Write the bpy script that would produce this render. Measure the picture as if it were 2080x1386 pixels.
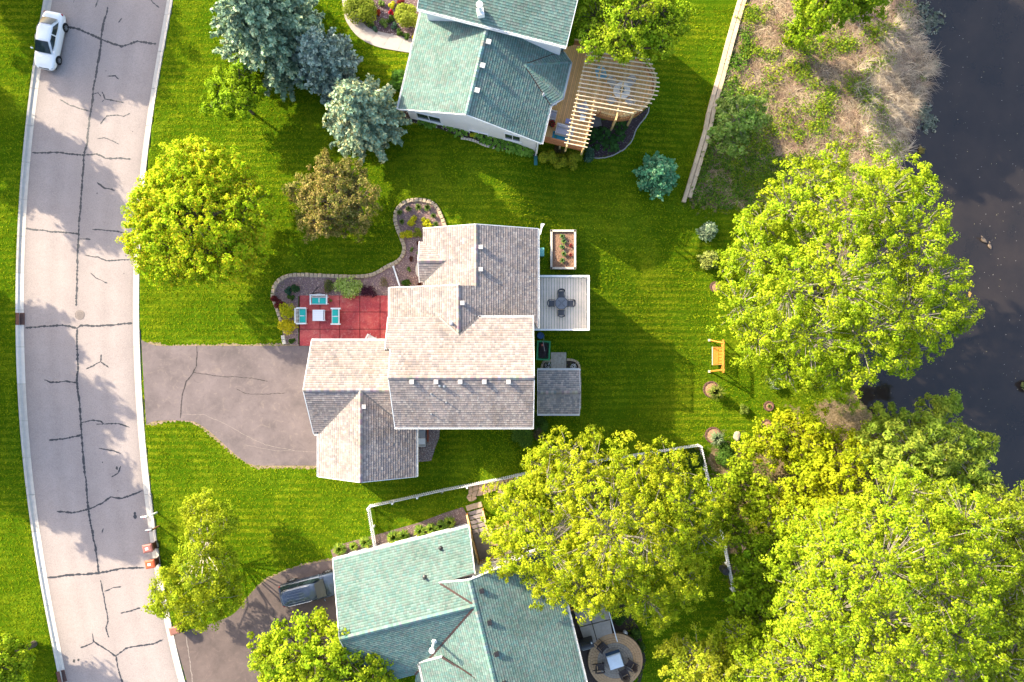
import bpy, bmesh, math, random
import numpy as np
from mathutils import Vector, Matrix
random.seed(7); RNG = np.random.default_rng(11)
SC = bpy.context.scene
for _o in list(bpy.data.objects): bpy.data.objects.remove(_o)

# ------------------------------------------------------------------ camera, sky, sun, exposure
CAM_H, PPM = 55.0, 25.0            # camera height over the street (m); photo pixels per metre at street level
cam = bpy.data.cameras.new('camera'); cam_o = bpy.data.objects.new('camera', cam); SC.collection.objects.link(cam_o)
cam_o.location = (0, 0, CAM_H); cam_o.rotation_euler = (0, 0, 0)
cam.sensor_width = 36.0; cam.lens = 18.0 / (1040 / PPM / CAM_H); cam.clip_start = 1; cam.clip_end = 3000
SC.camera = cam_o
SUN_EL, SUN_AZ = math.radians(27.5), math.radians(36.0)   # shadows fall right and down in the picture
SDIR = Vector((-math.cos(SUN_AZ) * math.cos(SUN_EL), math.sin(SUN_AZ) * math.cos(SUN_EL), math.sin(SUN_EL)))
W = bpy.data.worlds.new('World'); SC.world = W; W.use_nodes = True
_nt = W.node_tree; _bg = _nt.nodes['Background']
_sky = _nt.nodes.new('ShaderNodeTexSky'); _sky.sky_type = 'NISHITA'; _sky.sun_disc = False
_sky.dust_density = 3.0; _sky.ozone_density = 0.7; _sky.sun_elevation = SUN_EL; _sky.sun_rotation = math.atan2(SDIR.x, SDIR.y)
_nt.links.new(_sky.outputs[0], _bg.inputs[0]); _bg.inputs[1].default_value = 0.15
_sl = bpy.data.lights.new('sun', 'SUN'); _sl.energy = 3.7; _sl.angle = math.radians(0.6); _sl.color = (1.0, 0.88, 0.66)
sun_o = bpy.data.objects.new('sun', _sl); SC.collection.objects.link(sun_o)
sun_o.rotation_euler = SDIR.to_track_quat('Z', 'Y').to_euler(); sun_o.location = SDIR * 80
SC.view_settings.view_transform = 'Standard'; SC.view_settings.look = 'None'
SC.view_settings.exposure = 1.84; SC.view_settings.gamma = 1.0; SC.view_settings.use_curve_mapping = False
SC.render.engine = 'CYCLES'
SC.cycles.max_bounces = 6; SC.cycles.diffuse_bounces = 3; SC.cycles.transmission_bounces = 4
SC.cycles.use_denoising = True

# ------------------------------------------------------------------ helpers
def P(px, py, z=0.0):
    k = (CAM_H - z) / (CAM_H * PPM)
    return Vector(((px - 1040) * k, (693 - py) * k, z))

def sm(a, b, t):
    u = np.clip((t - a) / (b - a), 0, 1); return u * u * (3 - 2 * u)

def poly_sd(X, Y, poly):
    """signed distance, positive inside"""
    X = np.asarray(X, float); Y = np.asarray(Y, float)
    d2 = np.full(X.shape, 1e18); ins = np.zeros(X.shape, bool); n = len(poly)
    for i in range(n):
        x0, y0 = poly[i]; x1, y1 = poly[(i + 1) % n]
        ex, ey = x1 - x0, y1 - y0; L = ex * ex + ey * ey + 1e-12
        t = np.clip(((X - x0) * ex + (Y - y0) * ey) / L, 0, 1)
        d2 = np.minimum(d2, (X - x0 - t * ex) ** 2 + (Y - y0 - t * ey) ** 2)
        if y0 != y1:
            c = ((y0 > Y) != (y1 > Y)) & (X < ex * (Y - y0) / (y1 - y0) + x0); ins ^= c
    return np.where(ins, 1, -1) * np.sqrt(d2)

WATER_Z = -5.2
def pxy(lst, z): return [tuple(P(a, b, z)[:2]) for a, b in lst]
SHORE = [(1850, -300), (1859, -60), (1859, 0), (1862, 49), (1860, 78), (1872, 105), (1886, 125), (1880, 180), (1856, 212), (1845, 255), (1824, 280), (1850, 312),
         (1816, 340), (1800, 420), (1775, 520), (1755, 620), (1735, 720), (1738, 802), (1772, 838), (1850, 872), (1945, 935), (2000, 1002), (2085, 1012), (2300, 1040), (2900, 1200), (3400, 900), (3400, -300)]
POND = pxy(SHORE, WATER_Z)
ROAD_RO = [(372, -120), (353, 0), (333, 110), (317, 200), (302, 317), (291, 430), (285, 523), (284, 652), (289, 772), (295, 890), (303, 960), (317, 1055), (330, 1165), (347, 1267), (380, 1386), (425, 1530)]
ROAD_LO = [(112, -120), (93, 0), (80, 60), (68, 133), (57, 207), (50, 293), (41, 440), (35, 563), (34, 729), (41, 890), (55, 971), (64, 1063), (86, 1201), (106, 1293), (121, 1386), (150, 1530)]
def interp_y(lst, y):
    ys = [p[1] for p in lst]; xs = [p[0] for p in lst]
    return np.interp(y, ys, xs)

def gz(X, Y):
    X = np.asarray(X, float); Y = np.asarray(Y, float)
    z = 0.10 - 2.6 * sm(-1.0, 5.5, X) - 2.4 * sm(4, 18, X)
    # the street lies in a shallow trough
    py = 693 - Y * PPM; xl = (interp_y(ROAD_LO, py) - 1040) / PPM; xr = (interp_y(ROAD_RO, py) - 1040) / PPM
    inr = (X > xl + 0.04) & (X < xr - 0.04)
    z = np.where(inr, -0.10, z)
    d = poly_sd(X, Y, POND)
    z = z + (WATER_Z + 0.02 - z) * sm(-3.0, 0.1, d)
    return z - 0.45 * np.clip(d, 0, 4)

def gzs(x, y): return float(gz(np.array([x]), np.array([y]))[0])
def G(px, py, dz=0.0):
    z = 0.0
    for _ in range(7):
        p = P(px, py, z); z = gzs(p.x, p.y)
    p = P(px, py, z); p.z = z + dz; return p

ORG = {}
def link(o): SC.collection.objects.link(o); return o
def tag(o, label=None, cat=None, group=None, kind=None):
    if label: o['label'] = label
    if cat: o['category'] = cat
    if group: o['group'] = group
    if kind: o['kind'] = kind
    return o
def thing(name, label, cat, loc=(0, 0, 0), rz=0.0, group=None):
    o = link(bpy.data.objects.new(name, None)); o.empty_display_size = 0.3
    o.location = loc; o.rotation_euler = (0, 0, rz)
    ORG[o.name] = Vector(loc); return tag(o, label, cat, group)

def copy_tree(o, parent=None):
    c = o.copy(); link(c); c.parent = parent
    for ch in list(o.children): copy_tree(ch, c)
    return c

class MB:
    def __init__(s): s.v = []; s.f = []; s.c = []; s.col = None
    def add(s, vs, fs, col=None):
        b = len(s.v); s.v += [tuple(v) for v in vs]; s.f += [tuple(i + b for i in f) for f in fs]
        s.c += [col or s.col or (1, 1, 1)] * len(vs); return s
    def obox(s, c, ax, ay, az, col=None):
        c, ax, ay, az = Vector(c), Vector(ax), Vector(ay), Vector(az)
        vs = [c + ax * i + ay * j + az * k for k in (-.5, .5) for j in (-.5, .5) for i in (-.5, .5)]
        return s.add(vs, [(0, 2, 3, 1), (4, 5, 7, 6), (0, 1, 5, 4), (2, 6, 7, 3), (0, 4, 6, 2), (1, 3, 7, 5)], col)
    def box(s, x, y, z, sx, sy, sz, rz=0, col=None):
        ca, sa = math.cos(rz), math.sin(rz)
        return s.obox((x, y, z), (ca * sx, sa * sx, 0), (-sa * sy, ca * sy, 0), (0, 0, sz), col)
    def beam(s, a, b, w, h, up=(0, 0, 1), col=None, ext=0.0):
        a, b = Vector(a), Vector(b); d = (b - a); L = d.length; d /= max(L, 1e-9)
        up = Vector(up); sd = d.cross(up)
        if sd.length < 1e-4: sd = d.cross(Vector((1, 0, 0)))
        sd.normalize(); u = sd.cross(d)
        return s.obox((a + b) / 2, d * (L + 2 * ext), sd * w, u * h, col)
    def tube(s, a, b, r0, r1=None, n=6, col=None, cap=True):
        a, b = Vector(a), Vector(b); r1 = r0 if r1 is None else r1
        d = (b - a); d.normalize(); u = d.orthogonal().normalized(); w = d.cross(u)
        vs = []
        for p, r in ((a, r0), (b, r1)):
            for i in range(n):
                t = 2 * math.pi * i / n; vs.append(p + (u * math.cos(t) + w * math.sin(t)) * r)
        fs = [(i, (i + 1) % n, n + (i + 1) % n, n + i) for i in range(n)]
        if cap: fs += [tuple(range(n))[::-1], tuple(range(n, 2 * n))]
        return s.add(vs, fs, col)
    def path(s, pts, radii, n=5, col=None):
        for i in range(len(pts) - 1): s.tube(pts[i], pts[i + 1], radii[i], radii[i + 1], n, col)
        return s
    def prism(s, poly, z0, z1, col=None):
        n = len(poly); ar = sum(poly[i][0] * poly[(i + 1) % n][1] - poly[(i + 1) % n][0] * poly[i][1] for i in range(n))
        if ar < 0: poly = poly[::-1]
        vs = [(p[0], p[1], z0) for p in poly] + [(p[0], p[1], z1) for p in poly]
        fs = [tuple(range(n))[::-1], tuple(range(n, 2 * n))] + [(i, (i + 1) % n, n + (i + 1) % n, n + i) for i in range(n)]
        return s.add(vs, fs, col)
    def lathe(s, prof, n=16, c=(0, 0, 0), M=None, col=None):
        vs = []; c = Vector(c)
        for r, z in prof:
            for i in range(n):
                t = 2 * math.pi * i / n; p = Vector((r * math.cos(t), r * math.sin(t), z))
                vs.append(c + (M @ p if M else p))
        fs = []
        for j in range(len(prof) - 1):
            for i in range(n): fs.append((j * n + i, j * n + (i + 1) % n, (j + 1) * n + (i + 1) % n, (j + 1) * n + i))
        fs.append(tuple(range(n))[::-1]); fs.append(tuple(range((len(prof) - 1) * n, len(prof) * n)))
        return s.add(vs, fs, col)
    def blob(s, c, r, sub=1, jit=.2, sq=(1, 1, 1), col=None):
        bm = bmesh.new(); bmesh.ops.create_icosphere(bm, subdivisions=sub, radius=1)
        vs = []
        for v in bm.verts:
            k = r * (1 + random.uniform(-jit, jit)); vs.append((c[0] + v.co.x * k * sq[0], c[1] + v.co.y * k * sq[1], c[2] + v.co.z * k * sq[2]))
        fs = [tuple(v.index for v in f.verts) for f in bm.faces]; bm.free(); return s.add(vs, fs, col)
    def build(s, name, mat, parent=None, smooth=False, bevel=0.0, local=False, kind=None, label=None, me=None):
        off = Vector((0, 0, 0))
        if parent is not None and not local: off = ORG.get(parent.name, off)
        me = bpy.data.meshes.new(name)
        me.from_pydata([(v[0] - off.x, v[1] - off.y, v[2] - off.z) for v in s.v], [], s.f)
        if any(c != (1, 1, 1) for c in s.c):
            a = me.color_attributes.new('Col', 'FLOAT_COLOR', 'POINT')
            a.data.foreach_set('color', np.array([(c[0], c[1], c[2], 1) for c in s.c], dtype=np.float32).ravel())
        if smooth: me.polygons.foreach_set('use_smooth', [True] * len(me.polygons))
        me.materials.append(mat); me.update()
        o = link(bpy.data.objects.new(name, me))
        if parent is not None: o.parent = parent; ORG[o.name] = off if not local else Vector((0, 0, 0))
        else: ORG[o.name] = Vector((0, 0, 0))
        if bevel:
            b = o.modifiers.new('bevel', 'BEVEL'); b.width = bevel; b.segments = 2; b.limit_method = 'ANGLE'
        if kind: o['kind'] = kind
        if label: o['label'] = label
        return o

def dup_part(o, loc=(0, 0, 0), rz=0.0, parent=None, scale=None):
    c = o.copy(); link(c); c.location = loc; c.rotation_euler = (0, 0, rz); c.parent = parent or o.parent
    if scale: c.scale = scale
    return c

# ------------------------------------------------------------------ materials
class NT:
    def __init__(s, name):
        s.m = bpy.data.materials.new(name); s.m.use_nodes = True; s.t = s.m.node_tree
        s.n = s.t.nodes; s.b = s.n['Principled BSDF']; s.out = s.n['Material Output']; s.tc = s.n.new('ShaderNodeTexCoord')
        s.geo = None
    def L(s, a, b): s.t.links.new(a, b)
    def coord(s, world=False):
        if world:
            if not s.geo: s.geo = s.n.new('ShaderNodeNewGeometry')
            return s.geo.outputs['Position']
        return s.tc.outputs['Object']
    def noise(s, scale, detail=4, rough=.6, world=False, vec=None, dist=0):
        n = s.n.new('ShaderNodeTexNoise'); n.inputs['Scale'].default_value = scale; n.inputs['Detail'].default_value = detail
        n.inputs['Roughness'].default_value = rough; n.inputs['Distortion'].default_value = dist
        s.L(vec if vec is not None else s.coord(world), n.inputs['Vector']); return n.outputs['Fac']
    def voro(s, scale, world=False, out='Color', vec=None):
        n = s.n.new('ShaderNodeTexVoronoi'); n.inputs['Scale'].default_value = scale
        s.L(vec if vec is not None else s.coord(world), n.inputs['Vector']); return n.outputs[out]
    def ramp(s, fac, stops):
        n = s.n.new('ShaderNodeValToRGB'); e = n.color_ramp.elements
        while len(e) < len(stops): e.new(.5)
        for el, (p, c) in zip(e, stops): el.position = p; el.color = (*c, 1) if len(c) == 3 else c
        s.L(fac, n.inputs[0]); return n.outputs[0]
    def mapr(s, v, a, b, c=0, d=1):
        n = s.n.new('ShaderNodeMapRange'); n.inputs[1].default_value = a; n.inputs[2].default_value = b; n.inputs[3].default_value = c; n.inputs[4].default_value = d
        s.L(v, n.inputs[0]); return n.outputs[0]
    def mix(s, f, a, b, mode='MIX'):
        n = s.n.new('ShaderNodeMix'); n.data_type = 'RGBA'; n.blend_type = mode
        for sock, v in ((n.inputs[0], f), (n.inputs[6], a), (n.inputs[7], b)):
            if hasattr(v, 'node'): s.L(v, sock)
            elif isinstance(v, (int, float)): sock.default_value = v
            else: sock.default_value = (*v, 1)
        return n.outputs[2]
    def math(s, op, a, b=0.0):
        n = s.n.new('ShaderNodeMath'); n.operation = op
        for sock, v in ((n.inputs[0], a), (n.inputs[1], b)):
            if hasattr(v, 'node'): s.L(v, sock)
            else: sock.default_value = v
        return n.outputs[0]
    def attr(s, name, out='Color'):
        n = s.n.new('ShaderNodeAttribute'); n.attribute_name = name; return n.outputs[out]
    def bump(s, h, strength=.5, dist=.05):
        n = s.n.new('ShaderNodeBump'); n.inputs['Strength'].default_value = strength; n.inputs['Distance'].default_value = dist
        s.L(h, n.inputs['Height']); s.L(n.outputs[0], s.b.inputs['Normal']); return n
    def fin(s, col=None, rough=.8, spec=.3, metal=0.0):
        if col is not None:
            if hasattr(col, 'node'): s.L(col, s.b.inputs['Base Color'])
            else: s.b.inputs['Base Color'].default_value = (*col, 1)
        if hasattr(rough, 'node'): s.L(rough, s.b.inputs['Roughness'])
        else: s.b.inputs['Roughness'].default_value = rough
        s.b.inputs['Specular IOR Level'].default_value = spec; s.b.inputs['Metallic'].default_value = metal
        return s.m

_MC = {}
def mat(name, c1, c2=None, scale=3.0, rough=.75, spec=.3, metal=0.0, bump=0.0, bscale=None, attr=False, world=False):
    if name in _MC: return _MC[name]
    t = NT(name); c2 = c2 or tuple(x * .8 for x in c1)
    n = t.noise(scale, 5, .65, world)
    col = t.mix(t.mapr(n, .3, .7), c2, c1)
    if attr: col = t.mix(1.0, col, t.attr('Col'), 'MULTIPLY')
    if bump: t.bump(t.noise(bscale or scale * 6, 4, .6, world), bump, .03)
    _MC[name] = t.fin(col, rough, spec, metal); return _MC[name]

def leaf_mat(name, trans=.42, rough=.6, spec=.06):
    if name in _MC: return _MC[name]
    t = NT(name); c = t.attr('Col')
    t.fin(c, rough, spec)
    tr = t.n.new('ShaderNodeBsdfTranslucent'); t.L(t.mix(1.0, c, (1.15, 1.1, .6), 'MULTIPLY'), tr.inputs[0])
    mx = t.n.new('ShaderNodeMixShader'); mx.inputs[0].default_value = trans
    t.L(t.b.outputs[0], mx.inputs[1]); t.L(tr.outputs[0], mx.inputs[2]); t.L(mx.outputs[0], t.out.inputs[0])
    _MC[name] = t.m; return t.m

WHITE = mat('white_paint', (.78, .78, .76), (.68, .68, .66), 2, .5)
LEAF = leaf_mat('leaf_blade'); NEEDLE = leaf_mat('needle', .12, .6, .08); GRASS = leaf_mat('grass_blade', .35, .9, .0); DRYG = leaf_mat('dry_blade', .25, .8, .1)
BARK = mat('bark_brown', (.13, .10, .075), (.07, .055, .045), 6, .9, bump=.6)
BARKP = mat('bark_pale', (.36, .32, .27), (.2, .17, .14), 6, .9, bump=.5)
WOODT = mat('wood_amber', (.52, .25, .07), (.38, .16, .04), 4, .6, bump=.2, bscale=20)
WOODG = mat('wood_weathered', (.36, .27, .19), (.25, .18, .13), 5, .8, bump=.3, bscale=30)
METALG = mat('metal_galvanised', (.5, .51, .53), (.4, .41, .43), 4, .4, .5, .7)
DARKM = mat('metal_dark', (.035, .035, .04), (.02, .02, .022), 5, .45, .5)
GLASS = mat('glass_dark', (.02, .035, .04), (.015, .025, .03), 1, .05, .35)
RUBBER = mat('rubber', (.02, .02, .02), (.012, .012, .012), 8, .85)
# ------------------------------------------------------------------ ground
def build_ground():
    def axis(lo, hi, step, far):
        a = list(np.arange(lo, hi + 1e-6, step)); s = step
        while a[-1] < far: s *= 1.35; a.append(a[-1] + s)
        s = step
        while a[0] > -far: s *= 1.35; a.insert(0, a[0] - s)
        return np.array(a)
    xs = axis(-45, 50, .25, 900); ys = axis(-31, 31, .4, 900)
    X, Y = np.meshgrid(xs, ys); Z = gz(X, Y)
    n = len(xs); m = len(ys)
    rel = .03 * np.sin(X * .9 + 1.3 * np.sin(Y * .5)) * np.sin(Y * .8) ; Z = Z + rel * sm(6, 9, X) * (Z > WATER_Z + .3)
    V = np.stack([X, Y, Z], -1).reshape(-1, 3)
    idx = np.arange(n * m).reshape(m, n)
    F = np.stack([idx[:-1, :-1], idx[:-1, 1:], idx[1:, 1:], idx[1:, :-1]], -1).reshape(-1, 4)
    me = bpy.data.meshes.new('ground'); me.vertices.add(len(V)); me.vertices.foreach_set('co', V.ravel().astype(np.float32))
    me.loops.add(F.size); me.loops.foreach_set('vertex_index', F.ravel().astype(np.int32))
    me.polygons.add(len(F)); me.polygons.foreach_set('loop_start', np.arange(0, F.size, 4, dtype=np.int32)); me.update(calc_edges=True)
    me.polygons.foreach_set('use_smooth', np.ones(len(F), bool))
    bank = [tuple(G(a, b)[:2]) for a, b in BANK]; wood = [tuple(G(a, b)[:2]) for a, b in WOODS]
    dirt = poly_sd(V[:, 0], V[:, 1], bank); dw = poly_sd(V[:, 0], V[:, 1], wood); dp = poly_sd(V[:, 0], V[:, 1], POND)
    for nm, arr in (('bank', np.maximum(dirt, dp + .3)), ('woods', dw)):
        a = me.attributes.new(nm, 'FLOAT', 'POINT'); a.data.foreach_set('value', arr.astype(np.float32))
    t = NT('lawn_soil')
    big = t.noise(.16, 4, .6, True); mid = t.noise(.9, 5, .65, True); fine = t.noise(5, 5, .8, True); vf = t.noise(30, 3, .7, True)
    c = t.ramp(mid, [(.30, (.063, .130, .006)), (.5, (.112, .178, .007)), (.70, (.170, .222, .008))])
    c = t.mix(t.mapr(big, .44, .58, 0, .65), c, (.215, .235, .009)); c = t.mix(t.mapr(t.noise(.28, 5, .65, True, dist=.8), .44, .56, .7, 0), c, (.040, .092, .002))
    c = t.mix(t.mapr(fine, .47, .57, 0, .75), c, (.030, .074, .002))
    c = t.mix(t.mapr(vf, .52, .66, 0, .45), c, (.22, .27, .01))
    # mowing lines
    w = t.n.new('ShaderNodeTexWave'); w.bands_direction = 'Y'; w.inputs['Scale'].default_value = .55; w.inputs['Distortion'].default_value = .9; w.inputs['Detail'].default_value = 3; w.inputs['Detail Scale'].default_value = 1.2
    t.L(t.coord(True), w.inputs['Vector']); c = t.mix(t.math('MULTIPLY', t.mapr(w.outputs['Fac'], .3, .7, 0, .85), t.mapr(t.noise(.12, 3, .5, True), .36, .52, .3, 1.0)), c, (.048, .108, .003))
    # worn spots
    worn = t.mapr(t.noise(.55, 6, .7, True), .70, .80, 0, .75); c = t.mix(worn, c, (.22, .17, .075))
    soil = t.ramp(t.noise(5, 6, .75, True), [(.3, (.085, .058, .035)), (.5, (.20, .145, .088)), (.7, (.36, .28, .19))])
    edge = t.math('ADD', t.attr('bank', 'Fac'), t.mapr(t.noise(1.6, 5, .7, True), .3, .7, -1.0, 1.0))
    c = t.mix(t.mapr(edge, -.1, .5), c, soil)
    soil2 = t.ramp(t.noise(6, 6, .75, True), [(.3, (.085, .068, .03)), (.5, (.20, .145, .08)), (.72, (.38, .29, .19))])
    edge2 = t.math('ADD', t.attr('woods', 'Fac'), t.mapr(t.noise(1.1, 5, .7, True), .3, .7, -1.6, 1.6))
    c = t.mix(t.mapr(edge2, -.2, .6), c, soil2)
    h = t.math('ADD', t.math('MULTIPLY', fine, .7), t.math('MULTIPLY', vf, .5)); h = t.math('ADD', h, t.math('MULTIPLY', mid, .7))
    t.bump(h, .9, .12); me.materials.append(t.fin(c, .95, .0))
    return tag(link(bpy.data.objects.new('ground', me)), kind='structure')

BANK = [(1530, -200), (1515, 0), (1484, 130), (1446, 280), (1400, 408), (1420, 424), (1500, 424), (1560, 415), (1610, 425), (1660, 520), (1740, 560), (1816, 340), (1880, 180), (1860, 0), (1850, -200)]
WOODS = [(1432, 905), (1500, 905), (1545, 885), (1600, 850), (1650, 835), (1700, 815), (1760, 835), (1800, 860), (1950, 935), (2090, 1010), (2200, 1400), (1800, 1500), (1490, 1500), (1490, 1190), (1465, 1060)]
ground = build_ground()

# ------------------------------------------------------------------ pond
def build_water():
    t = NT('pond_water')
    n = t.noise(.25, 5, .6, True)
    c = t.ramp(n, [(.3, (.0135, .0120, .0125)), (.7, (.0290, .0225, .0195))])
    t.bump(t.noise(3.0, 3, .5, True), .10, .03)
    m = t.fin(c, .05, 1.0); t.b.inputs['IOR'].default_value = 1.33
    b = MB(); pts = [(p[0], p[1]) for p in pxy([(1700, -320), (3420, -320), (3420, 1250), (1700, 1250)], WATER_Z)]
    b.add([(x, y, WATER_Z) for x, y in pts], [(3, 2, 1, 0)])
    return tag(b.build('pond_water', m), kind='structure')
build_water()
# floating specks of pollen and seed fluff
def specks():
    b = MB(); pond = POND
    pts = np.column_stack([RNG.uniform(24, 50, 900), RNG.uniform(-14, 31, 900)])
    d = poly_sd(pts[:, 0], pts[:, 1], pond)
    for (x, y), dd in zip(pts, d):
        if dd < .3: continue
        r = random.uniform(.01, .03); k = random.choice([(.55, .5, .42), (.4, .38, .33), (.45, .4, .2)])
        b.add([(x + r * math.cos(a) * random.uniform(.7, 1.2), y + r * math.sin(a), WATER_Z + .006) for a in (0, 1.25, 2.5, 3.8, 5.0)], [(0, 1, 2, 3, 4)], k)
    o = b.build('floating_fluff', mat('fluff', (1, 1, 1), (.9, .9, .9), 4, .9, attr=True)); tag(o, 'pale specks of fluff scattered over the dark pond', 'fluff', kind='stuff')
specks()

# ------------------------------------------------------------------ street
ROAD_RI = [(358, -120), (340, 0), (321, 100), (305, 200), (289, 317), (278, 430), (272, 523), (270, 652), (275, 772), (280, 890), (288, 960), (302, 1055), (316, 1165), (332, 1267), (365, 1386), (410, 1530)]
ROAD_LI = [(127, -120), (108, 0), (96, 60), (84, 133), (73, 207), (65, 293), (55, 440), (50, 563), (49, 729), (57, 890), (70, 971), (79, 1063), (100, 1201), (120, 1293), (136, 1386), (165, 1530)]
def smooth_line(lst, y0, y1, step):
    ys = np.arange(y0, y1 + .1, step)
    yy = np.array([p[1] for p in lst], float); xx = np.array([p[0] for p in lst], float)
    cf = np.polyfit((yy - 640) / 700, xx, 6); return [(float(np.polyval(cf, (y - 640) / 700)), float(y)) for y in ys]
def asphalt(name, light, dark, tint):
    t = NT(name); n1 = t.noise(.5, 6, .65, True); n2 = t.noise(45, 3, .7, True); n3 = t.noise(3, 5, .7, True)
    c = t.ramp(n1, [(.3, dark), (.7, light)])
    c = t.mix(t.mapr(n2, .55, .8, 0, .5), c, tuple(x * 1.55 for x in light)); c = t.mix(t.mapr(n2, .2, .42, .55, 0), c, tuple(x * .45 for x in dark))
    n4 = t.noise(14, 4, .8, True); c = t.mix(t.mapr(n4, .50, .62, 0, .45), c, tuple(x * 1.22 for x in light)); c = t.mix(t.mapr(n4, .36, .48, .5, 0), c, tuple(x * .72 for x in dark)); c = t.mix(t.mapr(n3, .55, .70, 0, .5), c, tint)
    c = t.mix(1.0, c, t.attr('Col'), 'MULTIPLY'); t.bump(n2, .35, .01); return t.fin(c, .9, .2)
ASPH = asphalt('asphalt_street', (.310, .266, .252), (.262, .224, .214), (.23, .195, .19))
RQ = (0, .03, .10, .18, .26, .34, .42, .48, .5, .52, .58, .66, .74, .82, .90, .97, 1); RV = (.80, .90, 1.0, 1.05, .97, 1.05, .99, .95, .92, .95, .99, 1.05, .97, 1.05, 1.0, .90, .80); NQ = len(RQ)   # grit by the kerbs, worn wheel tracks
road_me = MB(); RL = smooth_line(ROAD_LI, -120, 1530, 30); RR = smooth_line(ROAD_RI, -120, 1530, 30)
for i in range(len(RL) - 1):
    # crowned slightly in the middle
    def row(i):
        a, b = P(*RL[i]), P(*RR[i]); return [a.lerp(b, q) + Vector((0, 0, .012 + .05 * math.sin(math.pi * q))) for q in RQ]
    r0, r1 = row(i), row(i + 1)
    road_me.add(r0 + r1, [(k + NQ, k + NQ + 1, k + 1, k) for k in range(NQ - 1)]); road_me.c[-2 * NQ:] = [(v, v * .995, v * .99) for v in RV] * 2
road = tag(road_me.build('road', ASPH), kind='structure')

CONC = mat('concrete_kerb', (.50, .46, .41), (.40, .37, .33), 2.5, .9, bump=.4, bscale=40, world=True)
CONCN = mat('concrete_new', (.58, .55, .50), (.50, .47, .43), 2.5, .9, bump=.4, bscale=40, world=True)
def kerb(name, inner, outer, sgn, seg, lighter):
    root = link(bpy.data.objects.new(name, None)); tag(root, kind='structure'); ORG[root.name] = Vector((0, 0, 0))
    I = smooth_line(inner, -120, 1530, 15); O = smooth_line(outer, -120, 1530, 15)
    n = 0; i = 0
    while i < len(I) - 1:
        j = min(i + seg, len(I) - 1); b = MB(); rows = []
        for k in range(i, j + 1):
            a, c = P(*I[k]), P(*O[k]); d = (c - a)
            if k == i: q = (P(*I[k + 1]) - a).normalized() * .012
            elif k == j: q = (P(*I[k - 1]) - a).normalized() * .012
            else: q = Vector((0, 0, 0))
            prof = [(0, -.12), (0, .020), (.55, .012), (.72, .11), (.98, .135), (1.0, .11), (1.0, -.12)]
            rows += [a + d * u + q + Vector((0, 0, z)) for u, z in prof]
        m = 7
        fs = []
        for k in range(j - i):
            for u in range(m - 1):
                f = (k * m + u, k * m + u + 1, (k + 1) * m + u + 1, (k + 1) * m + u); fs.append(f if sgn > 0 else f[::-1])
        fs += [tuple(range(m)), tuple(range((j - i) * m, (j - i) * m + m))[::-1]]
        b.add(rows, fs); yv = I[i][1]
        b.build('kerb_section', CONCN if lighter(yv) else CONC, root); i = j; n += 1
    return root
kerb('kerb_right', ROAD_RI, ROAD_RO, -1, 5, lambda y: False)
kerb('kerb_left', ROAD_LI, ROAD_LO, 1, 5, lambda y: 540 < y < 740 or y > 1030)

TAR = mat('tar_seal', (.030, .033, .042), (.022, .024, .03), 3, .55, .4)
def road_z(p):
    py = 693 - p.y * PPM; a = (np.interp(py, [q[1] for q in RL], [q[0] for q in RL]) - 1040) / PPM; b = (np.interp(py, [q[1] for q in RR], [q[0] for q in RR]) - 1040) / PPM
    q = min(max((p.x - a) / (b - a), 0), 1); return .012 + .05 * math.sin(math.pi * q)
def ribbon(pts, w, dz, rough=.25, zf=road_z):
    """a narrow irregular strip lying on the street"""
    P3 = []
    for i in range(len(pts) - 1):
        a, b = Vector(pts[i]), Vector(pts[i + 1]); k = max(1, int((b - a).length / .10))
        for j in range(k): P3.append(a.lerp(b, j / k))
    P3.append(Vector(pts[-1])); vs = []; wob = 0
    for i, p in enumerate(P3):
        t = (P3[min(i + 1, len(P3) - 1)] - P3[max(i - 1, 0)]); t.z = 0; t.normalize(); n = Vector((-t.y, t.x, 0))
        wob = wob * .8 + random.uniform(-.02, .02); ww = w * (1 + random.uniform(-rough, rough)) * (.35 if i in (0, len(P3) - 1) else 1)
        for s in (-1, 1):
            q = p + n * (wob + s * ww / 2); vs.append((q.x, q.y, zf(q) + dz))
    return vs, [(2 * i, 2 * i + 2, 2 * i + 3, 2 * i + 1)[::-1] for i in range(len(P3) - 1)]
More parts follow.
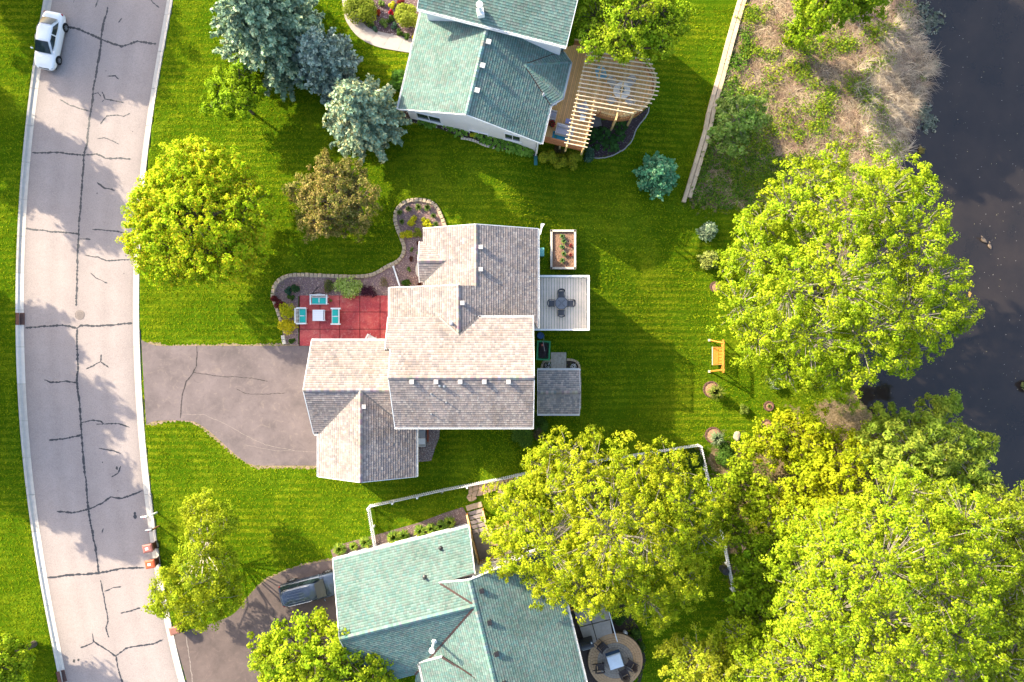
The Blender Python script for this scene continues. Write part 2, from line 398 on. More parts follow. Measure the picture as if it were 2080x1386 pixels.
CRACKS = [  # (width m, polyline in photo pixels)
 (.16, [(220, 15), (212, 47), (210, 58), (203, 110), (196, 150), (190, 185), (188, 215), (182, 240), (178, 290), (172, 316), (171, 335), (167, 380), (163, 430), (161, 470), (158, 530), (156, 622)]),
 (.17, [(158, 668), (157, 700), (159, 735), (158, 775), (163, 830), (166, 885), (172, 940), (178, 1000), (181, 1034), (187, 1070), (194, 1110), (202, 1164)]),
 (.17, [(134, 54), (160, 60), (205, 80), (248, 96), (280, 84), (318, 90)]),
 (.14, [(65, 310), (90, 311), (122, 310), (150, 314), (172, 316), (198, 313), (216, 323), (240, 322), (266, 324)]),
 (.13, [(52, 465), (100, 470), (163, 476)]), (.10, [(163, 486), (185, 487)]), (.10, [(188, 467), (226, 469), (252, 473)]),
 (.11, [(173, 519), (200, 523), (218, 530), (264, 528)]), (.09, [(185, 555), (196, 565), (219, 576)]),
 (.15, [(51, 667), (80, 664), (128, 661), (158, 668), (166, 662), (215, 662), (269, 656)]),
 (.10, [(176, 750), (190, 744), (205, 735), (222, 747)]), (.10, [(205, 735), (207, 720)]),
 (.12, [(90, 772), (105, 777), (135, 775), (158, 778)]),
 (.11, [(165, 859), (190, 853), (205, 855), (212, 861), (240, 860), (264, 867)]), (.08, [(196, 862), (212, 861)]),
 (.14, [(100, 894), (135, 891), (166, 884)]), (.10, [(202, 911), (230, 915), (246, 922)]), (.10, [(227, 969), (240, 962), (246, 946)]),
 (.15, [(116, 1039), (148, 1042), (181, 1034), (210, 1022), (225, 1010), (250, 1012), (290, 997)]),
 (.16, [(94, 1174), (140, 1168), (202, 1164), (245, 1155), (294, 1153)]), (.10, [(205, 1178), (218, 1240), (220, 1262), (216, 1275), (222, 1295)]),
 (.10, [(213, 1201), (230, 1194), (247, 1191)]), (.11, [(246, 1245), (268, 1240), (286, 1234)]),
 (.12, [(188, 1286), (192, 1302), (220, 1320), (236, 1333), (240, 1355), (250, 1388)]), (.10, [(164, 1316), (180, 1310), (192, 1303)]), (.12, [(236, 1332), (256, 1316), (312, 1308), (332, 1299)]),
 (.10, [(122, 203), (140, 213), (155, 218), (182, 227)]), (.09, [(219, 156), (235, 155), (242, 162)]), (.10, [(208, 187), (215, 202), (235, 206), (251, 210)]), (.07, [(215, 202), (208, 209)]), (.08, [(192, 191), (200, 190), (206, 197)]),
 (.09, [(205, 253), (218, 237), (240, 234), (252, 237), (265, 231)]), (.07, [(198, 283), (212, 280), (230, 287), (242, 294)]), (.11, [(198, 371), (212, 382), (234, 387)]),
 (.10, [(200, 0), (195, 16)]), (.10, [(306, 0), (312, 7), (324, 16)]), (.10, [(249, 38), (241, 47)]), (.09, [(152, 0), (150, 7)]), (.25, [(274, 1040), (276, 1054)]), (.08, [(211, 1073), (208, 1083)])]
for w, pl in CRACKS:
    vs, fs = ribbon([P(*q) for q in pl], w * .9, .006, .55); MB().add(vs, fs).build('crack_seal', TAR, road)
# oil drips
OIL = mat('oil_stain', (.06, .055, .055), (.04, .04, .04), 5, .7)
for (x, y, r) in [(238, 951, .11), (209, 939, .05), (151, 1343, .13), (160, 1340, .1), (240, 997, .04), (270, 268, .04), (256, 520, .05), (259, 528, .04), (252, 556, .04), (198, 393, .05), (216, 145, .04)]:
    p = P(x, y); b = MB(); n = 9
    b.add([(p.x + r * random.uniform(.6, 1.2) * math.cos(2 * math.pi * i / n), p.y + r * 1.3 * random.uniform(.6, 1.2) * math.sin(2 * math.pi * i / n), road_z(p) + .005) for i in range(n)], [tuple(range(n))]); b.build('oil_stain', OIL, road)

# manhole cover, storm drains
def manhole():
    p = P(163, 640); z = road_z(p)
    t = thing('manhole_cover', 'round iron manhole cover flush in the street centre', 'manhole cover', (p.x, p.y, z))
    m = mat('iron_worn', (.22, .18, .165), (.15, .125, .115), 8, .7, .4, .2)
    MB().lathe([(.40, -.02), (.40, .012), (.35, .014), (.345, .004), (.34, -.02)], 28, (p.x, p.y, z)).build('frame', m, t)
    b = MB().lathe([(.335, -.02), (.335, .010), (.30, .013), (.0, .013)], 28, (p.x, p.y, z))
    c = b.build('lid', m, t)
    r = MB()
    for k in range(-4, 5):
        for j in range(-4, 5):
            if k * k + j * j < 15: r.box(p.x + k * .065, p.y + j * .065, z + .017, .035, .035, .010)
    r.build('tread', m, c, kind='stuff')
manhole()
def drain(px, py, label, rz):
    p = P(px, py); t = thing('storm_drain', label, 'drain', (p.x, p.y, 0), rz, 'storm drains in the kerb')
    m = mat('iron_rust', (.16, .07, .05), (.09, .045, .035), 6, .8, .3, .1)
    b = MB(); b.box(-.16, 0, .145, .30, .98, .03).box(-.30, 0, .10, .03, .98, .12); b.build('hood', m, t, local=True)
    b = MB(); b.box(.15, .46, .035, .36, .05, .03).box(.15, -.46, .035, .36, .05, .03).box(.32, 0, .035, .03, .98, .03).box(-.01, 0, .035, .03, .98, .03); b.build('grate_frame', m, t, local=True)
    for k in range(9): MB().box(.155, -.38 + k * .095, .034, .32, .035, .025).build('grate_bar', m, t, local=True)
    MB().box(.15, 0, .018, .34, .9, .008).build('pit', DARKM, t, local=True)
drain(42, 648, 'rusty storm drain in the left kerb level with the manhole', 0)
drain(126, 1374, 'rusty storm drain at the bottom end of the left kerb', math.radians(13))

# ------------------------------------------------------------------ driveways and flat sheets
def conform(poly_pts, dz, name, m, parent=None, kind=None, step=1.0, world=False):
    """polygon laid on the ground, cut into strips so that it follows the slope"""
    pts = [tuple(q[:2]) for q in poly_pts] if world else [tuple(G(a, b)[:2]) for a, b in poly_pts]
    bm = bmesh.new(); f = bm.faces.new([bm.verts.new((x, y, 0)) for x, y in pts]); bmesh.ops.triangulate(bm, faces=[f])
    xs = [q[0] for q in pts]; ys = [q[1] for q in pts]
    for ax, lo, hi in ((0, min(xs), max(xs)), (1, min(ys), max(ys))):
        c = lo + step * .5
        while c < hi:
            co = [0, 0, 0]; co[ax] = c; no = [0, 0, 0]; no[ax] = 1
            bmesh.ops.bisect_plane(bm, geom=bm.verts[:] + bm.edges[:] + bm.faces[:], plane_co=co, plane_no=no); c += step
    bm.verts.index_update()
    V = np.array([v.co[:] for v in bm.verts]); V[:, 2] = gz(V[:, 0], V[:, 1]) + dz
    b = MB(); b.add([tuple(v) for v in V], [tuple(v.index for v in f.verts) for f in bm.faces]); bm.free()
    # make every face look up
    ff = []
    for f in b.f:
        a, c2, d = (Vector(b.v[i]) for i in f[:3])
        ff.append(f if (c2 - a).cross(d - a).z >= 0 else f[::-1])
    b.f = ff
    return b.build(name, m, parent, kind=kind)
def curve(pts, n=6, closed=False):
    """Catmull-Rom through pixel points"""
    out = []; N = len(pts); rng = range(N if closed else N - 1)
    for i in rng:
        p = [pts[(i + k) % N] if closed else pts[min(max(i + k, 0), N - 1)] for k in (-1, 0, 1, 2)]
        for j in range(n):
            t = j / n
            out.append(tuple(.5 * ((2 * p[1][d]) + (-p[0][d] + p[2][d]) * t + (2 * p[0][d] - 5 * p[1][d] + 4 * p[2][d] - p[3][d]) * t * t + (-p[0][d] + 3 * p[1][d] - 3 * p[2][d] + p[3][d]) * t ** 3) for d in range(2)))
    if not closed: out.append(tuple(pts[-1]))
    return out
def drive_mat(name, a, b, patch):
    t = NT(name); n1 = t.noise(.35, 6, .7, True); n2 = t.noise(50, 3, .7, True); n3 = t.noise(1.3, 6, .75, True, dist=1.5)
    c = t.ramp(n1, [(.34, b), (.48, tuple(x * .93 for x in a)), (.54, a), (.68, tuple(x * 1.15 for x in a))])
    c = t.mix(t.mapr(n3, .54, .66, 0, .45), c, patch); c = t.mix(t.mapr(n3, .34, .44, .35, 0), c, tuple(x * .85 for x in b))
    c = t.mix(t.mapr(n2, .55, .8, 0, .35), c, tuple(x * 1.7 for x in a)); c = t.mix(t.mapr(n2, .2, .42, .4, 0), c, tuple(x * .4 for x in b))
    t.bump(n2, .3, .01); return t.fin(c, .9, .2)
DRIVE = drive_mat('asphalt_drive', (.145, .118, .118), (.100, .083, .084), (.22, .175, .155))
D1 = curve([(287, 690), (300, 697), (318, 702), (345, 703)], 4)[:-1] + [(640, 703), (648, 946), (520, 946)] + curve([(498, 939), (470, 916), (430, 880), (405, 862), (385, 855), (340, 854), (312, 856), (297, 862)], 4)
drv = tag(conform(D1, .018, 'driveway', DRIVE, step=3), kind='structure')
DRIVE2 = drive_mat('asphalt_drive_dark', (.120, .092, .084), (.082, .064, .060), (.17, .125, .11))
D2 = [(353, 1292), (380, 1386), (440, 1560), (700, 1560), (720, 1250), (690, 1136)] + curve([(655, 1141), (610, 1150), (575, 1162), (540, 1180), (515, 1200), (495, 1225), (470, 1250), (420, 1270), (375, 1282)], 4)
drv2 = tag(conform(D2, .018, 'driveway', DRIVE2, step=3), kind='structure')
# cracks and the paler patch along the first drive
CRK = mat('crack_dark', (.05, .042, .042), (.035, .03, .03), 6, .9)
CRKP = mat('crack_pale', (.27, .225, .20), (.2, .17, .155), 6, .9)
flat = lambda q: gzs(q.x, q.y)
for w, m, pl in [(.07, CRK, [(400, 703), (399, 745), (393, 757), (378, 776), (371, 800), (369, 820), (366, 850)]), (.05, CRK, [(393, 757), (450, 765), (510, 768), (545, 774)]), (.025, CRKP, [(366, 842), (415, 842), (455, 860), (500, 885), (540, 905), (600, 915)]),
                 (.04, CRK, [(480, 790), (500, 800), (535, 802), (580, 798)]), (.02, CRKP, [(500, 905), (560, 915), (642, 918)])]:
    vs, fs = ribbon([G(*q) for q in pl], w, .026, .5, flat); MB().add(vs, fs).build('crack', m, drv)
vs, fs = ribbon([G(*q) for q in [(378, 1290), (392, 1386), (400, 1420)]], .06, .026, .5, flat); MB().add(vs, fs).build('crack', CRKP, drv2)
# earth edging along lawns beside the drives
EARTH = mat('bare_earth', (.30, .22, .14), (.18, .13, .08), 5, .95, bump=.6, bscale=25, world=True)
def edge_strip(pl, w, dz=.010):
    vs, fs = ribbon([G(*q) for q in pl], w, dz, .7, flat); return vs, fs
b = MB()
for pl, w in [([(300, 697), (345, 704), (560, 702), (630, 704)], .28), ([(297, 862), (340, 853), (385, 853), (410, 866), (470, 918), (520, 948), (645, 948)], .28), ([(690, 1134), (610, 1148), (540, 1178), (495, 1222)], .2)]:
    vs, fs = edge_strip(pl, w); b.add(vs, fs)
tag(b.build('verge_soil', EARTH), 'strips of bare soil along the driveway edges', 'soil', kind='stuff')
# ------------------------------------------------------------------ roofs and houses
SHING = None
def shingle_mat():
    t = NT('shingle'); n = t.noise(60, 3, .7, True); c = t.mix(1.0, t.attr('Col'), t.ramp(n, [(.3, (.78, .78, .78)), (.7, (1.15, 1.15, 1.15))]), 'MULTIPLY')
    n2 = t.noise(.5, 5, .6, True, dist=.6); c = t.mix(1.0, c, t.ramp(n2, [(.36, (.86, .85, .83)), (.5, (1, 1, 1)), (.64, (1.07, 1.07, 1.06))]), 'MULTIPLY')
    t.bump(n, .3, .01); return t.fin(c, .92, .15)
SHING = shingle_mat()
UNDER = mat('roof_underlay', (.06, .055, .05), (.045, .04, .04), 5, .95)
PAL_TAN = [(0.374, 0.32, 0.292), (0.34, 0.287, 0.263), (0.302, 0.258, 0.243), (0.272, 0.236, 0.231), (0.397, 0.348, 0.32), (0.325, 0.266, 0.241), (0.251, 0.225, 0.225), (0.364, 0.301, 0.281)]
PAL_GRN = [(0.15, 0.24, 0.209), (0.17, 0.266, 0.23), (0.128, 0.215, 0.194), (0.189, 0.279, 0.249), (0.16, 0.231, 0.209), (0.186, 0.244, 0.216), (0.136, 0.241, 0.224), (0.168, 0.218, 0.202)]
PAL_SHED = [(0.405, 0.371, 0.351), (0.324, 0.304, 0.297), (0.472, 0.405, 0.371), (0.27, 0.263, 0.27), (0.378, 0.344, 0.324)]
def roof_face(base, sh, pts, eave, pal, expo=.19, tw=(.13, .28), thick=.14):
    pts = [Vector(p) for p in pts]; n = Vector((0, 0, 0))
    for i in range(len(pts)):
        a, b = pts[i], pts[(i + 1) % len(pts)]; n += Vector(((a.y - b.y) * (a.z + b.z), (a.z - b.z) * (a.x + b.x), (a.x - b.x) * (a.y + b.y)))
    n.normalize()
    if n.z < 0: pts = pts[::-1]; n = -n
    k = len(pts)
    base.add(pts + [p - n * thick for p in pts], [tuple(range(k)), tuple(range(k, 2 * k))[::-1]] + [(i, i + k, (i + 1) % k + k, (i + 1) % k) for i in range(k)])
    u = Vector(eave); u -= n * u.dot(n); u.normalize(); v = n.cross(u)
    if v.z < 0: u, v = -u, -v
    o = pts[0]; q = [((p - o).dot(u), (p - o).dot(v)) for p in pts]
    v0, v1 = min(p[1] for p in q), max(p[1] for p in q); m = max(1, round((v1 - v0) / expo)); e = (v1 - v0) / m
    def spans(vv):
        xs = []
        for i in range(k):
            (a, b), (c, d) = q[i], q[(i + 1) % k]
            if (b > vv) != (d > vv): xs.append(a + (c - a) * (vv - b) / (d - b))
        xs.sort(); return list(zip(xs[::2], xs[1::2]))
    for r in range(m):
        a0, a1 = v0 + r * e, v0 + (r + 1) * e; s0, s1 = spans(a0 + 1e-3), spans(a1 - 1e-3); sm_ = spans((a0 + a1) / 2)
        if not (len(s0) == len(s1) == len(sm_)): s0 = s1 = sm_
        for (l0, r0), (l1, r1) in zip(s0, s1):
            lo, hi = min(l0, l1), max(r0, r1); x = lo - random.uniform(0, tw[1])
            while x < hi:
                w = random.uniform(*tw); y = x + w - .008
                A0, B0, A1, B1 = max(x, l0), min(y, r0), max(x, l1), min(y, r1); x += w
                if B0 <= A0 and B1 <= A1: continue
                B0 = max(A0, B0); B1 = max(A1, B1)
                if x > hi + .2 and B0 == A0: continue
                h = .028 + random.uniform(-.006, .008)
                f = lambda uu, vv, hh: o + u * uu + v * vv + n * hh
                c = random.choice(pal); j = random.uniform(.92, 1.08); c = (c[0] * j, c[1] * j, c[2] * j)
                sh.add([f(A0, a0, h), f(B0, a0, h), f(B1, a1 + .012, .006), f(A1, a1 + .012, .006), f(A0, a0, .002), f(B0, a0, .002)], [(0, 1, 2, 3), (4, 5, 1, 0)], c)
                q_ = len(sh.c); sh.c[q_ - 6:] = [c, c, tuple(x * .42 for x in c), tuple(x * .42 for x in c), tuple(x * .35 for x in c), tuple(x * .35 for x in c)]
def ridge_caps(sh, a, b, pal, w=.30, dark=.8):
    a, b = Vector(a), Vector(b); L = (b - a).length; m = max(2, int(L / .21)); d = (b - a) / m; s = Vector((-d.y, d.x, 0)).normalized()
    for i in range(m):
        p = a + d * i; c = random.choice(pal); c = tuple(x * dark * random.uniform(.85, 1.1) for x in c); q = p + d * 1.08
        sh.add([p - s * w / 2 + Vector((0, 0, -.02)), p + Vector((0, 0, .075)), p + s * w / 2 + Vector((0, 0, -.02)), q - s * w / 2 + Vector((0, 0, -.045)), q + Vector((0, 0, .05)), q + s * w / 2 + Vector((0, 0, -.045))],
               [(0, 1, 4, 3), (1, 2, 5, 4), (0, 2, 1)], c)
def roof_strip(house, name, pts, w, h, m, drop=0.0):
    b = MB()
    for i in range(len(pts) - 1): b.beam(Vector(pts[i]) - Vector((0, 0, drop)), Vector(pts[i + 1]) - Vector((0, 0, drop)), w, h)
    return b.build(name, m, house)
def gutter(house, a, b, out, m=WHITE):
    """open trough along an eave with straps across"""
    a, b, out = Vector(a), Vector(b), Vector(out); d = (b - a).normalized(); g = MB(); c0 = a + out * .075; c1 = b + out * .075
    z = Vector((0, 0, 1))
    g.beam(c0 - z * .13, c1 - z * .13, .13, .015).beam(c0 + out * .065 - z * .07, c1 + out * .065 - z * .07, .015, .12).beam(c0 - out * .065 - z * .07, c1 - out * .065 - z * .07, .012, .12)
    L = (b - a).length; k = max(2, int(L / .75))
    for i in range(k + 1):
        p = c0 + d * (L * i / k); g.beam(p - out * .065 - z * .012, p + out * .065 - z * .012, .03, .012)
    return g.build('gutter', m, house)
def pipe_vent(house, p, r=.05, h=.35, m=None):
    p = Vector(p); b = MB().tube(p - Vector((0, 0, .15)), p + Vector((0, 0, h)), r, r, 10).lathe([(r * 2.2, -.05), (r * 2.0, .03), (r * 1.1, .09)], 10, p)
    return b.build('pipe_vent', m or METALG, house, smooth=False)
def box_vent(house, p, n, m, s=.32, rz=0.0):
    p = Vector(p); b = MB().box(p.x, p.y, p.z + .10, s * .8, s * .8, .22, rz).box(p.x, p.y, p.z + .24, s, s, .07, rz)
    return b.build('roof_vent', m, house, bevel=.012)
def window(house, c, along, nrm, w, h, frame=WHITE):
    c, a, n = Vector(c), Vector(along).normalized(), Vector(nrm).normalized(); z = Vector((0, 0, 1))
    b = MB(); t = .07
    for s in (-1, 1):
        b.obox(c + a * s * (w / 2 + t / 2) + n * .03, a * t, n * .1, z * (h + 2 * t)); b.obox(c + z * s * (h / 2 + t / 2) + n * .03, a * w, n * .1, z * t)
    b.obox(c + n * .02, a * .04, n * .06, z * h)
    o = b.build('window', frame, house); MB().obox(c + n * .008, a * w, n * .03, z * h).build('pane', GLASS, o)
    MB().obox(c - z * (h / 2 + .1) + n * .07, a * (w + .3), n * .14, z * .05).build('sill', frame, o)
def siding(name, c):
    if name in _MC: return _MC[name]
    t = NT(name); w = t.n.new('ShaderNodeTexWave'); w.wave_profile = 'SAW'; w.bands_direction = 'Z'; w.inputs['Scale'].default_value = 1.0 / .15 / 6.2832 * 2.0
    t.L(t.coord(True), w.inputs[0]); t.bump(w.outputs['Fac'], .6, .02); n = t.noise(1.2, 5, .6, True)
    _MC[name] = t.fin(t.mix(t.mapr(n, .3, .7), tuple(x * .92 for x in c), c), .6, .3); return _MC[name]
SID_TAN = siding('siding_tan', (.52, .46, .38)); SID_WHT = siding('siding_white', (.74, .73, .74))
def gable_wall(house, a, apex, b, m, thick=.16):
    a, apex, b = Vector(a), Vector(apex), Vector(b); n = (b - a).cross(Vector((0, 0, 1))).normalized() * thick
    return MB().add([a, b, apex, a + n, b + n, apex + n], [(0, 1, 2), (5, 4, 3), (0, 3, 4, 1), (1, 4, 5, 2), (2, 5, 3, 0)]).build('gable', m, house)
def box_walls(house, rects, m):
    for (x0, y0, x1, y1, z0, z1) in rects: MB().prism([(x0, y0), (x1, y0), (x1, y1), (x0, y1)], z0, z1).build('wall', m, house)

# ---- the tan-roofed house in the middle
def main_house():
    h = thing('house', 'house with beige and brown shingled gable roofs and red patio', 'house', (-6, -2, 0), group='houses')
    base, sh = MB(), MB(); V = Vector
    A = V((-11.15, -3.62, 5.2))
    # garage: gable towards the street and gable towards the south
    roof_face(base, sh, [(-15.35, .04, 3.1), (-15.35, -3.62, 5.2), (-8.3, -3.62, 5.2), (-8.3, .04, 3.1)], (1, 0, 0), PAL_TAN)
    roof_face(base, sh, [(-15.35, -3.62, 5.2), A, (-14.72, -7.1, 3.12), (-15.2, -7.1, 3.1)], (1, 0, 0), PAL_TAN)
    roof_face(base, sh, [A, (-8.2, -3.62, 5.2), (-8.2, -6.45, 3.55)], (1, 0, 0), PAL_TAN)
    roof_face(base, sh, [A, (-11.15, -10.39, 5.2), (-14.83, -10.39, 3.1), (-14.83, -7.15, 3.1)], (0, 1, 0), PAL_TAN)
    roof_face(base, sh, [A, (-11.15, -10.39, 5.2), (-7.36, -10.39, 3.1), (-7.36, -6.0, 3.1), (-8.3, -6.35, 3.6)], (0, 1, 0), PAL_TAN)
    # two-storey block, ridge east-west
    zn, zr, zs = 5.4, 7.55, 5.7; E = 1.56
    NW, N2, N3 = P(788, 645, zn), P(780, 713, 6.62), P(790, 714, 6.62)
    RW, RE = P(787, 766, zr), P(1083, 768, zr); SW, SE = P(802, 868, zs), P(1084, 868, zs); NE = P(1083, 645, zn)
    RW.x = -8.68; N3.x = -8.72; RE.x = NE.x = SE.x = E; N2.x = NW.x = -9.1; RE.y = RW.y = -2.57; N2.y = N3.y = RW.y + (NW.y - RW.y) * .45
    N2.z = N3.z = zn + (zr - zn) * .55; NE.y = NW.y; SE.y = SW.y
    V1 = P(893, 645, zn); V2 = P(932.5, 681, 5.97); V3 = P(972, 645, zn); V1.y = V3.y = NW.y; V2.y = .42; V2.z = zn + (zr - zn) * (NW.y - .42) / (NW.y - RW.y)
    roof_face(base, sh, [NW, N2, N3, RW, RE, NE, V3, V2, V1], (1, 0, 0), PAL_TAN)
    roof_face(base, sh, [RW, RE, SE, SW], (1, 0, 0), PAL_TAN)
    # east wing: two gables with one east slope
    ez, s = 3.4, .437; xe = 1.95; r1x, r2x = -2.63, -3.88; r1z = ez + (xe - r1x) * s; r2z = ez + (xe - r2x) * s
    yn = 8.55; y2 = 4.05; w1 = -6.75; w2 = -9.27
    roof_face(base, sh, [(xe, yn, ez), (r1x, yn, r1z), (r1x, y2, r1z), (r2x, y2, r2z), (r2x, .42, r2z), (-2.5, 1.73, r2z - (r2x + 2.5) * -s), (xe - .3, 1.55, ez + .13), (xe, 1.0, ez)], (0, 1, 0), PAL_TAN)
    wz1 = r1z - (r1x - w1) * s; wz2 = r2z - (r2x - w2) * s
    # west slope of the north gable, with a small cross gable over a bay
    bx, by = -5.0, 6.0; bz = r1z - (r1x - bx) * s; brun = (bz - wz1) / .5
    roof_face(base, sh, [(r1x, yn, r1z), (w1, yn, wz1), (w1, by + brun, wz1), (bx, by, bz), (w1 + .0, by - brun, wz1), (w1, y2 - .3, wz1), (r1x, y2 - .3, r1z)], (0, 1, 0), PAL_TAN)
    roof_face(base, sh, [(-7.02, by, bz), (bx, by, bz), (w1, by + brun, wz1), (-7.02, by + brun, wz1)], (1, 0, 0), PAL_TAN)
    roof_face(base, sh, [(-7.02, by, bz), (bx, by, bz), (w1, by - brun, wz1), (-7.02, by - brun, wz1)], (1, 0, 0), PAL_TAN)
    roof_face(base, sh, [(r2x, y2, r2z), (w2, y2, wz2), (w2, .6, wz2), (r2x - 2.4, 1.4, r2z - 2.4 * s), (r2x, .42, r2z)], (0, 1, 0), PAL_TAN)
    for a, b in [((-15.35, -3.62, 5.2), (-8.7, -3.62, 5.2)), (A, (-11.15, -10.39, 5.2)), (RW, RE), ((r1x, yn, r1z), (r1x, y2, r1z)), ((r2x, y2, r2z), (r2x, .42, r2z)), ((-7.02, by, bz), (bx, by, bz))]:
        ridge_caps(sh, V(a) + V((0, 0, .02)), V(b) + V((0, 0, .02)), PAL_TAN)
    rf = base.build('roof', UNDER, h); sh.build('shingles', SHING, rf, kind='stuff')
    # dark metal valleys
    vm = mat('valley_metal', (.16, .145, .14), (.12, .11, .105), 5, .5, .4, .3); b = MB()
    for p, q in [(A, (-14.72, -7.1, 3.14)), (A, (-8.3, -6.35, 3.62)), (V1, V2), (V3, V2), ((bx, by, bz), (w1, by - brun, wz1))]:
        MB().beam(V(p) + V((0, 0, .035)), V(q) + V((0, 0, .035)), .12, .03).build('valley', vm, rf)
    # fascia and gutters
    for i, pts in enumerate([[(-15.38, .04, 3.08), (-15.38, -3.62, 5.18), (-15.22, -7.12, 3.08)], [(-14.83, -10.41, 3.08), (-11.15, -10.41, 5.18), (-7.36, -10.41, 3.08)], [NW, N2], [N3, RW, SW], [NE, RE, SE], [(w1, yn + .02, wz1), (r1x, yn + .02, r1z), (xe, yn + .02, ez)], [(w2, y2 + .02, wz2), (r2x, y2 + .02, r2z)], [(-7.04, by + brun, wz1), (-7.04, by, bz), (-7.04, by - brun, wz1)]]):
        roof_strip(h, 'fascia', pts, .05, .18, WHITE, .07)
    for a, b, o in [((-15.35, .04, 3.08), (-9.2, .04, 3.08), (0, 1, 0)), ((-15.15, -7.1, 3.08), (-14.9, -7.1, 3.08), (0, -1, 0)), ((-14.83, -10.39, 3.08), (-14.83, -7.2, 3.08), (-1, 0, 0)), ((-7.36, -10.39, 3.08), (-7.36, -6.3, 3.08), (1, 0, 0)), (SW, SE, (0, -1, 0)), (NE, V3, (0, 1, 0)), ((xe, 1.0, ez), (xe, yn, ez), (1, 0, 0)), ((w2, 1.8, wz2), (w2, y2, wz2), (-1, 0, 0))]:
        gutter(h, a, b, o)
    # vents
    vmat = mat('vent_tan', (.36, .35, .35), (.30, .29, .29), 5, .6, .4)
    for px in (837, 886, 935, 984, 1033): q = P(px, 775, 7.45); box_vent(h, (q.x, -2.86, 7.36), 0, vmat)
    q = P(740, 826, 5.0); box_vent(h, (q.x, q.y, 4.95), 0, vmat)
    for px, py in ((977, 503), (977, 548), (941, 617)): q = P(px, py, 5.2); box_vent(h, (q.x, q.y, ez + (xe - q.x) * s - .02), 0, vmat)
    for px, py in ((894, 783), (903, 784), (876, 800), (906, 818), (874, 843)):
        q = P(px, py, 7.0); zz = zr - (-2.57 - q.y) * (zr - zs) / (-2.57 - SW.y); pipe_vent(h, (q.x, q.y, zz), .06 if py < 790 else .04, .3)
    q = P(917, 657, 6); pipe_vent(h, (q.x, q.y, 5.75), .09, .45)
    # walls
    box_walls(h, [(-14.9, -6.75, -8.6, -.35, -.1, 3.05), (-14.45, -10.0, -7.75, -6.8, -.1, 3.05), (-8.45, -5.9, 1.2, 1.35, -3.0, 5.45), (-8.9, 1.4, -3.2, 3.7, -.1, 3.4), (-6.4, 1.4, 1.5, 8.15, -3.0, 3.4), (-6.75, 5.0, -6.42, 7.0, -.1, 3.3)], SID_TAN)
    gable_wall(h, (-14.9, -.35, 3.06), (-14.9, -3.62, 4.9), (-14.9, -6.75, 3.06), SID_TAN); gable_wall(h, (-14.45, -10.0, 3.06), (-11.15, -10.0, 4.9), (-7.75, -10.0, 3.06), SID_TAN)
    gable_wall(h, (1.2, -5.9, 5.46), (1.2, -2.57, 7.2), (1.2, 1.35, 5.46), SID_TAN); gable_wall(h, (-8.45, 1.35, 5.46), (-8.45, -2.57, 7.2), (-8.45, -5.9, 5.46), SID_TAN)
    gable_wall(h, (1.5, 8.15, 3.42), (r1x, 8.15, r1z - .25), (-6.4, 8.15, 3.42), SID_TAN); gable_wall(h, (-3.2, 3.75, 3.42), (r2x, 3.75, r2z - .25), (-8.9, 3.75, 3.42), SID_TAN)
    for (c, a, n, w, hh) in [((1.2, -1, 4), (0, 1, 0), (1, 0, 0), 1.2, 1.2), ((1.2, -4, 4), (0, 1, 0), (1, 0, 0), 1.2, 1.2), ((1.2, -1, 1.4), (0, 1, 0), (1, 0, 0), 1.6, 1.3), ((1.2, -4, -1), (0, 1, 0), (1, 0, 0), 1.4, 1), ((1.5, 6.8, 1.6), (0, 1, 0), (1, 0, 0), 1.4, 1.2), ((1.5, 6.8, -1), (0, 1, 0), (1, 0, 0), 1.4, 1),
                             ((-6, -5.9, 4.2), (1, 0, 0), (0, -1, 0), 1.2, 1.2), ((-2.5, -5.9, 4.2), (1, 0, 0), (0, -1, 0), 1.2, 1.2), ((-2.5, -5.9, 1.4), (1, 0, 0), (0, -1, 0), 1.4, 1.2), ((-11, -10, 1.7), (1, 0, 0), (0, -1, 0), 1.2, 1), ((-1, 8.15, 1.7), (1, 0, 0), (0, 1, 0), 1.4, 1.2), ((-4.6, 8.15, 1.7), (1, 0, 0), (0, 1, 0), 1.2, 1.2), ((-8.9, 2.5, 1.7), (0, 1, 0), (-1, 0, 0), 1.2, 1.3)]:
        window(h, c, a, n, w, hh)
    for y in (-2.0, -5.2):
        d = MB().box(-14.95, y, 1.15, .08, 2.6, 2.2).build('garage_door', WHITE, h)
        for k in range(4): MB().box(-15.0, y, .35 + k * .54, .03, 2.5, .48).build('door_panel', WHITE, d)
    d = MB().box(1.26, 4.0, 1.5, .08, 1.9, 2.1).build('patio_door', WHITE, h) if False else MB().box(1.54, 4.3, 1.55, .08, 1.9, 2.05).build('patio_door', WHITE, h)
    for y in (3.85, 4.75): MB().box(1.59, y, 1.55, .03, .78, 1.85).build('pane', GLASS, d)
    # downspouts and their ground extensions
    def spout(pts, flare):
        b = MB()
        for i in range(len(pts) - 1): b.beam(pts[i], pts[i + 1], .12, .09, ext=.02)
        a, c = Vector(pts[-2]), Vector(pts[-1]); d = (c - a).normalized(); sd = Vector((-d.y, d.x, 0)); z = Vector((0, 0, .04))
        e = c + d * flare
        b.add([c - sd * .07 + z, c + sd * .07 + z, e + sd * .2 + z, e - sd * .2 + z, c - sd * .07 - z, c + sd * .07 - z, e + sd * .2 - z, e - sd * .2 - z], [(0, 1, 2, 3), (7, 6, 5, 4), (0, 4, 5, 1), (1, 5, 6, 2), (2, 6, 7, 3), (3, 7, 4, 0)])
        b.build('downspout', WHITE, h)
    g0, g1 = G(813, 581, .35), G(800, 544, .14)
    spout([(g0.x + .1, 3.85, 3.2), (g0.x + .1, 3.82, .5), g0, g1], .45)
    g0, g1 = G(1097, 476, .2), G(1100, 463, .1)
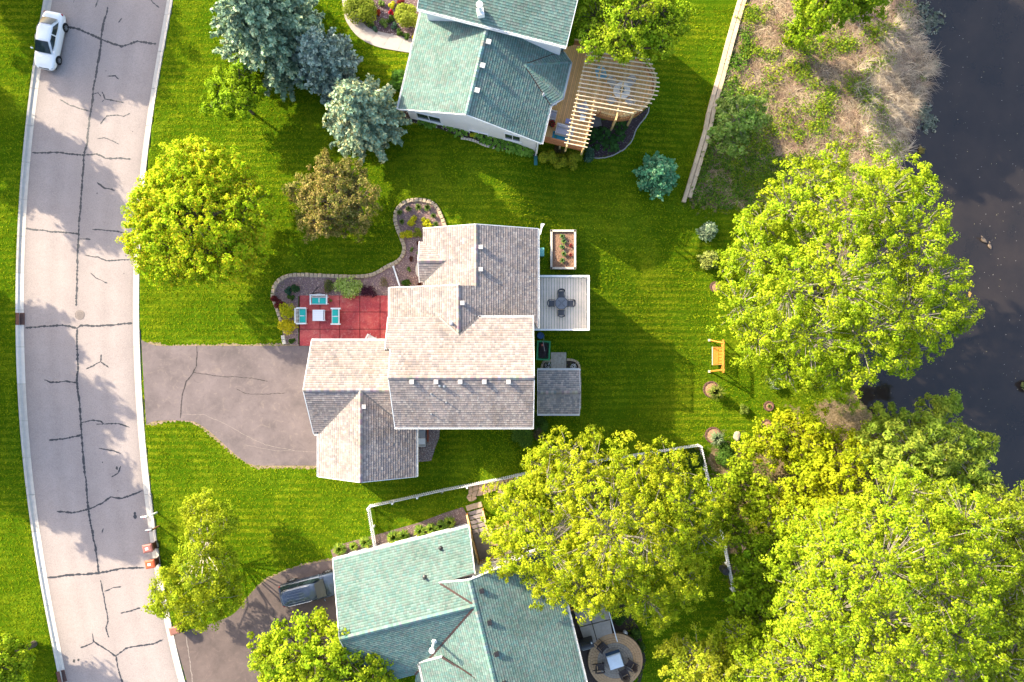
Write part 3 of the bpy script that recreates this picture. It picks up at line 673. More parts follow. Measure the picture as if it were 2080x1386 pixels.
    spout([(1.62, 8.1, 3.2), (1.62, 8.1, -.3), g0, g1], .4)
    g0 = G(852, 902, .12); 
    return h
HOUSE = main_house()

# ---- the green-roofed house at the top
def ridged(pa, pb, z): return Vector(pa), Vector(pb)
def north_house():
    V = Vector; h = thing('house', 'house with green shingled roof and a round timber deck with pergola', 'house', (-3, 20, 0), group='houses')
    base, sh = MB(), MB()
    a = V((1.62, 6.82, 0)).normalized(); c = V((a.y, -a.x, 0))          # along the ridge, towards the east eave
    R0 = V((-3.34, 16.53, 0)); E_, Wd = 5.75, 5.55; zr, sl = 5.6, .46
    def pt(u, w, z): return R0 + a * u + c * w + V((0, 0, z))
    Lr = 8.6
    zw, ze = zr - Wd * sl, zr - E_ * sl
    roof_face(base, sh, [pt(0, 0, zr), pt(0, -Wd, zw), pt(Lr, -Wd, zw), pt(Lr, 0, zr)], a, PAL_GRN)
    # east slope with a many-sided bay roof
    bA = pt(5.1, 3.2, zr - 3.2 * sl); zb = ze + .06
    b1, b2, b3, b4 = pt(3.05, E_, ze), pt(3.75, E_ + .75, zb), pt(6.55, E_ + .75, zb), pt(7.25, E_, ze)
    roof_face(base, sh, [pt(0, 0, zr), pt(0, E_, ze), b1, bA, b4, pt(Lr, E_, ze), pt(Lr, 0, zr)], a, PAL_GRN)
    up = V((0, 0, .05))
    roof_face(base, sh, [bA + up, b1 + up, b2 + up], b2 - b1, PAL_GRN); roof_face(base, sh, [bA + up, b2 + up, b3 + up], a, PAL_GRN); roof_face(base, sh, [bA + up, b3 + up, b4 + up], b4 - b3, PAL_GRN)
    # taller block behind
    ul, ur, z0 = P(848, 18, 5.85), P(1150, 95, 5.85), 5.85; d = (ur - ul).normalized(); n = V((-d.y, d.x, 0)); run = 5.2
    k0, k1 = ul + n * run + V((0, 0, run * .5)), ur + n * run + V((0, 0, run * .5))
    roof_face(base, sh, [ul, ur, k1, k0], d, PAL_GRN); roof_face(base, sh, [k0, k1, ur + n * run * 2, ul + n * run * 2], d, PAL_GRN)
    ridge_caps(sh, pt(0, 0, zr + .02), pt(Lr - .3, 0, zr + .02), PAL_GRN, .34, 1.0); ridge_caps(sh, k0, k1, PAL_GRN, .34, 1.0); ridge_caps(sh, b2 + up, bA + up, PAL_GRN, .28, .9); ridge_caps(sh, b3 + up, bA + up, PAL_GRN, .28, .9)
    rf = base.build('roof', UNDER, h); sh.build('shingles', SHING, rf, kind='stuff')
    cop = mat('valley_copper', (.035, .026, .026), (.075, .035, .025), 2, .5, .4, .2)
    for q in (b1, b4): MB().beam(bA + V((0, 0, .045)), q + V((0, 0, .045)), .14, .03).build('valley', cop, rf)
    for pts in ([pt(-.02, -Wd, zw), pt(-.02, 0, zr), pt(-.02, E_, ze)], [ul - n * .02, ur - n * .02], [ur + d * .02, k1 + d * .02], [ul - d * .02, k0 - d * .02]): roof_strip(h, 'fascia', pts, .05, .22, WHITE, .08)
    gutter(h, pt(0, -Wd, zw), pt(Lr, -Wd, zw), -c); gutter(h, pt(0, E_, ze), b1, c); gutter(h, b1, b2, c); gutter(h, b2, b3, c); gutter(h, b3, b4, c); gutter(h, ul, ur, -n)
    vmat = mat('vent_pale', (.42, .42, .42), (.36, .36, .36), 5, .6, .4)
    for px, py in ((993, 89), (981, 137), (970, 187)):
        q = P(px, py, 5.3); w = (q - R0).dot(c); u = (q - R0).dot(a); box_vent(h, pt(u, w, zr - w * sl - .02), 0, vmat, .36, math.atan2(c.y, c.x))
    q = P(1104, 190, 3.6); w = (q - R0).dot(c); u = (q - R0).dot(a); pipe_vent(h, pt(u, w, zr - w * sl), .07, .3)
    # white double flue on the tall block
    q = P(976, 26, 6.4); pl = [q + V((0, 0, -.4)), q + V((0, 0, .5)), q + V((-.02, .05, 1.0))]
    b = MB().box(q.x, q.y, q.z - .05, .5, .5, .5, .2).path(pl, [.13, .13, .13], 12).lathe([(.13, 0), (.24, .02), (.24, .12), (.05, .18)], 14, pl[2]); b.build('flue', WHITE, h)
    # walls (base follows the slope down on the east side)
    def wall(u0, w0, u1, w1, z0, z1, m=SID_WHT): return MB().prism([tuple(pt(u, w, 0)[:2]) for u, w in ((u0, w0), (u0, w1), (u1, w1), (u1, w0))], z0, z1).build('wall', m, h)
    wall(.35, -Wd + .45, Lr, E_ - .45, -3.2, 2.9)
    gable_wall(h, pt(.36, -Wd + .45, 2.9), pt(.36, 0, zr - .25), pt(.36, E_ - .45, 2.9), SID_WHT)
    MB().prism([tuple(q[:2]) for q in (pt(3.3, E_ - .5, 0), pt(3.9, E_ + .3, 0), pt(6.4, E_ + .3, 0), pt(7.0, E_ - .5, 0))], .2, 2.85).build('bay_wall', SID_WHT, h)
    MB().prism([tuple(q[:2]) for q in (ul + d * .4 + n * .4, ur - d * .4 + n * .4, ur - d * .4 + n * (2 * run - .4), ul + d * .4 + n * (2 * run - .4))], -3.0, 5.7).build('wall', SID_WHT, h)
    gable_wall(h, ur - d * .4 + n * .4 - V((0, 0, .2)), k1 - d * .4 - V((0, 0, .3)), ur - d * .4 + n * (2 * run - .4) - V((0, 0, .2)), SID_WHT); gable_wall(h, ul + d * .4 + n * (2 * run - .4) - V((0, 0, .2)), k0 + d * .4 - V((0, 0, .3)), ul + d * .4 + n * .4 - V((0, 0, .2)), SID_WHT)
    window(h, pt(.35, -3.4, 1.55), c, -a, 1.9, 1.3); window(h, pt(.35, .6, .45), c, -a, 1.5, .7); window(h, pt(.35, 3.4, 1.6), c, -a, 1.2, 1.3); window(h, pt(2.6, -Wd + .45, 1.6), a, -c, 1.6, 1.4); window(h, pt(6, -Wd + .45, 1.6), a, -c, 1.6, 1.4)
    for u in (4.5, 5.8): window(h, pt(u, E_ + .3, 1.6), a, c, .9, 1.5)
    MB().obox(pt(1.6, E_ - .42, 1.35), a * 1.7, c * .08, V((0, 0, 2.1))).build('patio_door', GLASS, h)
    # downspout running out over the grass
    s0 = pt(.25, E_ - .3, 2.7); s1 = V((s0.x, s0.y - .05, gzs(s0.x, s0.y) + .35)); s2, s3 = G(1088, 318, .12), G(1088, 330, .1)
    b = MB(); [b.beam(p, q, .12, .09, ext=.02) for p, q in ((s0, s1), (s1, G(1088, 303, .25)), (G(1088, 303, .25), s2))]; b.build('downspout', WHITE, h)
    dd = (s3 - s2).normalized(); MB().beam(s2, s3 + dd * .25, .28, .1).build('spout_end', mat('plastic_teal', (.03, .16, .16), (.02, .12, .12), 3, .5), h)
    global NORTH; NORTH = (pt, a, c, E_, R0); return h
north_house()

# ---- the green-roofed house at the bottom
def south_house():
    V = Vector; h = thing('house', 'house with green shingled roof beside the white picket fence', 'house', (-4, -21, 0), group='houses')
    base, sh = MB(), MB()
    d = V((10.2, 2.5, 0)).normalized(); n = V((-d.y, d.x, 0))             # along the garage ridge, towards its north eave
    O = V((-2.64, -19.2, 0))                                               # where the two ridges cross
    zr, run, sl = 5.9, 5.0, .54; ze = zr - run * sl
    def pt(u, w, z): return O + d * u + n * w + V((0, 0, z))
    # east block, ridge along n; u = across
    Ew, Wl = 6.4, 6.4; s2 = .44; zE = zr - Ew * s2; NN = 1.9; SS = -9.5
    gw = -10.15
    vA = pt(0, 0, zr)
    # valley between garage north slope and east block west slope: zr - w*sl = zr + u*s2
    vN = pt(-NN * sl / s2, NN, zr - NN * sl)
    roof_face(base, sh, [vA, pt(gw, 0, zr), pt(gw, run, ze), pt(.55, run, ze), pt(.35, NN, zr - NN * sl), vN], d, PAL_GRN)
    vS = pt(-5.0 * sl / s2, -5.0, zr - 5 * sl)
    roof_face(base, sh, [vA, pt(gw, 0, zr), pt(gw, -5, ze), vS], d, PAL_GRN)
    roof_face(base, sh, [vA, vN, pt(0, NN, zr)], n, PAL_GRN)
    roof_face(base, sh, [vA, vS, pt(-Wl, -6.2, zr - Wl * s2), pt(-Wl, SS, zr - Wl * s2), pt(0, SS, zr)], n, PAL_GRN)
    roof_face(base, sh, [pt(0, NN, zr), pt(0, SS, zr), pt(Ew, SS, zE), pt(Ew, NN, zE)], n, PAL_GRN)
    # low entry gable in front
    e0, e1 = P(898, 1335, 4.6), P(852, 1347, 3.75); f0, f1 = P(966, 1377, 5.25), P(985, 1420, 5.35); g0 = P(868, 1420, 3.8)
    roof_face(base, sh, [e0, e1, g0, f1, f0], n, PAL_GRN)
    for p, q in ((pt(gw, 0, zr), vA), (pt(0, NN, zr), pt(0, SS, zr))): ridge_caps(sh, p + V((0, 0, .02)), q + V((0, 0, .02)), PAL_GRN, .34, 1.0)
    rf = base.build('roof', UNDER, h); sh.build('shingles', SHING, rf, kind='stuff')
    cop = mat('valley_copper', (.035, .026, .026), (.075, .035, .025), 2, .5, .4, .2); up = V((0, 0, .045))
    for p, q in ((vA, vS), (vA, vN), (e0, f0)): MB().beam(p + up, q + up, .15, .03).build('valley', cop, rf)
    for pts in ([pt(gw - .02, run, ze), pt(gw - .02, 0, zr), pt(gw - .02, -5, ze)], [pt(.57, run, ze), pt(.37, NN, zr - NN * sl)], [vN + n * .03, pt(0, NN + .03, zr), pt(Ew, NN + .03, zE)], [e0 + n * .03, e1 + n * .03]): roof_strip(h, 'fascia', pts, .05, .22, WHITE, .06)
    gutter(h, pt(gw, run, ze), pt(.55, run, ze), n); gutter(h, pt(Ew, SS, zE), pt(Ew, NN, zE), d); gutter(h, e1, g0, -d)
    vb = mat('vent_brown', (.018, .017, .02), (.014, .013, .016), 5, .5, .3)
    for px, py in ((979, 1197), (995, 1261), (1009, 1324), (1024, 1384)):
        q = P(px, py, 5.4); u = (q - O).dot(d); w = (q - O).dot(n); box_vent(h, pt(u, w, zr - u * s2 - .02), 0, vb, .34, math.atan2(d.y, d.x))
    q = P(893, 1122, 4.6); u = (q - O).dot(d); w = (q - O).dot(n); pipe_vent(h, pt(u, w, zr - w * sl), .09, .25, vb)
    q = P(861, 1178, 5.1); u = (q - O).dot(d); w = (q - O).dot(n); pipe_vent(h, pt(u, w, zr - w * sl), .09, .4, DARKM)
    # white flue with an elbow
    q = P(881, 1307, 5.1); u = (q - O).dot(d); w = (q - O).dot(n); z = zr + w * sl; b0 = pt(u, w, z); b = MB().path([b0 - V((0, 0, .2)), b0 + V((0, 0, 1.1)), b0 + V((-.02, 0, 1.5))], [.1, .1, .1], 12).lathe([(.1, 0), (.2, .02), (.2, .16), (.04, .2)], 14, b0 + V((0, 0, 1.5))).lathe([(.24, -.1), (.18, .1), (.11, .2)], 12, b0); b.build('flue', WHITE, h)
    def wall(u0, w0, u1, w1, z0, z1): return MB().prism([tuple(pt(u, w, 0)[:2]) for u, w in ((u0, w0), (u1, w0), (u1, w1), (u0, w1))], z0, z1).build('wall', SID_WHT, h)
    wall(gw + .45, -4.6, .1, run - .45, -.3, ze + .05); wall(.12, SS + .4, Ew - .45, NN - .4, -3.2, zE + .15); wall(-Wl + .5, SS + .4, .1, -4.7, -.3, zr - Wl * s2)
    gable_wall(h, pt(gw + .46, run - .45, ze), pt(gw + .46, 0, zr - .25), pt(gw + .46, -4.6, ze), SID_WHT)
    gable_wall(h, pt(.12, 0, ze - .05), pt(.12, .2, zr - .3), pt(.12, run - .5, ze), SID_WHT)
    gable_wall(h, pt(Ew - .45, NN - .42, zE), pt(0, NN - .42, zr - .25), pt(-3.2, NN - .42, zr - 3.4 * s2), SID_WHT)
    window(h, pt(1.2, NN - .4, 2.4), d, n, .7, .5); window(h, pt(3.6, NN - .4, 1.4), d, n, 1.4, 1.3); window(h, pt(Ew - .45, -2, 1.4), n, d, 1.4, 1.3); window(h, pt(Ew - .45, -2, -1.2), n, d, 1.4, 1.2); window(h, pt(-5, run - .45, 1.6), d, n, 1.2, 1.0); window(h, pt(-2, run - .45, 1.6), d, n, 1.2, 1.0)
    for w in (2.0, -1.6):
        dd = MB().obox(pt(gw + .42, w, 1.15), n * 2.6, d * .06, V((0, 0, 2.2))).build('garage_door', WHITE, h)
        for k in range(4): MB().obox(pt(gw + .38, w, .35 + k * .54), n * 2.5, d * .03, V((0, 0, .48))).build('door_panel', WHITE, dd)
    # porch window frame seen in the dark entry recess
    p = P(853, 1380, 2.0); f = MB(); 
    for s_ in (-1, 1): f.obox(p + d * .3 * s_, d * .06, n * .05, V((0, 0, 1.2)))
    f.obox(p + V((0, 0, .6)), d * .66, n * .05, V((0, 0, .06))); f.build('sidelight', WHITE, h)
    global SOUTH; SOUTH = (pt, d, n, Ew, NN, O); return h
south_house()
# ------------------------------------------------------------------ deck of the middle house
DECKG = mat('deck_grey', (.42, .39, .37), (.34, .32, .31), 3, .7, bump=.25, bscale=25)
def main_deck():
    zf = .62; x0, x1 = 1.62, 6.05; y0, y1 = P(0, 670, zf + 1)[1], P(0, 561, zf + 1)[1]
    t = thing('timber_deck', 'pale grey raised deck with white railing at the back of the house', 'deck', (3.8, 3, -2.5))
    nb = 20; w = (x1 - x0 - .1) / nb
    for i in range(nb):
        j = random.uniform(.9, 1.08)
        MB().box(x0 + .05 + w * (i + .5), (y0 + y1) / 2, zf - .02, w - .028, y1 - y0 - .12, .04, col=(j, j, j)).build('deck_board', mat('deck_board_grey', (.84, .73, .62), (.74, .64, .54), 2.5, .75, attr=True, bump=.2, bscale=25), t)
    b = MB()
    for y in np.linspace(y0 + .15, y1 - .15, 9): b.box((x0 + x1) / 2, y, zf - .14, x1 - x0 - .1, .05, .19)
    b.build('joists', WOODG, t, kind='stuff')
    for pts in ([(x0, y0), (x1, y0)], [(x1, y0), (x1, y1)], [(x1, y1), (x0, y1)]):
        (ax, ay), (bx, by) = pts; L = math.hypot(bx - ax, by - ay); dz = zf - .13
        MB().beam((ax, ay, dz), (bx, by, dz), .05, .24).build('rim_board', WHITE, t)
        MB().beam((ax, ay, zf + 1.0), (bx, by, zf + 1.0), .13, .05, ext=.06).build('top_rail', WHITE, t); MB().beam((ax, ay, zf + .12), (bx, by, zf + .12), .05, .07).build('bottom_rail', WHITE, t)
        n = int(L / .13)
        for i in range(1, n):
            q = Vector((ax, ay, 0)).lerp(Vector((bx, by, 0)), i / n); MB().box(q.x, q.y, zf + .56, .035, .035, .86).build('baluster', WHITE, t)
        m = 3
        for i in range(m):
            q = Vector((ax, ay, 0)).lerp(Vector((bx, by, 0)), i / m); MB().box(q.x, q.y, zf + .5, .11, .11, 1.12).build('rail_post', WHITE, t)
    for x, y in ((x1 - .3, y0 + .3), (x1 - .3, y1 - .3), (x0 + 1.5, y0 + .3), (x0 + 1.5, y1 - .3)):
        g = gzs(x, y); MB().box(x, y, (g - .2 + zf - .24) / 2, .14, .14, zf - .24 - g + .2).build('support_post', WOODG, t)
    return zf
DZ = main_deck()

MESHG = mat('sling_mesh', (.12, .125, .14), (.085, .09, .10), 30, .7)
def patio_chair(label, p, rz, group, seat=MESHG, frame=DARKM, s=1.0):
    """metal arm chair facing +x in its own frame"""
    t = thing('chair', label, 'chair', p, rz, group); r = .018
    MB().obox((0, 0, .42), (.46 * s, 0, .02), (0, .46 * s, 0), (0, 0, .03)).build('seat', seat, t, local=True, bevel=.01)
    b = MB(); n = 7
    for i in range(n):
        a0 = -1.15 + 2.3 * i / n; a1 = -1.15 + 2.3 * (i + 1) / n
        q0, q1 = [Vector((-.10 - .20 * s * math.cos(a), .27 * s * math.sin(a) / math.sin(1.15), 0)) for a in (a0, a1)]
        lo, hi = Vector((0, 0, .45)), Vector((-.10, 0, .92)); b.add([q0 + lo, q1 + lo, q1 + hi, q0 + hi, q0 + lo + Vector((-.02, 0, 0)), q1 + lo + Vector((-.02, 0, 0)), q1 + hi + Vector((-.02, 0, 0)), q0 + hi + Vector((-.02, 0, 0))], [(0, 1, 2, 3), (7, 6, 5, 4), (3, 2, 6, 7), (0, 4, 5, 1)])
    b.build('backrest', seat, t, local=True)
    for sy in (-1, 1):
        MB().path([(-.30, sy * .27 * s, .72), (.0, sy * .29 * s, .66), (.22, sy * .27 * s, .64)], [r * 1.3] * 3, 6).build('armrest', frame, t, local=True)
        for sx in (-1, 1): MB().tube((sx * .23 * s, sy * .25 * s, .0), (sx * .19 * s, sy * .25 * s, .66 if sx > 0 else .9), r, r, 6).build('leg', frame, t, local=True)
    return t
def dining_set():
    c = P(1140.5, 616, DZ + .75); t = thing('patio_table', 'octagonal glass patio table with crossed frame on the grey deck', 'table', (c.x, c.y, DZ))
    oc = [(.52 * math.cos(math.pi / 8 + k * math.pi / 4), .52 * math.sin(math.pi / 8 + k * math.pi / 4)) for k in range(8)]
    MB().prism(oc, .70, .715).build('table_top', mat('glass_grey', (.16, .17, .19), (.12, .13, .145), 3, .15, .6), t, local=True)
    b = MB()
    for k in range(8): b.beam((*oc[k], .72), (*oc[(k + 1) % 8], .72), .04, .03)
    b.build('rim', DARKM, t, local=True)
    for k in range(4):
        a = math.pi / 4 + k * math.pi / 2; MB().beam((.03 * math.cos(a), .03 * math.sin(a), .722), (.38 * math.cos(a), .38 * math.sin(a), .722), .035, .02).build('spoke', DARKM, t, local=True)
        MB().tube((.40 * math.cos(a), .40 * math.sin(a), 0), (.34 * math.cos(a), .34 * math.sin(a), .70), .02, .02, 6).build('leg', DARKM, t, local=True)
    for nm, ang in (('top', 90), ('right', 0), ('bottom', -90), ('left', 180)):
        a = math.radians(ang); side = {'top': 'towards the raised planter', 'right': 'nearest the lawn railing', 'bottom': 'towards the shed', 'left': 'nearest the house wall'}[nm]
        patio_chair(f'dark mesh deck chair at the octagonal table, {side}', (c.x + .74 * math.cos(a), c.y + .74 * math.sin(a), DZ), a + math.pi, 'chairs around the octagonal deck table')
dining_set()

# ------------------------------------------------------------------ shed and its surroundings
def shed():
    g = G(1135, 800).z; V = Vector; ez = g + 2.15
    a, b_ = P(1092, 752, ez), P(1177, 841, ez); x0, x1, y1, y0 = a.x, b_.x, a.y, b_.y; ym = (y0 + y1) / 2; zr = ez + .55
    t = thing('garden_shed', 'small shed with grey brown shingles behind the house', 'shed', ((x0 + x1) / 2, ym, g)); base, sh = MB(), MB()
    roof_face(base, sh, [(x0, y1, ez), (x1, y1, ez), (x1, ym, zr), (x0, ym, zr)], (1, 0, 0), PAL_SHED, .17, (.12, .26)); roof_face(base, sh, [(x0, y0, ez), (x1, y0, ez), (x1, ym, zr), (x0, ym, zr)], (1, 0, 0), PAL_SHED, .17, (.12, .26)); ridge_caps(sh, (x0, ym, zr + .02), (x1, ym, zr + .02), PAL_SHED)
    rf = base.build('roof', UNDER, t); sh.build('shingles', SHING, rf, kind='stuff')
    MB().prism([(x0 + .2, y0 + .25), (x1 - .2, y0 + .25), (x1 - .2, y1 - .25), (x0 + .2, y1 - .25)], g - .4, ez).build('wall', SID_TAN, t)
    gable_wall(t, (x1 - .2, y0 + .25, ez), (x1 - .2, ym, zr - .1), (x1 - .2, y1 - .25, ez), SID_TAN); gable_wall(t, (x0 + .36, y0 + .25, ez), (x0 + .36, ym, zr - .1), (x0 + .36, y1 - .25, ez), SID_TAN)
    gutter(t, (x0, y1, ez), (x1, y1, ez), (0, 1, 0)); gutter(t, (x0, y0, ez), (x1, y0, ez), (0, -1, 0))
    for xx in (x0 - .01, x1 + .01): roof_strip(t, 'fascia', [(xx, y0, ez), (xx, ym, zr), (xx, y1, ez)], .04, .14, WHITE, .06)
    for y in (y1 - .08, y0 + .35):
        b = MB().box(x1 - .12, y, g + 1.1, .1, .08, 2.1).box(x1 + .1, y, g + .08, .4, .12, .08); b.build('downspout', WHITE, t)
    d = MB().box((x0 + x1) / 2, y1 - .24, g + .95, 1.3, .06, 1.8).build('door', WHITE, t); MB().box((x0 + x1) / 2 + .5, y1 - .2, g + .95, .04, .06, .14).build('handle', DARKM, d)
    # ramp slab
    r = conform([(1119, 716), (1150, 716), (1150, 756), (1119, 756)], .05, 'concrete_ramp', mat('concrete_stained', (.44, .40, .35), (.25, .22, .19), 6, .9, bump=.4, bscale=30, world=True)); tag(r, 'speckled concrete slab in front of the shed door', 'slab')
    # beds either side with edging stones
    SM = mat('edging_stone', (.50, .40, .28), (.40, .31, .22), 3, .9, bump=.5, bscale=14)
    for nm, poly, arc in (('left', [(1103, 738), (1118, 736), (1118, 756), (1101, 756)], [(1119, 733), (1108, 733), (1102, 738), (1100, 747), (1100, 756)]), ('right', [(1150, 733), (1166, 733), (1174, 740), (1176, 756), (1150, 756)], [(1151, 731), (1160, 731), (1168, 733), (1175, 739), (1177, 748), (1177, 760), (1178, 775), (1178, 790), (1178, 805), (1178, 820), (1177, 836)])):
        rt = thing('mulch_bed', f'dark mulch bed edged in tan stones on the {nm} side of the shed ramp', 'garden bed', tuple(G(*poly[0])))
        conform(poly, .03, 'mulch', MULCH, rt)
        stone_row(rt, arc, SM, .30, .20, .14)
        q = G(*( (1112, 742) if nm == 'left' else (1164, 745)))
        s = thing('plant_stand', f'white ring-shaped metal plant stand in the {"left" if nm == "left" else "right"} mulch bed by the shed', 'plant stand', tuple(q), .4, 'metal plant stands by the shed'); b = MB()
        for k in range(16):
            a0, a1 = 2 * math.pi * k / 16, 2 * math.pi * (k + 1) / 16; b.tube((.22 * math.cos(a0), .22 * math.sin(a0), .35), (.22 * math.cos(a1), .22 * math.sin(a1), .35), .02, .02, 5)
            b.tube((.1 * math.cos(a0), .1 * math.sin(a0), .42), (.1 * math.cos(a1), .1 * math.sin(a1), .42), .018, .018, 5)
        b.build('ring', METALG if nm == 'left' else WHITE, s, local=True)
        for k in range(3): a = k * 2.094 + .5; MB().tube((.32 * math.cos(a), .32 * math.sin(a), 0), (.08 * math.cos(a), .08 * math.sin(a), .42), .018, .018, 5).build('leg', WHITE, s, local=True)
MULCH = mat('mulch_dark', (.05, .036, .028), (.028, .02, .017), 14, .95, bump=.9, bscale=30, world=True)
STONE_MESH = []
def stone_row(root, line, m, size=.42, depth=.28, h=.2, jit=.12, name='edging_stone', gap=.02):
    """one course of separate blocks along a pixel line"""
    pts = [G(*q) for q in curve(line, 8)]; acc = 0.0; cur = pts[0]; i = 1
    if not STONE_MESH:
        for k in range(5):
            b = MB(); c = .12; j = lambda: random.uniform(-.05, .05)
            v = [(-.5 + j(), -.5 + j(), 0), (.5 + j(), -.5 + j(), 0), (.46, .5 + j(), 0), (-.46, .5 + j(), 0), (-.5 + j(), -.5 + j(), .85), (.5 + j(), -.5 + j(), .85), (.46, .5, .85), (-.46, .5, .85), (-.5 + c, -.5 + c, 1), (.5 - c, -.5 + c, 1), (.46 - c, .5 - c, 1), (-.46 + c, .5 - c, 1)]
            me = bpy.data.meshes.new('edging_stone'); me.from_pydata(v, [], [(0, 1, 5, 4), (1, 2, 6, 5), (2, 3, 7, 6), (3, 0, 4, 7), (4, 5, 9, 8), (5, 6, 10, 9), (6, 7, 11, 10), (7, 4, 8, 11), (8, 9, 10, 11)]); STONE_MESH.append(me)
    want = size; prev = cur
    while i < len(pts):
        seg = (pts[i] - cur).length
        if acc + seg >= want:
            cur = cur.lerp(pts[i], (want - acc) / seg); acc = 0; mid = (prev + cur) / 2; d = cur - prev
            me = random.choice(STONE_MESH)
            key = (me.name, m.name)
            if key not in _SM: c = me.copy(); c.materials.append(m); _SM[key] = c
            o = link(bpy.data.objects.new(name, _SM[key])); o.parent = root; off = ORG.get(root.name, Vector())
            o.location = Vector((mid.x, mid.y, gzs(mid.x, mid.y) - .04)) - off; o.rotation_euler = (random.uniform(-.04, .04), random.uniform(-.04, .04), math.atan2(d.y, d.x) + random.uniform(-.05, .05))
            o.scale = (d.length - gap, depth * random.uniform(.9, 1.1), h * random.uniform(.9, 1.15)); prev = cur; want = size * random.uniform(1 - jit, 1 + jit)
        else: acc += seg; cur = pts[i]; i += 1
_SM = {}
shed()

# blue barrel and the green dump cart heaped with cuttings
def barrel():
    g = G(1097, 682); t = thing('plastic_barrel', 'blue plastic barrel between the deck and the green cart', 'barrel', tuple(g)); m = mat('plastic_blue', (.02, .09, .25), (.015, .06, .18), 3, .4)
    MB().lathe([(.25, 0), (.29, .15), (.30, .28), (.285, .3), (.30, .33), (.30, .58), (.285, .6), (.30, .63), (.27, .85), (.24, .88)], 20).build('body', m, t, local=True, smooth=True); MB().lathe([(.26, .88), (.26, .91), (.05, .91)], 20).build('lid', m, t, local=True); MB().lathe([(.05, .91), (.05, .94), (.03, .94)], 10, (.12, .1, 0)).build('bung', DARKM, t, local=True)
barrel()
def cart():
    g = G(1103, 712); t = thing('dump_cart', 'green plastic yard cart heaped with dark branches beside the house', 'cart', tuple(g), math.radians(-3)); m = mat('plastic_green', (.03, .28, .10), (.02, .2, .07), 3, .45)
    b = MB(); w, l = .95, 1.45; z0, z1 = .35, .80; o, i_ = .0, .06
    for sx, sy, px, py in ((w, .06, 0, l / 2), (w, .06, 0, -l / 2), (.06, l, w / 2, 0), (.06, l, -w / 2, 0)): b.box(px, py, (z0 + z1) / 2, sx, sy, z1 - z0)
    b.box(0, 0, z0, w, l, .05); b.build('tub', m, t, local=True); b = MB()
    for s in (-1, 1): b.box(s * (w / 2 + .02), 0, z1 + .02, .12, l + .16, .05); b.box(0, s * (l / 2 + .02), z1 + .02, w - .1, .12, .05)
    b.build('rim', m, t, local=True)
    for s in (-1, 1):
        for q in (-.45, .45):
            b = MB().lathe([(.17, -.05), (.19, -.03), (.19, .03), (.17, .05)], 16, (s * .5, q, .19), Matrix.Rotation(math.pi / 2, 3, 'Y')); b.build('wheel', RUBBER, t, local=True)
    MB().path([(0, l / 2, .4), (.0, l / 2 + .35, .45), (.02, l / 2 + .55, .75)], [.02] * 3, 6).build('handle', METALG, t, local=True)
    br = thing('cut_branches', 'heap of dark cut branches and pipes filling the green cart', 'branches', tuple(g + Vector((0, 0, .4)))); b = MB()
    for k in range(110):
        x, y = random.uniform(-.36, .36), random.uniform(-.6, .6); a = random.uniform(0, 6.28); L = random.uniform(.12, .35); dx, dy = math.cos(a) * L, math.sin(a) * L
        p = (max(-.42, min(.42, x - dx)), max(-.66, min(.66, y - dy)), random.uniform(.1, .42)); q = (max(-.42, min(.42, x + dx)), max(-.66, min(.66, y + dy)), random.uniform(.15, .5)); b.tube(p, q, random.uniform(.008, .03), .008, 5)
    b.blob((0, 0, .12), .45, 2, .25, (.9, 1.35, .55)); b.build('twigs', mat('dark_twigs', (.075, .055, .055), (.03, .025, .03), 8, .9), br, local=True, kind='stuff'); MB().tube((-.05, .75, .5), (.1, -.05, .5), .03, .03, 6).build('stick', mat('grey_stick', (.4, .37, .36), (.3, .28, .27), 4, .7), br, local=True); MB().lathe([(.1, .0), (.1, .1), (.04, .12)], 10, (-.1, .45, .4)).build('flower_pot', mat('pot_red', (.42, .12, .09), (.3, .08, .06), 4, .7), br, local=True)
cart()

# ------------------------------------------------------------------ raised planter, meter box, utility box
def raised_planter():
    g = G(1143, 508).z; zt = g + .75; V = Vector; x0, y1 = P(1120, 469, zt)[:2]; x1, y0 = P(1168, 545, zt)[:2]; t = thing('raised_planter', 'white framed raised garden bed on the back lawn', 'planter', ((x0 + x1) / 2, (y0 + y1) / 2, g)); f = mat('planter_cream', (.62, .56, .48), (.5, .45, .38), 4, .7)
    for a, b in (((x0, y0), (x1, y0)), ((x1, y0), (x1, y1)), ((x1, y1), (x0, y1)), ((x0, y1), (x0, y0))):
        MB().beam((*a, g + .3), (*b, g + .3), .06, .9, col=None).build('side_board', f, t); MB().beam((*a, zt + .02), (*b, zt + .02), .17, .04, ext=.07).build('cap_board', f, t)
    for x in (x0, x1):
        for y in (y0, y1): MB().box(x, y, g + .35, .14, .14, .85).build('corner_post', f, t)
    MB().prism([(x0 + .04, y0 + .04), (x1 - .04, y0 + .04), (x1 - .04, y1 - .04), (x0 + .04, y1 - .04)], g, zt - .14).build('soil', mat('planter_soil', (.34, .19, .12), (.16, .10, .07), 14, .95, bump=.9, bscale=26), t)
    b = MB(); pal = [(.20, .11, .07), (.12, .07, .05), (.30, .18, .12), (.36, .25, .18)]
    for k in range(500): b.blob((random.uniform(x0 + .1, x1 - .1), random.uniform(y0 + .1, y1 - .1), zt - .14), random.uniform(.02, .05), 0, .3, (1, 1, .5), random.choice(pal))
    b.build('wood_chips', mat('chips', (1, 1, 1), (.9, .9, .9), 5, .95, attr=True), t, kind='stuff')
    return (x0, y0, x1, y1, zt - .14)
PLANTER = raised_planter()
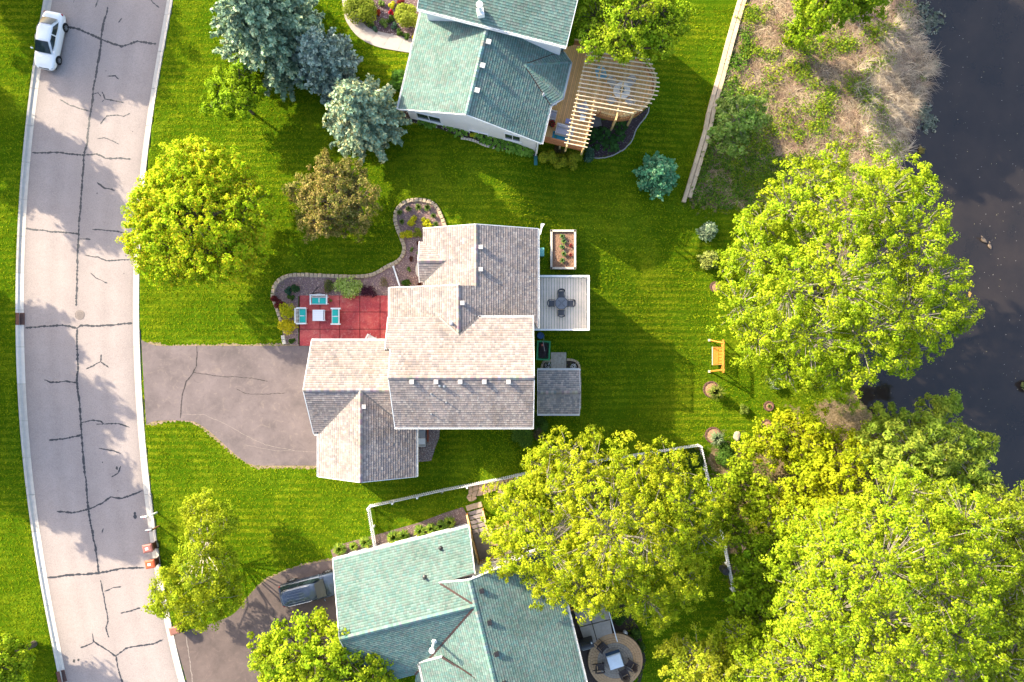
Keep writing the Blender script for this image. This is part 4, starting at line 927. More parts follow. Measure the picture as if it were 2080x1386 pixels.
def meter():
    g = G(1099, 515); t = thing('utility_cabinet', 'teal metal utility cabinet against the east wall of the house', 'cabinet', tuple(g)); m = mat('metal_teal', (.16, .42, .40), (.12, .34, .32), 3, .5); z = .9
    MB().box(0, 0, .45, .36, .62, .9).build('body', m, t, local=True, bevel=.02); MB().box(.0, 0, .92, .42, .68, .05).build('lid', m, t, local=True); MB().box(.19, .2, .5, .02, .06, .12).build('latch', DARKM, t, local=True)
meter()
def pedestal():
    g = G(421, 309); t = thing('utility_box', 'pale green utility box standing on the front lawn', 'utility box', tuple(g), .12); m = mat('metal_sage', (.40, .50, .46), (.32, .42, .38), 3, .5)
    MB().box(0, 0, .36, .50, .42, .78).build('body', m, t, local=True, bevel=.02); MB().box(0, 0, .77, .56, .48, .07).build('lid', mat('metal_sage_light', (.62, .66, .64), (.55, .6, .58), 3, .5), t, local=True, bevel=.015); MB().box(0, -.22, .4, .4, .02, .5).build('door', m, t, local=True)
pedestal()

# ------------------------------------------------------------------ red patio and its furniture
def red_patio():
    t = NT('stamped_concrete'); n1 = t.noise(.9, 6, .7, True); n2 = t.noise(3.5, 6, .75, True, dist=1.0); c = t.ramp(n1, [(.38, (.31, .032, .038)), (.5, (.43, .050, .050)), (.62, (.52, .092, .076))]); c = t.mix(t.mapr(n2, .52, .66, 0, .6), c, (.52, .22, .17)); c = t.mix(t.mapr(n2, .34, .45, .5, 0), c, (.27, .040, .05)); t.bump(n2, .3, .02); m = t.fin(c, .55, .35)
    r = link(bpy.data.objects.new('patio', None)); tag(r, kind='structure'); z0, z1 = -.05, .16
    xs = [608.5, 650, 690, 731, 772, 806]; ys = [600, 634, 669, 703]
    for i in range(5):
        for j in range(3):
            a, b = P(xs[i], ys[j], z1), P(xs[i + 1], ys[j + 1], z1); g = .022; poly = [(a.x + g, a.y - g), (b.x - g, a.y - g), (b.x - g, b.y + g), (a.x + g, b.y + g)]
            if j == 2 and i > 0: poly = [(x, max(y, -.3)) for x, y in poly]
            MB().prism(poly, z0, z1).build('patio_slab', m, r, bevel=.008)
    MB().prism([tuple(P(x, y)[:2]) for x, y in ((608, 600), (806, 600), (806, 703), (608, 703))], z0, z1 - .05).build('joint_fill', mat('joint_dark', (.07, .02, .02), (.05, .015, .015), 6, .9), r)
red_patio()
TURQ = mat('cushion_turquoise', (.03, .46, .40), (.02, .38, .34), 14, .85, bump=.2, bscale=50)
def glider(label, px, py, rz, L):
    """white slatted bench, back on -x side of its own frame"""
    p = P(px, py, .5); t = thing('garden_bench', label, 'bench', (p.x, p.y, .16), rz, 'white benches on the red patio'); D = .62
    for k in range(5): MB().box(-.22 + k * .12, 0, .38, .10, L, .03).build('seat_slat', WHITE, t, local=True)
    nb = int(L / .11)
    for k in range(nb + 1): MB().obox((-.35, -L / 2 + .03 + k * (L - .06) / nb, .68), (.02, 0, 0), (0, .05, 0), (-.14, 0, .56)).build('back_slat', WHITE, t, local=True)
    MB().box(-.42, 0, .97, .07, L + .04, .06).build('top_rail', WHITE, t, local=True)
    for s in (-1, 1):
        MB().box(-.06, s * (L / 2 + .05), .62, D + .18, .11, .035).build('armrest', WHITE, t, local=True)
        for x in (-.3, .24): MB().box(x, s * (L / 2 + .04), .30, .07, .07, .6).build('leg', WHITE, t, local=True)
    for s in (-1, 1):
        c = thing('seat_cushion', f'turquoise cushion on the {label.split(",")[1].strip()}, {("upper" if s * math.cos(rz) > .5 else "lower") if abs(math.cos(rz)) > .5 else ("right" if s > 0 else "left")} one', 'cushion', (p.x, p.y, .16), rz, 'turquoise cushions on the patio benches')
        MB().box(.02, s * (L * .245), .445, .46, L * .46, .09).build('pad', TURQ, c, local=True, bevel=.03)
    MB().box(-.02, 0, .45, .34, .07, .1).build('centre_arm', WHITE, t, local=True)
glider('white slatted patio bench, bench backing onto the yellow shrubs', 615, 642, 0, 1.15)
glider('white slatted patio bench, bench nearest the house wall', 682, 643, math.pi, 1.15)
glider('white slatted patio bench, bench below the climbing vine', 649, 611, -math.pi / 2, 1.2)
def fire_table():
    p = P(648, 641, .5); t = thing('coffee_table', 'square white coffee table between the turquoise cushioned benches', 'table', (p.x, p.y, .16))
    for k in range(6): MB().box(0, -.375 + k * .15, .46, .96, .145, .04).build('top_plank', mat('white_bright', (.82, .82, .81), (.78, .78, .77), 2, .45), t, local=True)
    for s in (-1, 1): MB().box(s * .46, 0, .38, .04, .86, .12).build('apron', WHITE, t, local=True); [MB().box(s * .43, q * .39, .22, .07, .07, .44).build('leg', WHITE, t, local=True) for q in (-1, 1)]
    MB().box(.41, 0, .483, .045, .78, .012).build('slot', DARKM, t, local=True)
fire_table()
def adirondack(label, p, rz, m, cat='chair', group=None):
    t = thing('adirondack_chair', label, cat, p, rz, group); V = Vector
    for k in range(6): MB().obox((.28 - k * .09, 0, .36 - k * .022), (.08, 0, 0), (0, .52, 0), (-.0, 0, .022)).build('seat_slat', m, t, local=True)
    for k in range(7):
        a = (k - 3) * .075; hgt = .78 - .025 * (k - 3) ** 2; MB().obox((-.30 - .14 * hgt, a * 1.05 , .25 + hgt / 2), (.02, 0, .006), (0, .068, 0), (-.28 * hgt, a * .35, hgt)).build('back_slat', m, t, local=True)
    for s in (-1, 1):
        MB().box(-.02, s * .34, .55, .72, .13, .025).build('armrest', m, t, local=True); MB().box(.28, s * .29, .27, .09, .03, .54).build('leg', m, t, local=True); MB().obox((-.15, s * .27, .22), (.95, 0, .0), (0, .03, 0), (-.2, 0, .11)).build('side_rail', m, t, local=True)
    return t
p = P(752, 689, .6); adirondack('white adirondack chair half under the garage eave', (p.x, p.y - .05, .16), math.radians(62), WHITE)
# small curved bench by the bay
def stone_bench():
    g = G(850, 549); t = thing('curved_bench', 'small pale curved stone bench by the front bay', 'bench', tuple(g)); m = mat('cast_stone', (.62, .56, .47), (.5, .45, .38), 5, .85, bump=.3); b = MB(); n = 8
    for i in range(n):
        a0, a1 = math.radians(150 + 60 * i / n), math.radians(150 + 60 * (i + 1) / n); q = lambda r, a: (r * math.cos(a) + .95, r * math.sin(a)); b.prism([q(.85, a0), q(1.13, a0), q(1.13, a1), q(.85, a1)], .38, .46)
    b.build('seat', m, t, local=True)
    for a in (160, 200): MB().box(.99 * math.cos(math.radians(a)) + .95, .99 * math.sin(math.radians(a)), .19, .24, .09, .38, math.radians(a)).build('leg', m, t, local=True)
stone_bench()
# cellar hatch south of the house and gravel strip
def hatch():
    g = G(856, 890); t = thing('cellar_hatch', 'grey and white sloped hatch cover on the south side of the house', 'hatch', tuple(g)); a, b = P(846, 867, .7), P(864, 908, .6); w = b.x - a.x; L = a.y - b.y; cx, cy = (a.x + b.x) / 2, (a.y + b.y) / 2
    m2 = mat('metal_grey', (.38, .38, .40), (.32, .32, .34), 4, .5)
    MB().box(cx, a.y - L * .28, .62, w, L * .54, .06).build('upper_panel', m2, t); MB().obox((cx, b.y + L * .21, .56), (w, 0, 0), (0, L * .42, .12), (0, 0, .05)).build('lower_panel', mat('white_bright', (.82, .82, .81), (.78, .78, .77), 2, .45), t); MB().box(cx, cy, .28, w - .06, L - .06, .56).build('curb', CONC, t)
    r = MB().box(b.x + .16, a.y - .75, .25, .12, 1.0, .3).build('timber_edge', mat('red_timber', (.30, .09, .05), (.2, .06, .035), 4, .8), t)
hatch()

# ------------------------------------------------------------------ kerbside: carts, mailboxes
def trash_cart(label, px, py, rz, body, lidc, sticker):
    p = P(px, py, 1.0); t = thing('trash_cart', label, 'trash cart', (p.x, p.y, .03), rz, 'wheeled trash carts by the kerb'); b = MB()
    def ring(z, w, d, x=0): return [(x - d / 2, -w / 2, z), (x + d / 2, -w / 2, z), (x + d / 2, w / 2, z), (x - d / 2, w / 2, z)]
    R = [ring(.08, .44, .46), ring(.5, .52, .56, .01), ring(.92, .60, .68, .02), ring(.97, .64, .74, .02)]; vs = sum(R, []); fs = [(0, 3, 2, 1), (12, 13, 14, 15)]
    for k in range(3): fs += [(4 * k + i, 4 * k + (i + 1) % 4, 4 * k + 4 + (i + 1) % 4, 4 * k + 4 + i) for i in range(4)]
    b.add(vs, fs); b.build('bin_body', body, t, local=True, bevel=.03)
    l = MB(); vs = ring(.985, .68, .80, .03) + ring(1.03, .66, .76, .03) + ring(1.075, .46, .54, .03); fs = [(3, 2, 1, 0), (8, 9, 10, 11)]
    for k in range(2): fs += [(4 * k + i, 4 * k + (i + 1) % 4, 4 * k + 4 + (i + 1) % 4, 4 * k + 4 + i) for i in range(4)]
    lid = l.add(vs, fs).build('lid', lidc, t, local=True, bevel=.015)
    if sticker: MB().box(.07, 0, 1.08, .24, .2, .006).build('sticker', mat('sticker_white', (.8, .78, .76), (.74, .72, .7), 6, .5), lid, local=True)
    MB().tube((-.42, -.26, 1.0), (-.42, .26, 1.0), .02, .02, 8).build('handle', body, t, local=True)
    for s in (-1, 1): MB().lathe([(.10, -.03), (.13, -.02), (.13, .02), (.10, .03)], 14, (-.28, s * .27, .13), Matrix.Rotation(math.pi / 2, 3, 'X')).build('wheel', RUBBER, t, local=True)
CB = mat('plastic_brown', (.085, .032, .022), (.06, .022, .016), 3, .5); CL = mat('lid_maroon', (.30, .115, .095), (.24, .09, .075), 3, .5); CR = mat('lid_orange_red', (.52, .10, .04), (.42, .08, .03), 3, .5); CLB = mat('lid_brown', (.26, .115, .085), (.20, .09, .065), 3, .5)
trash_cart('brown trash cart with maroon lid and white sticker, nearest the mailboxes', 301, 1114, math.radians(192), CB, CL, True)
trash_cart('trash cart with bright orange-red lid and white sticker on the kerb', 306, 1146, math.radians(190), CB, CR, True)
trash_cart('brown trash cart without sticker at the foot of the lower driveway', 355, 1281, math.radians(195), CB, CLB, False)
def mailbox(label, bx, by, mx, my, post, box):
    g = G(bx, by); m = P(mx, my, 1.22); t = thing('mailbox', label, 'mailbox', tuple(g), 0, 'mailboxes at the kerb'); d = (Vector((m.x, m.y, 0)) - Vector((g.x, g.y, 0))); d.z = 0; d.normalize()
    MB().box(g.x, g.y, g.z + .5, .11, .11, 1.2).build('post', post, t); arm = Vector((m.x, m.y, 1.08)); top = Vector((g.x, g.y, 1.06)); MB().beam(top - d * .1, arm + d * .2, .09, .09).build('arm', post, t); MB().beam(Vector((g.x, g.y, .65)), top.lerp(arm, .55), .07, .07).build('brace', post, t)
    ang = math.radians(187); ax = Vector((math.cos(ang), math.sin(ang), 0)); sd = Vector((-ax.y, ax.x, 0)); b = MB(); n = 8; c = Vector((m.x, m.y, 1.16)); prof = [(-.09, 0), (.09, 0)] + [(.09 * math.cos(math.pi * k / n), .13 + .09 * math.sin(math.pi * k / n)) for k in range(n + 1)]
    k = len(prof); vs = [c + ax * s + sd * u + Vector((0, 0, v)) for s in (-.25, .25) for u, v in prof]; b.add(vs, [tuple(range(k)), tuple(range(k, 2 * k))[::-1]] + [(i, i + k, (i + 1) % k + k, (i + 1) % k) for i in range(k)]); bx_ = b.build('box', box, t)
    MB().obox(c + ax * .255 + Vector((0, 0, .1)), ax * .015, sd * .15, (0, 0, .19)).build('door', DARKM, bx_); MB().obox(c + sd * .1 + Vector((0, 0, .2)), ax * .05, sd * .01, (0, 0, .16)).build('flag', mat('flag_red', (.5, .03, .03)), bx_)
mailbox('mailbox with white post, upper of the two at the kerb', 319, 1041, 294, 1050, WHITE, METALG)
mailbox('grey mailbox on a brown wooden post, lower of the two', 323, 1069, 303, 1077, mat('post_brown', (.22, .11, .05), (.16, .08, .04), 4, .8), mat('metal_box_grey', (.22, .22, .24), (.17, .17, .19), 4, .45, .5, .4))

# ------------------------------------------------------------------ cars
def loft_body(stations, prof_fn, nseg):
    vs, fs = [], []
    for st in stations: vs += prof_fn(*st)
    n = len(prof_fn(*stations[0]))
    for i in range(len(stations) - 1):
        for j in range(n - 1): fs.append((i * n + j, i * n + j + 1, (i + 1) * n + j + 1, (i + 1) * n + j))
    fs.append(tuple(range(n))); fs.append(tuple(range((len(stations) - 1) * n, len(stations) * n))[::-1]); return vs, fs
def car(name, label, loc, rz, paint, L, Wd, st, gh, wheels, wr, trim, rails=False, grp=None):
    """x forward. st: (x, half width, sill z, belt z, top z); gh: (base front x, roof front x, roof rear x, base rear x, belt z, roof z, base half w, roof half w)"""
    t = thing(name, label, 'car' if name == 'sedan_car' else 'suv', loc, rz)
    def prof(x, w, s, b, tp):
        h = [(w * .90, s), (w, s + (b - s) * .35), (w * 1.0, s + (b - s) * .7), (w * .97, b), (w * .86, b + (tp - b) * .72), (w * .5, tp), (0, tp + .012)]
        return [(x, -a, z) for a, z in h] + [(x, a, z) for a, z in h[-2::-1]]
    vs, fs = loft_body(st, prof, 0); b = MB().add(vs, fs); body = b.build('body', paint, t, local=True, smooth=True)
    sub = body.modifiers.new('s', 'SUBSURF'); sub.levels = sub.render_levels = 2
    f0, f1, r1, r0, zb, zr, wb, wt = gh
    # cabin: roof with pillars, lofted in four rings
    def ring(x0, x1, w, z, k): # rounded plan, x0 front
        pts = []; m = (x0 + x1) / 2; hl = (x0 - x1) / 2
        for i in range(24):
            a = 2 * math.pi * i / 24; ca, sa = math.cos(a), math.sin(a); e = k; pts.append((m + hl * math.copysign(abs(ca) ** e, ca), w * math.copysign(abs(sa) ** e, sa), z - .03 * abs(sa)))
        return pts
    lerp = lambda a, c, q: a + (c - a) * q
    rings = [ring(f0, r0, wb, zb - .06, .45), ring(lerp(f0, f1, .5), lerp(r0, r1, .5), lerp(wb, wt, .5) + .01, lerp(zb, zr, .55), .42), ring(f1 + .04, r1 - .04, wt + .01, zr - .035, .42), ring(f1 - .12, r1 + .12, wt - .08, zr + .01, .5), ring(f1 - .5, r1 + .5, wt * .4, zr + .03, .8)]
    vs = sum(rings, []); fs = [tuple(range(96, 120))]
    for k in range(4): fs += [(24 * k + i, 24 * k + (i + 1) % 24, 24 * k + 24 + (i + 1) % 24, 24 * k + 24 + i) for i in range(24)]
    MB().add(vs, fs).build('roof', paint, t, local=True, smooth=True)
    # glass, a few mm proud of the cabin shell
    def pane(nm, q): 
        c = sum((Vector(p) for p in q), Vector()) / 4; n = (Vector(q[1]) - Vector(q[0])).cross(Vector(q[3]) - Vector(q[0])).normalized(); ctr = Vector(((f0 + r0) / 2, 0, zb)); n = n if n.dot(c - ctr) > 0 else -n
        g = MB(); rows = []
        for i in range(5):
            a = Vector(q[0]).lerp(Vector(q[1]), i / 4); d = Vector(q[3]).lerp(Vector(q[2]), i / 4); bow = math.sin(math.pi * i / 4) * .05
            rows += [a + n * (.025 + bow), a.lerp(d, .5) + n * (.03 + bow), d + n * (.02 + bow)]
        g.add(rows, [(3 * i + j, 3 * i + j + 1, 3 * i + j + 4, 3 * i + j + 3) for i in range(4) for j in range(2)]); g.build(nm, GLASS, t, local=True, smooth=True)
    wz = lambda q: lerp(wb, wt, q); zz = lambda q: lerp(zb - .02, zr - .03, q)
    pane('windscreen', [(lerp(f0, f1, .06), -wz(.06) * .88, zz(.1)), (lerp(f0, f1, .06), wz(.06) * .88, zz(.1)), (lerp(f0, f1, .93), wz(.93) * .86, zz(.96)), (lerp(f0, f1, .93), -wz(.93) * .86, zz(.96))])
    pane('rear_window', [(lerp(r0, r1, .1), -wz(.1) * .84, zz(.14)), (lerp(r0, r1, .1), wz(.1) * .84, zz(.14)), (lerp(r0, r1, .9), wz(.9) * .82, zz(.94)), (lerp(r0, r1, .9), -wz(.9) * .82, zz(.94))])
    for s in (-1, 1):
        xs = [lerp(f0, f1, .28), (f1 + r1) / 2 + .08, (f1 + r1) / 2 - .02, lerp(r0, r1, .34)]; xt = [lerp(f0, f1, .98) - .05, (f1 + r1) / 2 + .08, (f1 + r1) / 2 - .02, lerp(r0, r1, .95) + .08]
        for k in (0, 2): pane('side_window', [(xs[k], s * (wz(.12) + .0), zz(.18)), (xs[k + 1], s * wz(.12), zz(.18)), (xt[k + 1], s * wz(.86), zz(.84)), (xt[k], s * wz(.86), zz(.84))])
        m = MB().blob((f0 - .22, s * (wb + .16), zb + .1), .11, 2, .02, (.6, 1.0, .65)); m.build('wing_mirror', paint, t, local=True, smooth=True)
    for x in wheels:
        for s in (-1, 1):
            w = st[len(st) // 2][1]; c = (x, s * (w - .085), wr); Mx = Matrix.Rotation(s * -math.pi / 2, 3, 'X')
            ty = MB().lathe([(wr * .62, -.10), (wr * .93, -.10), (wr, -.06), (wr, .06), (wr * .93, .10), (wr * .62, .10)], 24, c, Mx).build('tyre', RUBBER, t, local=True, smooth=False)
            r = MB().lathe([(wr * .62, .07), (wr * .60, .105), (wr * .5, .09), (wr * .1, .1), (0.01, .11)], 20, c, Mx)
            for k in range(7): a = k * 2 * math.pi / 7; q = Mx @ Vector((math.cos(a) * wr * .35, math.sin(a) * wr * .35, .108)); u = Mx @ Vector((math.cos(a), math.sin(a), 0)); v = Mx @ Vector((-math.sin(a), math.cos(a), 0)); r.obox(Vector(c) + q, u * wr * .5, v * .035, Mx @ Vector((0, 0, .02)))
            r.build('rim', METALG, ty, local=True)
            ar = MB().lathe([(wr * 1.10, -.02), (wr * 1.12, .035), (wr * .98, .036)], 24, (x, s * (w - .03), wr + .02), Mx); ar.build('wheel_arch', RUBBER, t, local=True)
    fx, rx = st[-1][0], st[0][0]; w = Wd / 2
    for s in (-1, 1):
        MB().blob((fx - .24, s * (w - .30), st[-2][3] - .02), .17, 2, .02, (1.0, .8, .45)).build('headlight', mat('lamp_clear', (.55, .57, .6), (.45, .47, .5), 4, .1, .8), t, local=True, smooth=True)
        MB().blob((rx + .13, s * (w - .24), st[1][3] + .02), .15, 2, .02, (.7, 1.1, .5)).build('tail_light', mat('lamp_red', (.35, .01, .012), (.25, .01, .01), 4, .2, .6), t, local=True, smooth=True)
    MB().box(fx - .06, 0, .55, .1, Wd * .45, .12).build('grille', DARKM, t, local=True); MB().box((fx + rx) / 2, 0, .24, (fx - rx) * .9, Wd * .82, .12).build('underbody', RUBBER, t, local=True)
    if rails:
        for s in (-1, 1): MB().path([(f1 - .35, s * (wt - .05), zr + .02), (f1 - .45, s * (wt - .05), zr + .10), (r1 + .5, s * (wt - .05), zr + .10), (r1 + .4, s * (wt - .05), zr + .02)], [.02] * 4, 6).build('roof_rail', METALG, t, local=True)
        for k in range(-2, 3): MB().box((f1 + r1) / 2 - .25, k * .22, zr + .034, (f1 - r1) * .5, .025, .02).build('roof_rib', mat('rib_bright', (.16, .19, .24), (.13, .155, .2), 3, .3, .5, .4), t, local=True)
    return t
CWHITE = mat('car_paint_white', (.80, .80, .81), (.79, .79, .80), 1, .18, .6)
st = [(-2.28, .66, .34, .66, .76), (-2.18, .80, .26, .72, .92), (-1.7, .88, .22, .78, 1.02), (-1.0, .89, .20, .80, .98), (0, .89, .20, .80, .96), (.9, .89, .20, .78, .95), (1.4, .88, .22, .74, .90), (1.9, .84, .24, .68, .78), (2.2, .72, .30, .58, .64), (2.30, .52, .38, .50, .54)]
p = P(99, 82, .7); car('sedan_car', 'white sedan parked at the left kerb', (p.x, p.y, .03), math.radians(258.5), CWHITE, 4.6, 1.78, st, (1.18, .28, -.95, -1.72, .95, 1.43, .76, .57), (-1.36, 1.34), .32, None)
CSUV = mat('car_paint_slate', (.050, .068, .105), (.045, .062, .095), 1, .12, .8, .35)
st = [(-2.45, .80, .40, .86, 1.02), (-2.38, .90, .32, .92, 1.08), (-1.8, .95, .30, .96, 1.12), (-1.0, .96, .28, .96, 1.12), (.3, .96, .28, .95, 1.11), (1.1, .96, .28, .94, 1.10), (1.7, .94, .30, .92, 1.06), (2.2, .90, .34, .86, .98), (2.4, .80, .40, .76, .86), (2.47, .64, .45, .66, .74)]
p = P(640, 1197, 1.2); car('suv_car', 'dark slate blue suv parked in the lower driveway', (p.x - .42, p.y - .10, .13), math.radians(13.8), CSUV, 4.95, 1.92, st, (1.25, .62, -2.05, -2.36, 1.10, 1.80, .84, .66), (-1.45, 1.5), .38, None, True)
# ------------------------------------------------------------------ round timber deck and pergola of the top house
CEDAR = mat('cedar_board', (.82, .49, .21), (.70, .40, .16), 2.5, .65, attr=True, bump=.25, bscale=20)
CEDARP = mat('cedar_pale', (.60, .42, .20), (.50, .34, .15), 3, .65, bump=.2, bscale=20)
CEDARD = mat('cedar_dark', (.40, .17, .07), (.31, .125, .05), 3, .7, bump=.2, bscale=20)
RAFT = mat('rafter_white', (.74, .61, .43), (.64, .51, .35), 3, .6)
def north_deck():
    pt, a, c, E_, R0 = NORTH; zf = .55; V = Vector; zr = zf + 1.0
    W_ = lambda x, y, z=zf: P(x, y, z)
    edge = [W_(1095, 283), W_(1183, 305), W_(1204, 232)] + [W_(*q) for q in curve([(1206, 231), (1231, 240), (1262, 244), (1290, 236), (1312, 217), (1324, 190), (1326, 166), (1317, 145), (1303, 128), (1280, 112), (1250, 100), (1225, 96)], 4)] + [W_(1165, 92), pt(8.4, E_ - .4, zf), pt(.4, E_ - .4, zf)]
    poly = [(q.x, q.y) for q in edge]; t = thing('timber_deck', 'amber timber deck with a rounded end behind the top house', 'deck', (5, 18, -2.5))
    n = c; u = a                                                         # boards run along the house wall
    us = [(V((*q, 0)) - R0).dot(u) for q in poly]; ws = [(V((*q, 0)) - R0).dot(n) for q in poly]; bw = .14; w = min(ws); k = len(poly); B = MB(); cnt = 0
    while w < max(ws):
        m = w + bw / 2; xs = []
        for i in range(k):
            a0, b0, a1, b1 = us[i], ws[i], us[(i + 1) % k], ws[(i + 1) % k]
            if (b0 > m) != (b1 > m): xs.append(a0 + (a1 - a0) * (m - b0) / (b1 - b0))
        xs.sort()
        for l, r in zip(xs[::2], xs[1::2]):
            j = random.uniform(.82, 1.12); q = R0 + u * (l + r) / 2 + n * m; B.obox((q.x, q.y, zf - .02), u * (r - l), n * (bw - .012), (0, 0, .04), (j, j * random.uniform(.95, 1.03), j * random.uniform(.85, 1.05)))
        w += bw
    B.build('deck_boards', CEDAR, t, kind='stuff')
    outer = edge[:-2]
    for i in range(len(outer) - 1):
        p, q = outer[i], outer[i + 1]; big = (q - p).length > 2
        MB().beam(p - V((0, 0, .16)), q - V((0, 0, .16)), .06, .26, ext=.01).build('rim_board', CEDARD, t)
        if i == 1: pass
        MB().beam(p + V((0, 0, 1.0)), q + V((0, 0, 1.0)), .12, .045, ext=.02).build('top_rail', CEDARD if i < 2 else CEDARP, t); MB().beam(p + V((0, 0, .12)), q + V((0, 0, .12)), .05, .08, ext=.01).build('bottom_rail', CEDARD, t)
        if big:
            for h in (.35, .58, .8): MB().beam(p + V((0, 0, h)), q + V((0, 0, h)), .04, .09).build('rail_board', CEDARD, t)
        L = (q - p).length; m = max(1, int(L / .14))
        if not big:
            for s in range(m): x = p.lerp(q, s / m); MB().box(x.x, x.y, zf + .54, .035, .035, .84).build('baluster', CEDARD, t)
        if i % 5 == 0 or big: MB().box(p.x, p.y, zf + .48, .12, .12, 1.1).build('rail_post', CEDARD, t)
    for x, y in ((1290, 226), (1254, 236), (1316, 190), (1200, 228), (1186, 297), (1140, 287), (1290, 130), (1230, 170), (1170, 230)):
        q = W_(x, y); g = gzs(q.x, q.y); MB().box(q.x, q.y, (g - .2 + zf - .3) / 2, .16, .16, zf - .3 - g + .2).build('support_post', CEDARP, t)
    # pergola
    zp = zf + 2.35; t2 = thing('pergola', 'pergola of pale rafters over the round timber deck', 'pergola', (6, 18, zf))
    Q = lambda x, y, z=zp: P(x, y, z)
    for p, q in (((1190, 120), (1151, 299)), ((1224, 125), (1185, 304)), ((1276, 118), (1251, 245))): MB().beam(Q(*p), Q(*q), .10, .16).build('beam', CEDARP, t2)
    cv = curve([(1300, 118), (1312, 131), (1325, 152), (1330, 170), (1326, 192), (1310, 213), (1288, 228), (1267, 232)], 4)
    for i in range(len(cv) - 1): MB().beam(Q(*cv[i]), Q(*cv[i + 1]), .08, .15, ext=.02).build('curved_beam', CEDARP, t2)
    nl = 24
    for i in range(nl):
        f = i / (nl - 1); ly = 104 + 186 * f; lx = 1192 - 46 * f; sl = .135 + .075 * f
        if ly < 222 - 6:
            # run to the rounded side
            best = None
            for x in np.arange(1240, 1345, .5):
                yy = ly + (x - lx) * sl; lim = np.interp(yy, [100, 118, 131, 152, 170, 192, 213, 228, 233], [1300, 1318, 1326, 1336, 1340, 1337, 1322, 1300, 1276])
                if x >= lim: best = x; break
            rx = best or 1280
            if ly + (rx - lx) * sl > 233: rx = min(rx, lx + (236 - ly) / sl)
            rx = max(rx, 1212 - 20 * f)
        else: rx = 1211 - 18 * (ly - 222) / 68
        MB().beam(Q(lx, ly, zp + .14), Q(rx, ly + (rx - lx) * sl, zp + .14), .055, .12).build('rafter', RAFT, t2)
    for x, y in ((1188, 130), (1153, 290), (1222, 135), (1187, 297), (1254, 236), (1290, 226), (1322, 190), (1310, 130), (1272, 130)): q = Q(x, y); MB().box(q.x, q.y, (zf + zp) / 2, .12, .12, zp - zf).build('post', CEDARP, t2)
    # furniture
    WICK = mat('wicker_grey', (.58, .55, .52), (.42, .40, .38), 24, .8, bump=.6, bscale=60); PADG = mat('pad_grey', (.38, .38, .42), (.32, .32, .36), 8, .9)
    q = W_(1263, 184, zf + .72); tb = thing('round_table', 'round pale lattice table under the pergola', 'table', (q.x, q.y, zf)); lat = mat('table_lattice', (.80, .77, .72), (.45, .42, .39), 22, .7)
    MB().lathe([(.66, .68), (.68, .70), (.68, .72), (.6, .73), (0.01, .73)], 32).build('table_top', lat, tb, local=True); MB().lathe([(.3, 0), (.05, .06), (.05, .68)], 12).build('pedestal', DARKM, tb, local=True)
    cp = thing('flower_bowl', 'dark bowl of plants in the middle of the round table', 'plant bowl', (q.x, q.y, zf + .73)); MB().lathe([(.12, 0), (.2, .1), (.18, .12)], 14).build('bowl', DARKM, cp, local=True); leaf_patch(cp, (q.x, q.y, zf + .9), .2, .12, 90, [(.03, .05, .02), (.05, .08, .03)], .08)
    for nm, ang in (('upper left', 135), ('upper right', 48), ('lower right', -50), ('lower left', -140)):
        A = math.radians(ang); patio_chair(f'grey mesh chair at the round pergola table, {nm} of the four', (q.x + 1.02 * math.cos(A), q.y + 1.02 * math.sin(A), zf), A + math.pi, 'chairs around the round pergola table', WICK, METALG, 1.15)
    q = W_(1221, 151, zf + .5); adirondack('light blue adirondack chair under the pergola', (q.x, q.y, zf), math.radians(-75), mat('paint_sky', (.22, .50, .66), (.18, .42, .56), 3, .5))
    def club(label, px, py, rz, w=.75):
        q = W_(px, py, zf + .4); s = thing('armchair' if w < 1 else 'sofa', label, 'armchair' if w < 1 else 'sofa', (q.x, q.y, zf), rz)
        MB().box(0, 0, .18, .72, w, .3).build('base', WICK, s, local=True, bevel=.02); MB().box(-.33, 0, .55, .12, w, .5).build('backrest', WICK, s, local=True, bevel=.03)
        for y in (-1, 1): MB().box(0, y * (w / 2 - .05), .45, .72, .1, .3).build('armrest', WICK, s, local=True, bevel=.03)
        MB().box(.05, 0, .4, .6, w - .22, .14).build('seat_cushion', PADG, s, local=True, bevel=.04); MB().box(-.22, 0, .62, .14, w - .22, .4).build('back_cushion', PADG, s, local=True, bevel=.04)
    club('grey armchair under the pergola edge', 1183, 220, math.radians(200)); club('grey armchair against the house wall on the amber deck', 1121, 234, math.radians(-14)); club('grey two-seat sofa at the end of the amber deck', 1147, 266, math.radians(-104), 1.45)
    q = W_(1184, 239, zf + .5); s = thing('side_table', 'white side table with a dark candle beside the pergola armchair', 'side table', (q.x, q.y, zf), -.25); MB().box(0, 0, .45, .42, .5, .04).build('top', WHITE, s, local=True); [MB().box(x * .17, y * .2, .22, .04, .04, .44).build('leg', WHITE, s, local=True) for x in (-1, 1) for y in (-1, 1)]; MB().lathe([(.06, .47), (.06, .6), (.04, .61)], 12, (.08, .08, 0)).build('candle', DARKM, s, local=True)
    q = W_(1154, 246, zf + .5); s = thing('side_table', 'small lilac side table beside the sofa', 'side table', (q.x, q.y, zf), -.2); lm = mat('paint_lilac', (.27, .28, .48), (.22, .23, .40), 3, .5); MB().box(0, 0, .42, .4, .4, .04).build('top', lm, s, local=True); [MB().box(x * .15, y * .15, .21, .04, .04, .42).build('leg', lm, s, local=True) for x in (-1, 1) for y in (-1, 1)]
    q = W_(1121, 253, zf + .3); s = thing('flower_pot', 'pot of red flowers beside the house on the amber deck', 'flower pot', (q.x, q.y, zf)); MB().lathe([(.15, 0), (.21, .3), (.23, .32), (.18, .32)], 16).build('pot', DARKM, s, local=True); leaf_patch(s, (q.x, q.y, zf + .45), .28, .18, 140, [(.03, .07, .02), (.04, .1, .02), (.35, .02, .03), (.4, .03, .05)], .1)
